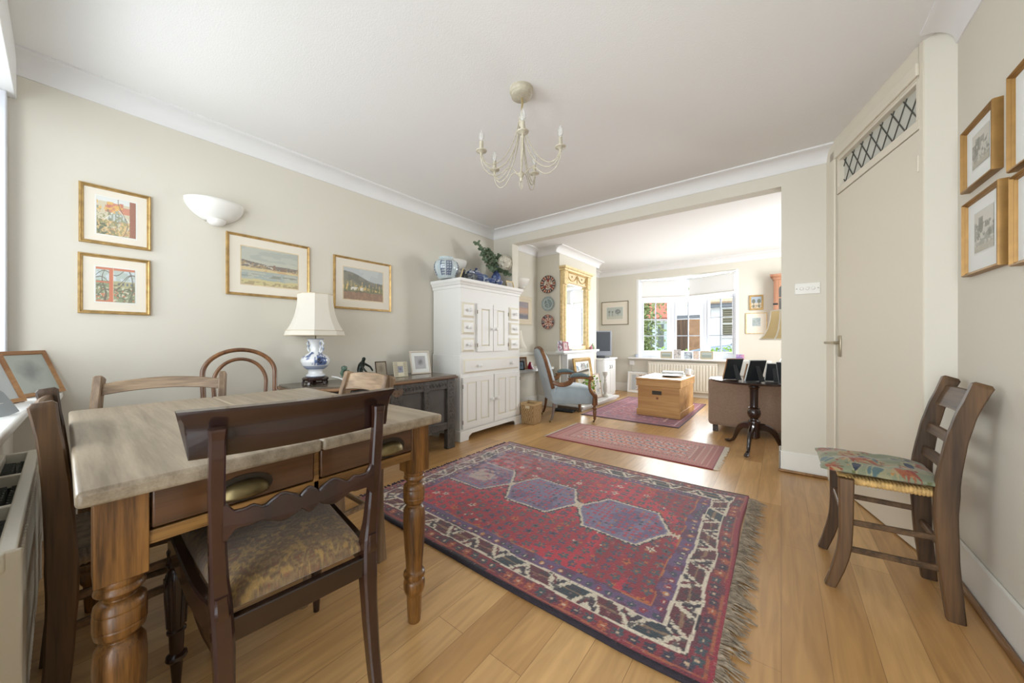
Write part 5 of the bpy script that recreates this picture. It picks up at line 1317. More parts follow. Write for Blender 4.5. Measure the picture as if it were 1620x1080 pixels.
# ------------------------------------------------------------------ things on top of the white cupboard
ZK = 1.646
def pot(name, label, cat, x, y, prof, mfn, n=40, lid=None, m=None, z0=ZK, group=None, neckparts=None):
    t = thing(name, label, cat, (x, y, z0), 0, group)
    w = MB(); k = len(prof)
    pz = np.interp(np.linspace(0, k-1, 60), range(k), [q[1] for q in prof]); pr_ = np.interp(np.linspace(0, k-1, 60), range(k), [q[0] for q in prof])
    w.lathe(list(zip(pr_, pz)), (0, 0, 0), n)
    o = w.build('body', PORC, t)
    set_cols(o, mfn(o))
    if lid:
        w = MB(); w.lathe(lid, (0, 0, 0), 28); o = w.build('lid', PORC, t)
        p = coords(o); c = Cv(len(p), (60, 76, 120)); c.lay(vn(p[:, 0]+2, p[:, 1]+2, 60, 3) > .6, (196, 204, 214), .7); set_cols(o, c.c)
    return t
def jarcols(o):
    p = coords(o); a = np.arctan2(p[:, 1], p[:, 0]); z = p[:, 2]; c = Cv(len(p), (196, 206, 208)); c.lay(fb(a+4, z*6, 3, 5) > .5, (170, 188, 194), .6)
    for a0 in (-0.75, 0.85, 2.4, -2.3):
        la = (a-a0)*0.12; u = la/0.055; v = (z-0.095)/0.075
        m_ = (np.abs(u) < 1) & (np.abs(v) < 1)
        g_ = ((np.abs(((u*2.5) % 1)-.5) < .17) | (np.abs(((v*3.0) % 1)-.5) < .13)) & (np.abs(u) > .12)
        c.lay(m_ & g_, (52, 62, 104), .9)
    return c.c
pot('ginger_jar', 'large pale crackle jar with blue characters at the near corner of the cupboard top', 'jar', -2.715, 2.405, [(0.08, 0), (0.10, 0.03), (0.125, 0.09), (0.128, 0.13), (0.115, 0.165), (0.085, 0.188), (0.07, 0.193), (0.068, 0.20), (0.074, 0.208), (0.074, 0.218), (0.06, 0.22), (0.058, 0.20), (0.0, 0.19)], jarcols, 64)
def darkcols(o):
    p = coords(o); a = np.arctan2(p[:, 1], p[:, 0]); z = p[:, 2]; c = Cv(len(p), (76, 80, 86)); c.lay(fb(a+4, z*8, 3, 8) > .52, (150, 154, 152), .7); c.lay(fb(a+9, z*8, 5, 2) > .58, (44, 52, 78), .8); return c.c
pot('ginger_jar', 'squat dark patterned lidded jar on the cupboard top beside the hexagonal jar', 'jar', -2.66, 2.70, [(0.05, 0), (0.07, 0.03), (0.082, 0.05), (0.075, 0.078), (0.045, 0.092), (0.035, 0.1), (0.0, 0.1)], darkcols, 40, [(0.044, 0.096), (0.046, 0.106), (0.03, 0.12), (0.008, 0.124), (0.01, 0.134), (0.0, 0.14)])
def hexcols(o):
    p = coords(o); a = np.arctan2(p[:, 1], p[:, 0]); z = p[:, 2]; c = Cv(len(p), (112, 128, 168)); c.lay(z > .12, (88, 98, 132))
    g_ = (np.abs(((a*5) % 1)-.5) < .2) | (np.abs(((z*42) % 1)-.5) < .18); c.lay(g_ & (z < .115), (46, 58, 112), .9); return c.c
pot('hexagonal_jar', 'blue hexagonal lidded jar with lattice pattern in the middle of the cupboard top', 'jar', -2.75, 2.885, [(0.06, 0), (0.078, 0.02), (0.088, 0.09), (0.086, 0.12), (0.06, 0.135), (0.04, 0.15), (0, 0.15)], hexcols, 6, [(0.05, 0.138), (0.05, 0.148), (0.03, 0.165), (0.012, 0.17), (0.016, 0.182), (0.010, 0.192), (0, 0.194)])
pot('small_vase', 'pale blue and white round jar behind the hexagonal jar on the cupboard', 'jar', -2.84, 3.07, [(0.05, 0), (0.09, 0.06), (0.095, 0.10), (0.075, 0.14), (0.05, 0.155), (0, 0.15)], lambda o: porcelain_cols(o, [(0.01, 0.02), (0.13, 0.14)], 21, (196, 208, 220), (110, 136, 178)).c)
pot('small_pot', 'small blue and white pot at the cupboard front below the hexagonal jar', 'pot', -2.585, 2.94, [(0.03, 0), (0.05, 0.02), (0.062, 0.045), (0.05, 0.062), (0.03, 0.068), (0, 0.066)], lambda o: porcelain_cols(o, [(0.03, 0.05)], 23, (186, 192, 196), (66, 84, 128), .5).c, group='small pots along the cupboard front')
pot('small_pot', 'small blue and white pot at the cupboard front beside the tall vase', 'pot', -2.585, 3.07, [(0.03, 0), (0.05, 0.02), (0.06, 0.042), (0.05, 0.06), (0.03, 0.065), (0, 0.063)], lambda o: porcelain_cols(o, [(0.02, 0.035)], 25, (200, 206, 212), (66, 84, 128), .5).c, group='small pots along the cupboard front')
pot('tall_vase', 'slim blue glazed vase holding the foliage on the cupboard top', 'vase', -2.72, 3.20, [(0.038, 0), (0.045, 0.03), (0.058, 0.10), (0.058, 0.135), (0.040, 0.170), (0.024, 0.19), (0.022, 0.225), (0.036, 0.25), (0.040, 0.255), (0.024, 0.245), (0, 0.2)], lambda o: porcelain_cols(o, [(0.16, 0.2), (0.235, 0.25)], 27, (120, 140, 180), (60, 78, 132), .45).c)
# foliage : eucalyptus sprays and a hydrangea head
t = thing('flower_arrangement', 'eucalyptus sprays with a cream hydrangea head in the slim blue vase', 'flowers', (-2.72, 3.20, ZK+0.2))
rng = random.Random(21)
def leafq(w, c_, d, s_, wd=0.5):
    d = Vector(d).normalized(); u = d.orthogonal().normalized(); u.rotate(Matrix.Rotation(rng.uniform(0, 6.28), 3, d)); nrm = d.cross(u)*0.15*s_
    c_ = Vector(c_)
    P_ = [c_, c_+d*s_*.3+u*s_*wd*.8+nrm, c_+d*s_*.75+u*s_*wd*.7+nrm, c_+d*s_, c_+d*s_*.75-u*s_*wd*.7+nrm, c_+d*s_*.3-u*s_*wd*.8+nrm]
    w._face([w.bm.verts.new(p_) for p_ in P_])
stems = [[(0, 0, 0.0), (-0.02, -0.10, 0.12), (-0.02, -0.20, 0.20), (-0.01, -0.34, 0.28)], [(0, 0, 0.0), (0.0, -0.12, 0.05), (0.02, -0.22, 0.10), (0.03, -0.28, 0.16)], [(0, 0, 0), (0.03, -0.06, 0.12), (0.05, -0.16, 0.18), (0.05, -0.25, 0.20)], [(0, 0, 0), (0.02, 0.07, 0.02), (0.05, 0.12, 0.0), (0.07, 0.16, -0.02)], [(0, 0, 0), (0.03, -0.05, 0.03), (0.06, -0.14, -0.02)], [(0, 0, 0), (-0.02, 0.02, 0.12), (0, 0.05, 0.2)]]
w = MB(); lw = MB()
for st in stems:
    w.tube(st, 0.003, 6)
    for i in range(len(st)-1):
        a, b = Vector(st[i]), Vector(st[i+1])
        for k in range(22):
            q = a.lerp(b, rng.random())
            leafq(lw, q, (rng.uniform(-1, 1), rng.uniform(-1, 1), rng.uniform(-.6, 1)), rng.uniform(.034, .056), 0.45)
w.build('stem', mat('stem_green', S(96, 104, 70), rough=0.6), t); lw.build('foliage', LEAF, t, flat=True, recalc=False)
w = MB()
for k in range(430):
    v_ = Vector((rng.gauss(0, 1), rng.gauss(0, 1), rng.gauss(0, 1))).normalized()
    c_ = Vector((0.06, 0.10, 0.115))+Vector((v_.x*.07, v_.y*.10, v_.z*.085))
    for j in range(4):
        u = v_.orthogonal().normalized(); u.rotate(Matrix.Rotation(j*1.57+k, 3, v_)); s_ = 0.014; x_ = v_.cross(u)
        w._face([w.bm.verts.new(p_) for p_ in (c_, c_+u*s_*.7+x_*s_*.5+v_*.004, c_+u*s_*1.3+v_*.002, c_+u*s_*.7-x_*s_*.5+v_*.004)])
w.lathe([(0.0, -0.07), (0.05, -0.04), (0.06, 0), (0.05, 0.04), (0, 0.06)], (0.06, 0.10, 0.115), 16)
w.build('hydrangea_head', PETAL, t, flat=True, recalc=False)
standing('framed_photograph', 'small gold photo frame at the far end of the cupboard top', (-2.62, 3.35, ZK), 84, 0.125, 0.095, 0.010, GOLDP, art_blur(41, (196, 190, 180), (176, 172, 166)), 0, 16)
standing('framed_photograph', 'small frame seen from behind on its black easel, beside the large jar on the cupboard', (-2.64, 2.545, ZK), -60, 0.075, 0.115, 0.007, GOLDP, art_blur(43), 0, 18)

# ================================================================== far room
# ---- fireplace, hearth, mantel
t = thing('fireplace', 'white painted fireplace surround with mantel shelf and stone hearth', 'fireplace', (0, 0, 0))
w = MB(); w.box(-2.629, -2.53, 4.62, 4.86, 0.0, 0.82); w.box(-2.629, -2.53, 5.34, 5.56, 0.0, 0.82); w.box(-2.629, -2.53, 4.86, 5.34, 0.62, 0.82)
w.build('surround', WHITE, t, bevel=0.004)
w = MB(); w.box(-2.63, -2.515, 4.50, 5.64, 0.805, 0.825); w.box(-2.63, -2.49, 4.44, 5.69, 0.825, 0.86); w.build('mantel_shelf', WHITE, t, bevel=0.006)
MB().box(-2.63, -2.60, 4.86, 5.34, 0.07, 0.62).build('firebox', DARKM, t, flat=True)
w = MB(); w.box(-2.629, -2.24, 4.51, 5.84, 0.0, 0.035); w.box(-2.629, -2.21, 4.49, 5.87, 0.035, 0.07); w.build('hearth', mat('pale_marble', S(222, 222, 220), rough=0.3, var=0.08, vscale=6), t, bevel=0.004)
MB().box(-2.62, -2.24, 4.485, 4.50, 0.0, 0.055).build('hearth_end', mat('brown_tile', S(116, 96, 78), rough=0.5, var=0.2, vscale=20), t, flat=True)

# ---- gilt overmantel mirror
t = thing('overmantel_mirror', 'tall gilt pier mirror with swag frieze standing on the mantel', 'mirror', (-2.628, 5.02, 0), 90)
w = MB()
w.box(-0.45, -0.33, -0.05, 0, 0.862, 1.86); w.box(0.33, 0.45, -0.05, 0, 0.862, 1.86); w.box(-0.33, 0.33, -0.045, 0, 0.862, 0.925)
w.build('pilaster', GOLDP, t, bevel=0.006)
for sx in (-1, 1):
    w = MB(); w.tube([(sx*0.39, -0.05, 0.90), (sx*0.39, -0.05, 1.84)], 0.028, 14)
    w.box(sx*0.39-0.055, sx*0.39+0.055, -0.08, -0.0, 1.86, 2.06); w.box(sx*0.39-0.05, sx*0.39+0.05, -0.075, 0, 0.862, 0.90)
    w.build('column', GOLDP, t, bevel=0.004)
w = MB(); w.box(-0.34, 0.34, -0.05, 0, 1.885, 2.06); w.build('frieze', mat('cream_gilt_frieze', S(226, 208, 168), rough=0.5), t, flat=True)
w = MB()
w.box(-0.34, 0.34, -0.058, -0.05, 1.885, 1.898); w.box(-0.34, 0.34, -0.058, -0.05, 2.045, 2.06)
for k in (-1, 1):
    cxx = k*0.165
    w.tube([(cxx+0.13*math.cos(a), -0.055, 2.02+0.085*math.sin(a)) for a in [math.pi+math.pi*i/14 for i in range(15)]], [0.006+0.004*math.sin(math.pi*i/14) for i in range(15)], 6)
    w.lathe([(0.018, 0), (0.012, 0.01), (0, 0.012)], (0, 0, 0), 12, Matrix.Translation((cxx, -0.05, 2.0)) @ Matrix.Rotation(math.pi/2, 4, 'X'))
for xx in (0.0, -0.30, 0.30):
    w.tube([(xx, -0.055, 2.035), (xx, -0.055, 1.91)], [0.012, 0.004], 6)
w.build('swag_ornament', GOLD, t)
w = MB(); loops = []
for off, z in ((0, 2.06), (0.01, 2.065), (0.014, 2.085), (0.035, 2.10), (0.04, 2.125), (0, 2.13)):
    loops.append([(-0.45-off, -0.08-off, z), (0.45+off, -0.08-off, z), (0.45+off, 0, z), (-0.45-off, 0, z)])
w.rings(loops); w.build('cornice', GOLDP, t)
MB().box(-0.335, 0.335, -0.022, -0.012, 0.925, 1.888).build('mirror_glass', MIRROR, t, flat=True)

# ---- plates in the alcove
def plate(label, z, r, fn, rz=0):
    t = thing('wall_plate', label, 'plate', (-2.82, 4.556, z), 0, 'hanging plates in the alcove')
    M = Matrix.Rotation(math.pi/2, 4, 'X')
    rr = np.linspace(1, 0, 26); zz = np.interp(rr, [0, .55, .62, 1], [0.012, 0.012, 0.016, 0.030])
    w = MB(); w.lathe([(r*0.55, 0.002), (r*0.985, 0.024)]+[(r*a, b) for a, b in zip(rr, zz)], (0, 0, 0), 72, M)
    o = w.build('dish', PORC, t); p = coords(o); rad = np.hypot(p[:, 0], p[:, 2])/r; a = np.arctan2(p[:, 2], p[:, 0])
    set_cols(o, fn(rad, a, p).c)
def imari(rad, a, p):
    c = Cv(len(rad), (214, 204, 186)); rim = rad > .66
    c.lay(rim, (84, 52, 48)); c.lay(rim & (np.cos(a*9) > .2) & (rad < .95), (176, 82, 46)); c.lay(rim & (np.cos(a*18+1) > .72) & (rad < .93), (222, 210, 190)); c.lay(rad > .955, (60, 44, 46))
    c.lay((rad > .3) & (rad < .6) & (np.cos(a*3+1.5) > .55), (150, 66, 48)); c.lay((rad < .28) & (fb(p[:, 0], p[:, 2], 130, 3) > .5), (170, 96, 50)); c.lay((np.abs(rad-.62) < .03), (70, 56, 80)); c.lay((rad < .55) & (fb(p[:, 0], p[:, 2], 120, 13) > .58), (104, 62, 56)); return c
def celadon(rad, a, p):
    c = Cv(len(rad), (164, 178, 178)); c.lay((rad > .72) & (np.cos(a*24) > .1), (130, 148, 152)); c.lay((rad < .66) & (fb(p[:, 0], p[:, 2], 110, 4) > .5), (112, 130, 136)); c.lay(np.abs(rad-.69) < .03, (206, 212, 206)); c.lay(rad > .96, (126, 142, 146)); return c
def imari2(rad, a, p):
    c = Cv(len(rad), (206, 186, 172)); rim = rad > .6
    c.lay(rim & (np.cos(a*6) > .0), (58, 60, 82)); c.lay(rim & (np.cos(a*6) < -.1), (168, 92, 78)); c.lay(rim & (np.cos(a*12) > .85), (220, 208, 190)); c.lay((rad < .55) & (np.cos(a*7+6*rad) > .2), (164, 96, 84)); c.lay(rad < .15, (150, 80, 66)); c.lay((rad > .95), (120, 70, 60)); return c
plate('brown and cream patterned plate, highest of three on the alcove wall', 1.868, 0.135, imari)
plate('grey green glazed plate, middle of three on the alcove wall', 1.572, 0.11, celadon)
plate('navy and rust patterned plate, lowest of three on the alcove wall', 1.295, 0.112, imari2)
def art_sunset(u, v):
    c = Cv(len(u), (118, 116, 134)); c.lay(v > .3, (150, 128, 128)); c.lay((v > .36) & (v < .62), (196, 150, 120), .8); c.lay(v > .66, (138, 132, 148)); c.lay(fb(u, v*4, 3, 3) > .56, (172, 150, 146), .5); c.lay(v < .3, (86, 92, 118)); c.lay((v < .3) & (fb(u, v*5, 4, 5) > .55), (130, 124, 136), .7); return c.c
framed('framed_picture', 'cream framed sunset seascape in the alcove, half hidden by the white cupboard', 'picture', (XL2, 4.10, 1.455), 90, 0.56, 0.42, 0.085, 0.03, mat('cream_deep_frame', S(216, 204, 180), rough=0.5), False, art_sunset, 0.40, 0.27, 60)

# ---- shelf along the left wall with its things
t = thing('wall_shelf', 'white shelf across the alcove behind the blue armchair', 'shelf', (0, 0, 0))
MB().box(XL2, -2.69, 3.60, 4.50, 0.585, 0.618).build('shelf_board', WHITE, t, bevel=0.003)
MB().box(XL2, -2.72, 3.62, 3.645, 0.0, 0.585).build('side_support', WHITE, t, bevel=0.003)
w = MB(); w.box(XL2, XL2+0.02, 4.0, 4.5, 0.80, 0.83); w.box(XL2+0.0, -2.63, 4.53, 4.555, 0.80, 0.84)
tag(w.build('dado_ledge', TRIM), 'narrow white ledge on the alcove wall behind the chair back', 'ledge')
standing('framed_photograph', 'small dark frame with blue picture on the alcove shelf', (-2.74, 3.74, 0.618), 60, 0.09, 0.12, 0.012, BLACK, art_blur(51, (140, 160, 176), (80, 100, 120)), 0, 12)
standing('framed_photograph', 'tan wooden frame standing next to the dark frame on the alcove shelf', (-2.78, 3.85, 0.618), 75, 0.13, 0.17, 0.02, TEAK, art_blur(53, (170, 160, 150), (140, 132, 126)), 0, 10)
w = MB(); w.rings([[(-.045, -.03, 0), (.045, -.03, 0), (.045, .03, 0), (-.045, .03, 0)], [(-.02, -.02, .07), (.02, -.02, .07), (.02, .02, .07), (-.02, .02, .07)], [(-.012, -.01, .10), (.012, -.01, .10), (.012, .01, .10), (-.012, .01, .10)]])
o = w.build('perfume_bottle', mat('crimson_glass', S(150, 30, 60), rough=0.2), bevel=0.006); o.location = (-2.74, 3.95, 0.618); tag(o, 'crimson tapered bottle on the alcove shelf', 'bottle')
o = MB().lathe([(0.022, 0), (0.022, 0.15), (0.015, 0.165), (0.012, 0.2), (0.0, 0.2)], (0, 0, 0), 16).build('white_bottle', CHINA); o.location = (-2.74, 3.665, 0.618); tag(o, 'slim white bottle at the near end of the alcove shelf', 'bottle')
t = thing('table_lamp', 'white bell shaded lamp in the alcove, mostly behind the white cupboard', 'lamp', (-2.85, 3.76, 0.618))
MB().lathe([(0.05, 0), (0.055, 0.012), (0.02, 0.03), (0.018, 0.06), (0.045, 0.12), (0.04, 0.18), (0.015, 0.23), (0.01, 0.34), (0, 0.34)], (0, 0, 0), 24).build('lamp_base', CHINA, t)
MB().lathe([(0.155, 0.29), (0.125, 0.34), (0.098, 0.42), (0.08, 0.53)], (0, 0, 0), 32).build('lamp_shade', SHADE, t)

# ---- wicker basket
t = thing('wicker_basket', 'square wicker basket on the floor at the foot of the cupboard', 'basket', (-2.425, 3.52, 0), 4)
WICK = colmat('woven_willow', 0.7, 0.3, 300)
w = MB(); loops = []
for k in range(25):
    z = 0.25*k/24; e = 0.078+0.012*z/0.25+0.0018*(k % 2)
    loops.append([(sx, sy, z) for sx, sy in [(e*1.05*a, e*1.1*b) for a, b in ([(-1+2*i/16, -1) for i in range(16)]+[(1, -1+2*i/16) for i in range(16)]+[(1-2*i/16, 1) for i in range(16)]+[(-1, 1-2*i/16) for i in range(16)])]])
w.rings(loops, cap=False); 
o = w.build('woven_body', WICK, t); m_ = o.modifiers.new('s', 'SOLIDIFY'); m_.thickness = 0.006
p = coords(o); c = Cv(len(p), (176, 146, 104)); q_ = (np.floor((p[:, 0]+p[:, 1]+2)*70)+np.floor(p[:, 2]*96)) % 2; c.lay(q_ > .5, (142, 112, 74)); c.lay(p[:, 2] > .235, (196, 168, 126)); set_cols(o, c.c)
w = MB(); w.bar([(-.095, -.1, .252), (.095, -.1, .252), (.095, .1, .252), (-.095, .1, .252)], 0.012, 0.012, (0, 0, 1), cyc=True); w.build('rim', mat('basket_rim', S(182, 150, 106), rough=0.7), t)
MB().box(-.08, .08, -.085, .085, 0.0, 0.19).build('basket_contents', mat('brown_paper', S(120, 98, 74), rough=0.8), t)
MB().box(-0.03, 0.03, -0.0995, -0.094, 0.195, 0.228).build('hand_hole', mat('hole_lining', S(206, 190, 160), rough=0.7), t)

# ---- blue armchair
t = thing('armchair', 'faded blue upholstered armchair with carved walnut frame, turned front legs and castors', 'armchair', (-2.22, 4.055, 0), 135)
w = MB(); loops = []
N_ = 30
def outline(s_):          # back outline, s 0..1 around: (x, z)
    pass
def backsec(z):           # rear surface y at height z
    return 0.235+0.20*((z-0.22)/0.72)
hw = [(0.22, 0.235), (0.35, 0.24), (0.5, 0.255), (0.65, 0.268), (0.76, 0.262), (0.83, 0.235), (0.88, 0.19), (0.905, 0.12), (0.915, 0.0)]
zs = np.array([a for a, b in hw])
out = [(b, a) for a, b in hw]
out = out+[(-b, a) for a, b in hw[-2::-1]]
def resamp(poly, n):
    P_ = np.array(poly); d = np.r_[0, np.cumsum(np.hypot(*np.diff(P_, axis=0).T))]; q = np.linspace(0, d[-1], n)
    return list(zip(np.interp(q, d, P_[:, 0]), np.interp(q, d, P_[:, 1])))
out = resamp(out, 44)
# outer back panel (slightly dished) + padded inner face
loops = []
for dy, sc in ((0.0, 0.0), (0.0, 0.5), (0.0, 0.97), (-0.03, 1.0), (-0.06, 0.97), (-0.095, 0.8), (-0.11, 0.4), (-0.11, 0.0)):
    loops.append([(x*sc, backsec(0.55+(z-0.55)*sc)+dy, 0.55+(z-0.55)*sc) for x, z in out])
w.rings(loops); w.build('upholstered_back', BLUEV, t, angle=60)
w = MB(); w.bar([(x*1.015, backsec(z)-0.035, z+(0.012 if abs(x) < .2 else 0)) for x, z in out if z > 0.42], 0.045, 0.03, (0, 1, 0), 0.3); w.build('back_frame', WALNUT, t)
def dsp(q, x, y, sg):
    q.z += 0.03*(1-x*x)*(1-y*y)*(1 if sg > 0 else 0); q.x *= 1+0.0; return q
w = MB(); loops = []
for z, k in ((0.225, 0.97), (0.235, 1.0), (0.33, 1.01), (0.38, 1.0), (0.41, 0.96), (0.43, 0.84), (0.442, 0.5), (0.445, 0.01)):
    loops.append([(x*k, -0.02+(y+0.02)*k, z) for x, y in resamp([(-.235, .24), (-.30, -.18), (-.28, -.255), (-.15, -.275), (.15, -.275), (.28, -.255), (.30, -.18), (.235, .24), (-.235, .24)], 50)[:-1]])
w.rings(loops); w.build('upholstered_seat', BLUEV, t, angle=50)
for sx in (-1, 1):
    w = MB(); w.bar([(sx*.262, .26, .50), (sx*.285, .20, .475), (sx*.30, .12, .475), (sx*.305, .06, .50), (sx*.305, .02, .545)], [0.04, .04, .042, .045, .04], [.05, .05, .055, .06, .04], (1, 0, 0), 0.3)
    w.bar([(sx*.305, .08, .545), (sx*.308, -.05, .555), (sx*.308, -.17, .545), (sx*.308, -.205, .53)], 0.045, [.02, .025, .03, .03], (1, 0, 0), 0.3)
    w.build('arm_rail', WALNUT, t)
    w = MB(); w.bar([(sx*.305, .05, .575), (sx*.308, -.0, .588), (sx*.308, -.1, .588), (sx*.308, -.17, .572)], [.05, .062, .062, .05], [.03, .05, .05, .03], (1, 0, 0), 0.35); w.build('arm_pad', BLUEP, t)
    w = MB(); w.lathe([(0.0, -0.028), (0.028, -0.024), (0.030, 0), (0.028, 0.024), (0, 0.028)], (0, 0, 0), 18, Matrix.Translation((sx*.308, -.205, .55)) @ Matrix.Rotation(math.pi/2, 4, 'Y'))
    w.bar([(sx*.308, -.205, .545), (sx*.305, -.19, .49), (sx*.303, -.195, .43), (sx*.302, -.225, .37), (sx*.300, -.262, .33), (sx*.298, -.268, .29)], [.04, .032, .036, .05, .055, .05], [.03, .032, .036, .045, .055, .05], (1, 0, 0), 0.3); w.build('arm_support', WALNUT, t)
    w = MB(); w.box(sx*.292-.028, sx*.292+.028, -.29, -.235, .21, .30)
    w.lathe([(0.026, .215), (.020, .205), (.014, .198), (.020, .19), (.030, .175), (.026, .158), (.014, .150), (.020, .144), (.024, .135), (.018, .07), (.016, .05), (.020, .045), (.014, .038), (.010, .03), (.008, 0.02)], (sx*.292, -.262, 0), 18)
    w.build('front_leg', WALNUT, t, bevel=0.004)
    w = MB(); w.bar([(sx*.215, .235, .23), (sx*.222, .245, .14), (sx*.232, .262, .06), (sx*.236, .275, .03)], [.034, .03, .026, .022], [.034, .03, .026, .022], (1, 0, 0), 0.2); w.build('rear_leg', WALNUT if sx > 0 else mat('lit_tone_rear_leg', S(110, 96, 88), rough=0.45), t)  # sunlit tone put into one leg's colour, the other stays walnut
    for (x_, y_) in ((sx*.292, -.262), (sx*.238, .28)):
        w = MB(); w.lathe([(0, -.008), (.012, -.008), (.013, 0), (.012, .008), (0, .008)], (0, 0, 0), 14, Matrix.Translation((x_, y_+.012, .013)) @ Matrix.Rotation(math.pi/2, 4, 'Y')); w.tube([(x_, y_, .034), (x_, y_+.012, .013)], .006, 8); w.build('castor', BRASS, t)

# ---- things round the hearth
t = thing('leaning_mirror', 'gold framed mirror leaning against the fireplace behind the blue armchair', 'mirror', (-2.37, 4.95, 0.07), 90, tilt=None)
t.rotation_euler = (0, 0, 90*D2R)
Mt = Matrix.Rotation(-9*D2R, 4, 'X')
w = MB().frame(0.58, 0.68, [(0, 0), (0, -.02), (.02, -.035), (.05, -.025), (.06, -.012), (.06, 0)], 0, 0.34)
for v_ in w.bm.verts: v_.co = Mt @ v_.co
w.build('frame', GOLD, t)
w = MB().frame(0.47, 0.57, [(0, -.006), (0, -.012), (.03, -.010), (.03, -.006)], 0, 0.34)
for v_ in w.bm.verts: v_.co = Mt @ v_.co
w.build('slip', MOUNTW, t)
MB().box(-.21, .21, -.008, -.004, .09, .59, Mt).build('mirror_glass', MIRROR, t, flat=True)
def art_print(u, v):
    c = Cv(len(u), (206, 206, 202)); c.lay((np.abs(u-.5) < .22) & (np.abs(v-.5) < .36) & (fb(u, v, 7, 5) > .45), (142, 150, 158), .8); return c.c
t = framed('leaning_picture', 'pale framed print leaning on the hearth beside the gold framed mirror', 'picture', (-2.36, 5.375, 0.07), 90, 0.26, 0.40, 0.018, 0.014, mat('rosy_wood_frame', S(180, 160, 144), rough=0.5), True, art_print, 0.16, 0.28, 40)
for ch in t.children:
    for v_ in ch.data.vertices: v_.co = Matrix.Rotation(-10*D2R, 4, 'X') @ (v_.co+Vector((0, 0, .2)))
o = MB().lathe([(0.055, 0), (0.055, 0.015), (0.045, 0.03), (0.022, 0.05), (0.02, 0.07), (0.032, 0.09), (0.034, 0.16), (0.028, 0.22), (0.018, 0.27), (0.026, 0.285), (0.018, 0.30), (0.020, 0.33), (0.032, 0.36), (0.040, 0.385), (0.042, 0.415), (0.0, 0.417)], (0, 0, 0), 24).build('pillar_candlestick', mat('greige_turned_wood', S(188, 184, 174), rough=0.6, var=0.12, vscale=20))
o.location = (-2.33, 5.55, 0.07); tag(o, 'grey painted turned candlestick standing on the hearth', 'candlestick')
t = thing('potted_plant', 'small leafy plant with white flowers on the hearth behind the blue armchair seat', 'plant', (-2.27, 4.80, 0.0705))
MB().lathe([(0.05, 0), (0.07, 0.12), (0.075, 0.125), (0.065, 0.13), (0.06, 0.11), (0, 0.11)], (0, 0, 0), 20).build('pot', CHINA, t)
w = MB(); rng = random.Random(9)
for k in range(160):
    c_ = Vector((rng.gauss(0, .05), rng.gauss(0, .08), .24+rng.gauss(0, .07))); leafq(w, c_, (rng.uniform(-1, 1), rng.uniform(-1, 1), rng.uniform(-.5, 1)), .05, .35)
w.build('foliage', mat('bright_leaf', S(128, 170, 60), rough=0.6, var=0.3, vscale=30), t, flat=True, recalc=False)
w = MB()
for k in range(30):
    c_ = Vector((rng.gauss(0, .04), rng.gauss(0, .08), .26+rng.gauss(0, .05))); leafq(w, c_, (rng.uniform(-1, 1), rng.uniform(-1, 1), 1), .03, .6)
w.build('white_flowers', PETAL, t, flat=True, recalc=False)
w = MB(); w.prism([(-2.60, 4.30), (-2.30, 4.34), (-2.30, 4.44), (-2.60, 4.46)], 'z', 0.0, 0.03)
tag(w.build('black_tray', BLACK, bevel=0.008), 'low black tray on the floor under the blue armchair', 'tray')

# mantel shelf things
ZM = 0.86
def card(name, label, cat, loc, rz, w_, h_, fn, fold=True, m=None, group=None):
    t = thing(name, label, cat, loc, rz, group)
    o = picture_plane('card_front', w_, h_, 20, fn, t, 0, 0, 0, PHOTO)
    Mx = Matrix.Rotation(-10*D2R, 4, 'X')
    for v_ in o.data.vertices: v_.co = Mx @ (v_.co+Vector((0, 0, h_/2)))
    w = MB(); w.box(-w_/2, w_/2, 0.0006, 0.0016, 0, h_, Mx); 
    w.bar([(0, math.sin(10*D2R)*h_, math.cos(10*D2R)*h_), (0, math.sin(10*D2R)*h_+h_*0.33, 0)], w_, 0.001, (1, 0, 0), 0.02)
    w.build('card_back', MOUNTW, t, flat=True); return t
def art_abstract(seed, a, b, cc):
    def f(u, v):
        c = Cv(len(u), a); c.lay(fb(u, v, 3, seed) > .5, b, .85); c.lay(fb(u, v, 7, seed+2) > .6, cc, .8); return c.c
    return f
standing('framed_photograph', 'pink framed photograph on the near end of the mantel', (-2.515, 4.55, ZM), 62, 0.10, 0.135, 0.018, mat('pink_frame', S(196, 132, 146), rough=0.5), art_blur(61, (206, 180, 176), (150, 120, 120)), 0, 8)
card('greeting_card', 'white and dark greeting card at the near corner of the mantel', 'card', (-2.56, 4.462, ZM), 50, 0.07, 0.15, art_abstract(5, (214, 214, 220), (90, 90, 110), (180, 60, 70)))
tag(MB().box(-2.545, -2.505, 4.63, 4.72, ZM, ZM+0.028).build('trinket_box', MAHOG, bevel=0.003), 'small brown box on the mantel in front of the gilt mirror', 'box')
for i, (y, h_, colr, lb) in enumerate(((5.44, 0.085, S(206, 140, 160), 'pink bottle at the far end of the mantel'), (5.54, 0.07, S(206, 196, 176), 'cream bottle at the far end of the mantel, last in its row'), (5.49, 0.10, S(110, 150, 96), 'green bottle at the far end of the mantel'))):
    o = MB().lathe([(0.018, 0), (0.02, 0.01), (0.02, h_*0.6), (0.008, h_*0.75), (0.008, h_), (0, h_)], (0, 0, 0), 14).build('small_bottle', mat('bottle_colour', colr, rough=0.3)); o.location = (-2.525, y, ZM)
    tag(o, lb, 'bottle', 'small bottles on the mantel')

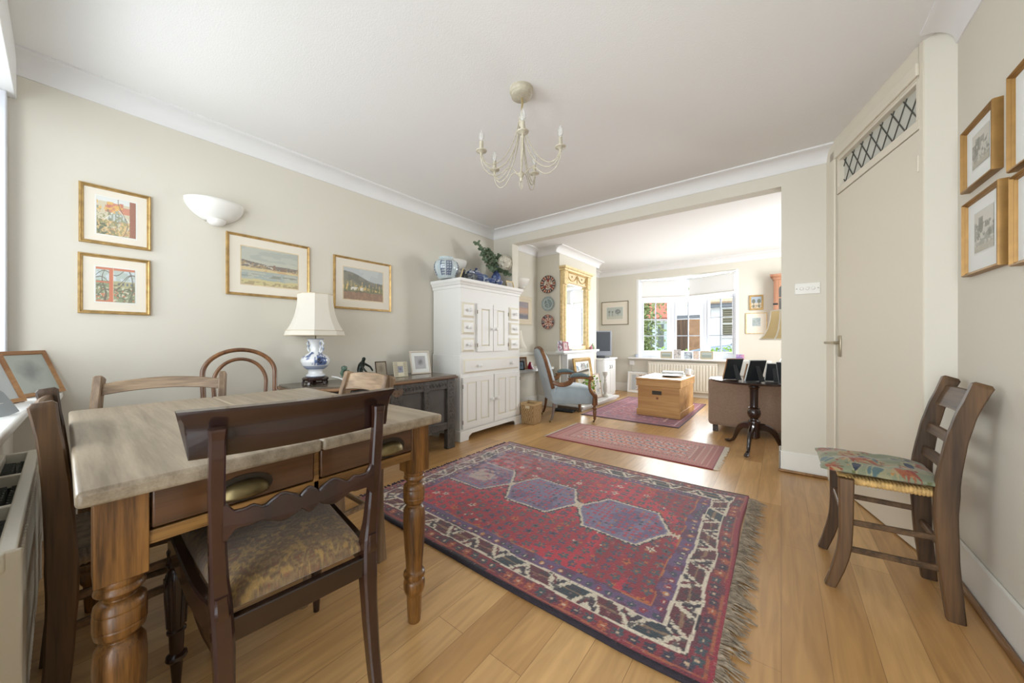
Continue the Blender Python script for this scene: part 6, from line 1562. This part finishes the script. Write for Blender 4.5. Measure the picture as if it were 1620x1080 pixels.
# ---- white corner cupboard with television
t = thing('corner_cupboard', 'low white cupboard beside the fireplace carrying the television', 'cupboard', (0, 0, 0))
MB().box(XL2, -2.51, 5.90, 6.46, 0.0, 0.66).build('carcass', WHITE, t, bevel=0.003)
MB().box(XL2, -2.48, 5.885, 6.50, 0.66, 0.69).build('cupboard_top', WHITE, t, bevel=0.004)
for ya, yb_, ky in ((5.92, 6.175, 6.14), (6.185, 6.44, 6.22)):
    dr = MB().box(-2.51, -2.494, ya, yb_, 0.06, 0.64).build('door', WHITE, t, bevel=0.002)
    MB().tube([(-2.494, ky, 0.50), (-2.475, ky, 0.50), (-2.475, ky, 0.55), (-2.494, ky, 0.55)], 0.004, 8).build('handle', BLACK, dr)
t = thing('television', 'grey box television on the white corner cupboard', 'television', (-2.74, 6.19, 0.69), 35)
w = MB(); w.box(-0.25, 0.25, -0.03, 0.05, 0.03, 0.50); w.rings([[(-.23, .05, .06), (.23, .05, .06), (.23, .05, .48), (-.23, .05, .48)], [(-.15, .16, .12), (.15, .16, .12), (.15, .16, .40), (-.15, .16, .40)]]); w.build('casing', mat('silver_grey_plastic', S(150, 156, 166), rough=0.4), t, bevel=0.008)
MB().box(-0.22, 0.22, -0.034, -0.03, 0.12, 0.48).build('screen', mat('grey_screen', S(84, 90, 98), rough=0.12), t, flat=True)
MB().box(-0.12, 0.12, -0.05, 0.08, 0.0, 0.03).build('stand', BLACK, t, bevel=0.004)
tag(MB().box(-2.66, -2.50, 5.95, 6.16, 0.69, 0.715).build('set_top_box', mat('dark_grey_box', S(70, 74, 78), rough=0.4), bevel=0.003), 'flat dark media box on the corner cupboard in front of the television', 'media box')

# ---- far wall things
def art_trees(u, v):
    c = Cv(len(u), (176, 188, 182)); c.lay(v < .25, (196, 198, 184)); 
    for cx_, r_ in ((.7, .17), (.16, .08), (.36, .06)): c.lay((np.hypot(u-cx_, (v-.62)*.8) < r_) & (fb(u, v, 16, 3) > .36), (96, 110, 112)); c.lay((np.abs(u-cx_) < .012) & (v < .6) & (v > .25), (110, 104, 96))
    return c.c
framed('framed_picture', 'thin framed pale print of trees on the far wall left of the bay window', 'picture', (-2.68, YF, 1.563), 0, 0.56, 0.475, 0.012, 0.016, BRASS, True, art_trees, 0.335, 0.24, 60)
def art_twotrees(u, v):
    c = Cv(len(u), (150, 168, 190)); c.lay(v < .45, (206, 190, 160)); c.lay((v < .3) & (fb(u, v, 6, 5) > .5), (150, 128, 104))
    for cx_ in (.24, .76): c.lay(np.hypot(u-cx_, (v-.62)) < .18, (58, 78, 56)); c.lay((np.abs(u-cx_) < .03) & (v < .5) & (v > .2), (86, 70, 54)); c.lay(np.hypot(u-cx_, (v-.2)) < .12, (70, 84, 62))
    return c.c
framed('framed_picture', 'small gilt picture of two round trees on the far wall right of the bay window', 'picture', (-0.32, YF, 1.625), 0, 0.185, 0.24, 0.024, 0.02, GOLD, False, art_twotrees, 0.137, 0.19, 50)
framed('framed_picture', 'pale gilt frame with tiny seascape and wide mount, below the two trees picture', 'picture', (-0.32, YF, 1.29), 0, 0.285, 0.34, 0.012, 0.016, GOLDP, True, art_abstract(9, (150, 168, 176), (170, 184, 186), (130, 146, 136)), 0.11, 0.135, 40, dz=0.02)
t = thing('curio_cabinet', 'reddish pine wall cabinet with arched glazed door, cut off by the pier', 'cabinet', (0.16, YF, 0))
w = MB(); w.box(-0.25, 0.3, -0.15, -0.01, 1.14, 1.94); w.build('carcass', mat('cabinet_inside', S(86, 84, 80), rough=0.6), t, flat=True)
w = MB(); w.box(-0.255, -0.19, -0.165, 0, 1.13, 1.95); w.box(0.24, 0.305, -0.165, 0, 1.13, 1.95); w.box(-0.19, 0.24, -0.165, 0, 1.13, 1.19)
arch = [(-0.19, 1.95), (-0.19, 1.80)]+[(0.025-0.215*math.cos(a), 1.80+0.10*math.sin(a)) for a in [math.pi*k/12 for k in range(13)]]+[(0.24, 1.80), (0.24, 1.95)]
w.prism(arch, 'y', -0.165, -0.15); w.build('door_frame', CURIOW, t, bevel=0.003)
w = MB(); loops = []
for off, z in ((0, 1.94), (0.01, 1.95), (0.012, 1.975), (0.04, 2.0), (0.045, 2.03), (0, 2.035)):
    loops.append([(-0.255-off, -0.165-off, z), (0.305+off, -0.165-off, z), (0.305+off, 0, z), (-0.255-off, 0, z)])
w.rings(loops); w.build('cornice', CURIOW, t)
MB().box(-0.19, 0.24, -0.157, -0.154, 1.19, 1.9).build('glass_pane', PANE, t, flat=True)
MB().box(-0.19, 0.24, -0.16, -0.15, 1.66, 1.675).build('glazing_bar', CURIOW, t)
MB().box(-0.262, -0.20, -0.172, -0.165, 1.56, 1.585).build('hinge', BLACK, t, bevel=0.002)
def art_mosaic(u, v):
    c = Cv(len(u), (214, 214, 210)); c.lay((u > .1) & (u < .42), (160, 168, 176), .8); c.lay((u > .42) & (vn(u, v, 14, 5) > .62), (120, 84, 74)); c.lay((u > .42) & (vn(u, v, 16, 8) > .7), (200, 150, 140)); return c.c
t = framed('leaning_picture', 'white framed patterned print leaning on the far wall beside the trunk', 'picture', (-2.205, YF-0.09, 0.0), 0, 0.38, 0.40, 0.03, 0.014, WHITE, True, art_mosaic, 0.27, 0.30, 50)
for ch in t.children:
    for v_ in ch.data.vertices: v_.co = Matrix.Rotation(-8*D2R, 4, 'X') @ (v_.co+Vector((0, 0, .2)))
w = MB(); w.box(-2.37, -2.28, YF-0.03, YF, 0.53, 0.62); tag(w.build('wall_socket', WHITE, bevel=0.004), 'white phone socket on the far wall below the window sill end', 'socket')
tag(MB().tube([(-2.33, YF-0.02, 0.53), (-2.34, YF-0.03, 0.42), (-2.30, YF-0.03, 0.40), (-2.15, YF-0.025, 0.37), (-1.98, YF-0.03, 0.34)], 0.006, 8).build('phone_cable', mat('grey_cable', S(170, 166, 156), rough=0.5)), 'grey cable looping along the far wall from the socket to the radiator', 'cable')
# radiator under the bay
t = thing('radiator', 'long white ribbed radiator under the far bay window', 'radiator', (0, 0, 0))
w = MB(); w.box(-2.0, -0.86, YF-0.09, YF-0.05, 0.10, 0.60)
for k in range(24):
    x = -1.975+k*0.0475; w.box(x, x+0.027, YF-0.102, YF-0.09, 0.13, 0.57)
w.build('panel', RADM, t, bevel=0.004)
MB().box(-2.0, -0.86, YF-0.10, YF-0.04, 0.595, 0.612).build('top_rail', RADM, t, bevel=0.003)
for x in (-1.96, -0.9): MB().tube([(x, YF-0.06, 0.11), (x, YF-0.06, 0)], 0.008, 8).build('pipe', RADM, t)
# window sill cards
SZ = 0.6825
def art_land(u, v):
    c = Cv(len(u), (176, 164, 136)); m_ = (np.abs(u-.5) < .36) & (np.abs(v-.5) < .32); c.lay(m_, (140, 148, 140)); c.lay(m_ & (v > .55), (168, 176, 172)); return c.c
card('postcard', 'brown bordered landscape card on the bay sill, leftmost large card', 'card', (-1.69, 6.86, SZ), 8, 0.20, 0.125, art_land)
card('greeting_card', 'taller pale card with dog sketch on the bay sill, second from left', 'card', (-1.50, 6.86, SZ), 8, 0.12, 0.165, art_abstract(71, (196, 188, 182), (170, 164, 164), (120, 116, 120)))
card('greeting_card', 'grey blue sketch card on the bay sill in front of the middle window', 'card', (-1.32, 6.86, SZ), 6, 0.13, 0.125, art_abstract(73, (200, 206, 210), (160, 170, 182), (120, 130, 146)))
card('greeting_card', 'pinkish folded card on the bay sill left of the wide brown card', 'card', (-1.19, 6.84, SZ), 10, 0.09, 0.14, art_abstract(75, (206, 190, 176), (196, 170, 160), (160, 140, 130)))
card('postcard', 'wide brown bordered landscape card on the bay sill, right of the pinkish card', 'card', (-1.03, 6.86, SZ), 4, 0.20, 0.145, art_land)
card('greeting_card', 'pink and violet card at the right end of the bay sill', 'card', (-0.535, 6.82, SZ), 6, 0.11, 0.10, art_abstract(77, (196, 130, 160), (130, 120, 176), (206, 170, 190)))
tag(MB().box(-0.90, -0.78, 6.80, 6.83, SZ, SZ+0.012).build('envelope', WHITE), 'flat white envelope lying on the bay sill', 'envelope')
o = MB().lathe([(0.022, 0), (0.03, 0.03), (0.032, 0.055), (0.028, 0.055), (0.022, 0.01), (0, 0.008)], (0, 0, 0), 18).build('small_pot', mat('grey_glass', S(176, 182, 196), rough=0.2)); o.location = (-2.24, 6.86, SZ); tag(o, 'small grey glass pot at the left end of the bay sill', 'pot')

# ---- pine trunk with its things
t = thing('blanket_box', 'golden pine blanket box used as a coffee table on the pink rug', 'trunk', (-1.27, 5.16, 0.006), -1)
MB().box(-.262, .262, -.39, .39, .02, .45).build('box_body', TRUNKW, t, bevel=0.004)
w = MB(); w.box(-.275, .275, -.403, .403, .008, .09); w.build('plinth', TRUNKW, t, bevel=0.005)
w = MB(); w.box(-.278, .278, -.408, .408, .40, .478); w.build('lid_rim', TRUNKW, t, bevel=0.004)
w = MB(); w.box(-.284, .284, -.414, .414, .478, .506); w.build('lid', TRUNKW, t, bevel=0.008, seg=3)
MB().box(-0.075, 0.045, -.394, -.388, .295, .345).build('inset_handle', mat('dark_iron', S(62, 56, 48), rough=0.5, metal=0.5), t, bevel=0.003)
MB().lathe([(0.016, 0), (0.014, 0.004), (0, 0.005)], (0, 0, 0), 16, Matrix.Translation((-0.01, -.39, .248)) @ Matrix.Rotation(math.pi/2, 4, 'X')).build('maker_stamp', mat('stamp_brown', S(134, 84, 62), rough=0.6), t)
ZT = 0.513
o = MB().lathe([(0.05, 0), (0.12, 0.012), (0.145, 0.022), (0.142, 0.026), (0.11, 0.018), (0, 0.010)], (0, 0, 0), 40).build('oval_dish', mat('pewter', S(150, 150, 150), rough=0.3, metal=0.6)); o.location = (-1.20, 5.15, ZT); tag(o, 'shallow grey metal dish in the middle of the pine box', 'dish')
for i, (lb, colr, sz) in enumerate((('white hardback at the bottom of the pile on the pine box', S(220, 218, 212), (.15, .11)), ('dark covered book on top of the pile on the pine box', S(92, 90, 96), (.14, .10)))):
    t = thing('book', lb, 'book', (-1.25, 5.44, ZT+i*0.024), 6+i*5, 'books piled on the pine box')
    MB().box(-sz[0]+.004, sz[0]-.003, -sz[1]+.004, sz[1]-.004, 0.003, 0.020).build('page_block', MOUNTW, t, flat=True)
    w = MB(); w.box(-sz[0], sz[0], -sz[1], sz[1], 0, 0.003); w.box(-sz[0], sz[0], -sz[1], sz[1], 0.020, 0.023); w.box(-sz[0], -sz[0]+.003, -sz[1], sz[1], 0, .023); w.build('cover', mat('book_cover', colr, rough=0.5), t, flat=True)
t = thing('mug', 'white mug standing at the back of the pine box', 'mug', (-1.06, 5.52, ZT))
MB().lathe([(0.034, 0), (0.038, 0.005), (0.04, 0.09), (0.036, 0.09), (0.034, 0.01), (0, 0.008)], (0, 0, 0), 24).build('mug_body', CHINA, t)
MB().tube([(0.038+.0, 0, .075), (.062, 0, .068), (.066, 0, .045), (.058, 0, .025), (.038, 0, .02)], .005, 8).build('mug_handle', CHINA, t)
for i, (x, y, r) in enumerate(((-1.42, 5.0, 12), (-1.30, 5.02, -14))):
    pass
tag(MB().box(-1.52, -1.36, 5.0, 5.22, ZT, ZT+0.006).build('magazine', WHITE, bevel=0.001), 'white magazine lying at the left of the pine box lid', 'magazine')

# ---- sofa seen from behind
t = thing('sofa', 'brown fabric sofa seen from behind beyond the tripod table', 'sofa', (0, 0, 0))
w = MB(); w.box(-0.655, 0.95, 4.44, 4.62, 0.07, 0.60); w.build('sofa_back', SOFAM, t, bevel=0.045, seg=4)
w = MB(); w.box(-0.63, -0.43, 4.60, 5.30, 0.07, 0.52); w.build('sofa_arm', SOFAM, t, bevel=0.05, seg=4)
MB().box(0.72, 0.93, 4.60, 5.30, 0.07, 0.52).build('sofa_arm', SOFAM, t, bevel=0.05, seg=4)
MB().box(-0.45, 0.74, 4.60, 5.28, 0.07, 0.30).build('sofa_base', SOFAM, t, bevel=0.02)
for x0 in (-0.44, 0.15): MB().box(x0, x0+0.58, 4.66, 5.30, 0.30, 0.43).build('seat_cushion', SOFAM, t, bevel=0.04, seg=4)
for x in (-0.61, 0.88):
    for y in (4.47, 5.2): MB().box(x, x+0.05, y, y+0.05, 0.0, 0.07).build('foot', MAHOG, t, bevel=0.003)
o = MB().pillow(0.42, 0.36, 0.14, 20, (0, 0, 0), 3, 0.0, None, 1.0).build('scatter_cushion', mat('white_cushion_cloth', S(226, 224, 218), rough=0.8)); o.location = (-0.29, 4.735, 0.615); o.rotation_euler = (1.35, 0, 0); tag(o, 'white scatter cushion showing above the sofa back behind the photo frames', 'cushion')

# ---- tripod table
t = thing('tripod_table', 'round mahogany tilt-top tripod table with turned column and pad feet', 'table', (-0.20, 3.925, 0), 0)
MB().lathe([(0.0, 0.628), (0.34, 0.630), (0.356, 0.636), (0.36, 0.644), (0.354, 0.652), (0.35, 0.650), (0.0, 0.650)], (0, 0, 0), 72).build('tabletop', MAHOGX, t)
MB().lathe([(0.06, 0.628), (0.062, 0.61), (0.045, 0.60), (0.048, 0.585), (0.038, 0.575), (0.034, 0.56), (0.032, 0.42), (0.034, 0.40), (0.048, 0.392), (0.042, 0.382), (0.050, 0.365), (0.054, 0.34), (0.046, 0.31), (0.030, 0.292), (0.032, 0.28), (0.048, 0.27), (0.050, 0.255), (0.046, 0.25), (0.046, 0.12), (0.03, 0.105), (0, 0.10)], (0, 0, 0), 32).build('column', MAHOG, t)
for a in (142, 262, 22):
    r = a*D2R; u = (math.cos(r), math.sin(r))
    pts = [(0.03, .21), (0.075, .215), (0.13, .195), (0.17, .15), (0.195, .095), (0.22, .045), (0.25, .022), (0.285, .016), (0.31, .014)]
    MB().bar([(p_*u[0], p_*u[1], z) for p_, z in pts], [.034, .036, .036, .032, .028, .026, .03, .04, .03], [.07, .065, .055, .045, .036, .03, .024, .026, .016], (-u[1], u[0], 0), 0.3).build('leg', MAHOG, t)
ZP = 0.6505
for lab, x, y, rz, w_, h_, fm in (('dark backed photo frame with wide strut, leftmost on the tripod table', -0.375, 3.84, 222, 0.155, 0.205, TEAK), ('small dark backed photo frame behind the two tall ones on the tripod table', -0.235, 4.0, 220, 0.12, 0.15, TEAK),
                                ('tall dark backed photo frame with pale edge in the middle of the tripod table', -0.20, 3.80, 222, 0.155, 0.20, MOUNTW), ('dark backed frame standing upright, right of the middle frame on the tripod table', -0.065, 3.90, 200, 0.115, 0.17, MOUNTW),
                                ('silver white frame with strut at the pier edge on the tripod table', 0.04, 3.78, 160, 0.12, 0.19, WHITE)):
    standing('framed_photograph', lab, (x, y, ZP), rz, w_, h_, 0.012, fm, art_blur(int(x*100)+200), 0, 18, group='photo frames on the tripod table', nx=12)
t = thing('table_lamp', 'lamp with buff flared shade and white edges, half hidden by the pier', 'lamp', (0.055, 4.01, ZP))
MB().lathe([(0.06, 0), (0.065, 0.015), (0.03, 0.03), (0.025, 0.06), (0.06, 0.12), (0.065, 0.18), (0.04, 0.23), (0.02, 0.26), (0.012, 0.28), (0.010, 0.42), (0, 0.42)], (0, 0, 0), 28).build('lamp_base', CHINA, t)
prof = [(0.222, 0.375), (0.188, 0.41), (0.160, 0.47), (0.142, 0.55), (0.134, 0.635)]
w = MB(); loops = [[(r_*math.cos(math.pi/4*k+.31), r_*math.sin(math.pi/4*k+.31), z) for k in range(8)] for r_, z in prof]
w.rings(loops, cap=False); w.build('lamp_shade', SHADEB, t, angle=12)
w = MB()
for k in range(8): w.tube([(r_*1.005*math.cos(math.pi/4*k+.31), r_*1.005*math.sin(math.pi/4*k+.31), z) for r_, z in prof], 0.006, 6)
for r_, z in (prof[0], prof[-1]): w.tube([(r_*math.cos(math.pi/4*k+.31), r_*math.sin(math.pi/4*k+.31), z) for k in range(8)], 0.006, 6, cyc=True)
w.build('shade_braid', SHADE, t)

# ================================================================== outside the bay window
ground = MB().box(-14, 12, 7.45, 30, -0.5, -0.3).build('ground', mat('tarmac_drive', S(170, 168, 164), rough=0.8)); struct(ground)
RENDERW = mat('white_render', S(238, 238, 236), rough=0.8)
BRICKM = mat('red_brick', S(164, 96, 76), rough=0.8, var=0.2, vscale=12)
TILEM = mat('orange_roof_tile', S(196, 122, 100), rough=0.8, var=0.15, vscale=6)
t = thing('garage_building', 'white rendered garage with dark brown timber doors seen through the middle window', 'building', (0, 0, 0))
MB().box(-3.25, -2.16, 14.0, 16.0, 1.90, 3.6).build('upper_wall', RENDERW, t, flat=True)
MB().box(-3.3, -2.2, 13.97, 14.05, 1.80, 1.92).build('lintel', mat('grey_lintel', S(120, 122, 126), rough=0.6), t)
MB().box(-3.12, -2.70, 13.98, 14.04, -0.3, 1.80).build('timber_door', wood('dark_garage_timber', S(76, 58, 46), S(120, 92, 70), 'z', 0.5, 0.6), t)
MB().box(-2.70, -2.30, 13.96, 14.04, -0.3, 1.80).build('brick_pier', mat('warm_brick', S(166, 128, 96), rough=0.8, var=0.2, vscale=10), t)
MB().box(-2.30, -2.10, 13.95, 14.06, -0.3, 3.6).build('side_wall', RENDERW, t)
t = thing('shuttered_house', 'white house with louvred shutter window and tiled eaves seen through the right window', 'building', (0, 0, 0))
MB().box(-1.98, 2.2, 14.1, 16.5, -0.3, 2.3).build('wall', RENDERW, t, flat=True)
MB().box(-2.05, 2.3, 13.9, 14.3, 2.16, 2.34).build('eaves_board', mat('grey_eaves', S(128, 132, 138), rough=0.6), t)
MB().prism([(13.8, 2.34), (16.6, 4.2), (16.6, 4.1), (13.85, 2.28)], 'x', -2.05, 2.3).build('roof', mat('buff_roof_tile', S(206, 178, 150), rough=0.8, var=0.2, vscale=8), t)
w = MB(); w.frame(0.40, 1.05, [(0, 14.09), (0, 14.03), (.06, 14.03), (.06, 14.09)], -1.47, 1.62); w.box(-1.65, -1.29, 14.04, 14.09, 1.56, 1.63); sh_ = w.build('shutter_frame', RENDERW, t)
w = MB()
for k in range(13): w.box(-1.62, -1.32, 14.03, 14.08, 1.15+k*0.075, 1.19+k*0.075)
w.box(-1.62, -1.32, 14.085, 14.095, 1.12, 2.1); w.build('louvres', mat('khaki_louvre', S(140, 134, 112), rough=0.6), sh_)
t = thing('brick_house', 'red roofed house with pale green double doors seen through the left window', 'building', (0, 0, 0))
MB().box(-6.5, -3.42, 14.4, 16.5, -0.3, 1.95).build('wall', BRICKM, t, flat=True)
MB().prism([(14.1, 1.88), (16.6, 3.0), (16.6, 2.9), (14.15, 1.82)], 'x', -6.8, -3.40).build('roof', TILEM, t)
MB().box(-4.6, -3.42, 14.30, 14.4, 1.72, 1.86).build('fascia', RENDERW, t)
w = MB(); w.box(-4.30, -3.44, 14.33, 14.38, 0.05, 1.74); pn = w.build('door_frame', mat('pale_green_paint', S(206, 222, 216), rough=0.5), t)
w = MB(); w.box(-4.24, -4.06, 14.31, 14.335, 0.72, 1.6); w.box(-3.84, -3.62, 14.31, 14.335, 0.72, 1.64); w.build('door_glass', mat('dim_glass', S(110, 118, 112), rough=0.2), pn)
w = MB(); w.box(-3.95, -3.44, 14.30, 14.34, 0.3, 0.62); w.build('white_panel', RENDERW, pn)
t = thing('apartment_wall', 'tall pale neighbouring wall with tiled gable beyond the garage', 'building', (0, 0, 0))
MB().box(-8.5, 6.0, 19.5, 20.5, -0.3, 6.5).build('wall', RENDERW, t, flat=True)
# parked car
t = thing('parked_car', 'pale silver blue car parked outside beyond the hedge', 'car', (0, 0, 0))
CARP = mat('silver_blue_paint', S(128, 142, 156), rough=0.2, metal=0.3, coat=0.5)
side = [(-2.35, 0.12), (-2.38, 0.45), (-2.25, 0.66), (-1.60, 0.82), (-1.05, 0.90), (-0.25, 1.28), (0.3, 1.36), (1.2, 1.34), (1.9, 1.05), (2.0, 0.6), (1.98, 0.12)]
w = MB(); loops = []
for y_, sc in ((10.4, 0.0), (10.4, 1.0), (10.55, 1.03), (11.95, 1.03), (12.1, 1.0)):
    loops.append([(x if sc else x, y_, z if sc else z) for x, z in side])
w.rings(loops[1:]); w.build('car_body', CARP, t, bevel=0.03)
w = MB(); w.prism([(-1.02, 0.91), (-0.25, 1.26), (0.28, 1.32), (0.28, 0.92)], 'y', 10.37, 10.41); w.prism([(0.34, 1.32), (1.15, 1.30), (1.65, 1.02), (0.34, 0.92)], 'y', 10.37, 10.41)
w.bar([(-1.02, 11.25, 0.925), (-0.28, 11.25, 1.275)], 1.25, 0.02, (0, 1, 0), 0.02)
w.build('car_windows', mat('car_glass', S(70, 84, 92), rough=0.08), t, flat=True)
for x in (-1.75, 1.25):
    for y_ in (10.42, 12.0):
        MB().lathe([(0.0, -.09), (.2, -.09), (.30, -.07), (.32, 0), (.30, .07), (.2, .09), (0, .09)], (0, 0, 0), 24, Matrix.Translation((x, y_, 0.02)) @ Matrix.Rotation(math.pi/2, 4, 'X')).build('wheel', BLACK, t)
# hedge and tree
rng = random.Random(33)
w = MB()
for k in range(2600):
    x = rng.uniform(-3.4, 1.0); zmax = 0.78+0.05*math.sin(x*5)+(0.03 if x > -1.4 else -0.02); c_ = (x, rng.uniform(8.9, 9.4), rng.uniform(-0.28, zmax))
    leafq(w, c_, (rng.uniform(-1, 1), rng.uniform(-1, .3), rng.uniform(-.4, 1)), rng.uniform(.05, .085), .5)
o = w.build('hedge', mat('hedge_leaf', S(128, 160, 70), rough=0.6, var=0.35, vscale=14), flat=True, recalc=False); tag(o, 'clipped bright green hedge just outside the bay window', 'hedge')
t = thing('garden_tree', 'leafy green tree at the left outside the bay window', 'tree', (-3.55, 11.2, -0.3))
MB().tube([(0, 0, 0), (0.03, 0, 0.9), (-0.05, 0.05, 1.8), (0.1, 0, 3.0)], [.09, .07, .06, .03], 10).build('trunk', wood('bark', S(86, 70, 54), S(126, 106, 84), 'z'), t)
w = MB()
for k in range(2600):
    a = rng.uniform(0, 6.28); rr_ = abs(rng.gauss(0, .5)); z = rng.uniform(0.9, 4.2); R_ = 0.62*(1-abs(z-2.6)/2.4)+.25
    leafq(w, (rr_*R_*math.cos(a)*1.2+0.1, rr_*R_*math.sin(a), z), (rng.uniform(-1, 1), rng.uniform(-1, 1), rng.uniform(-1, .6)), rng.uniform(.09, .15), .3)
w.build('foliage', mat('tree_leaf', S(140, 152, 100), rough=0.6, var=0.35, vscale=8), t, flat=True, recalc=False)
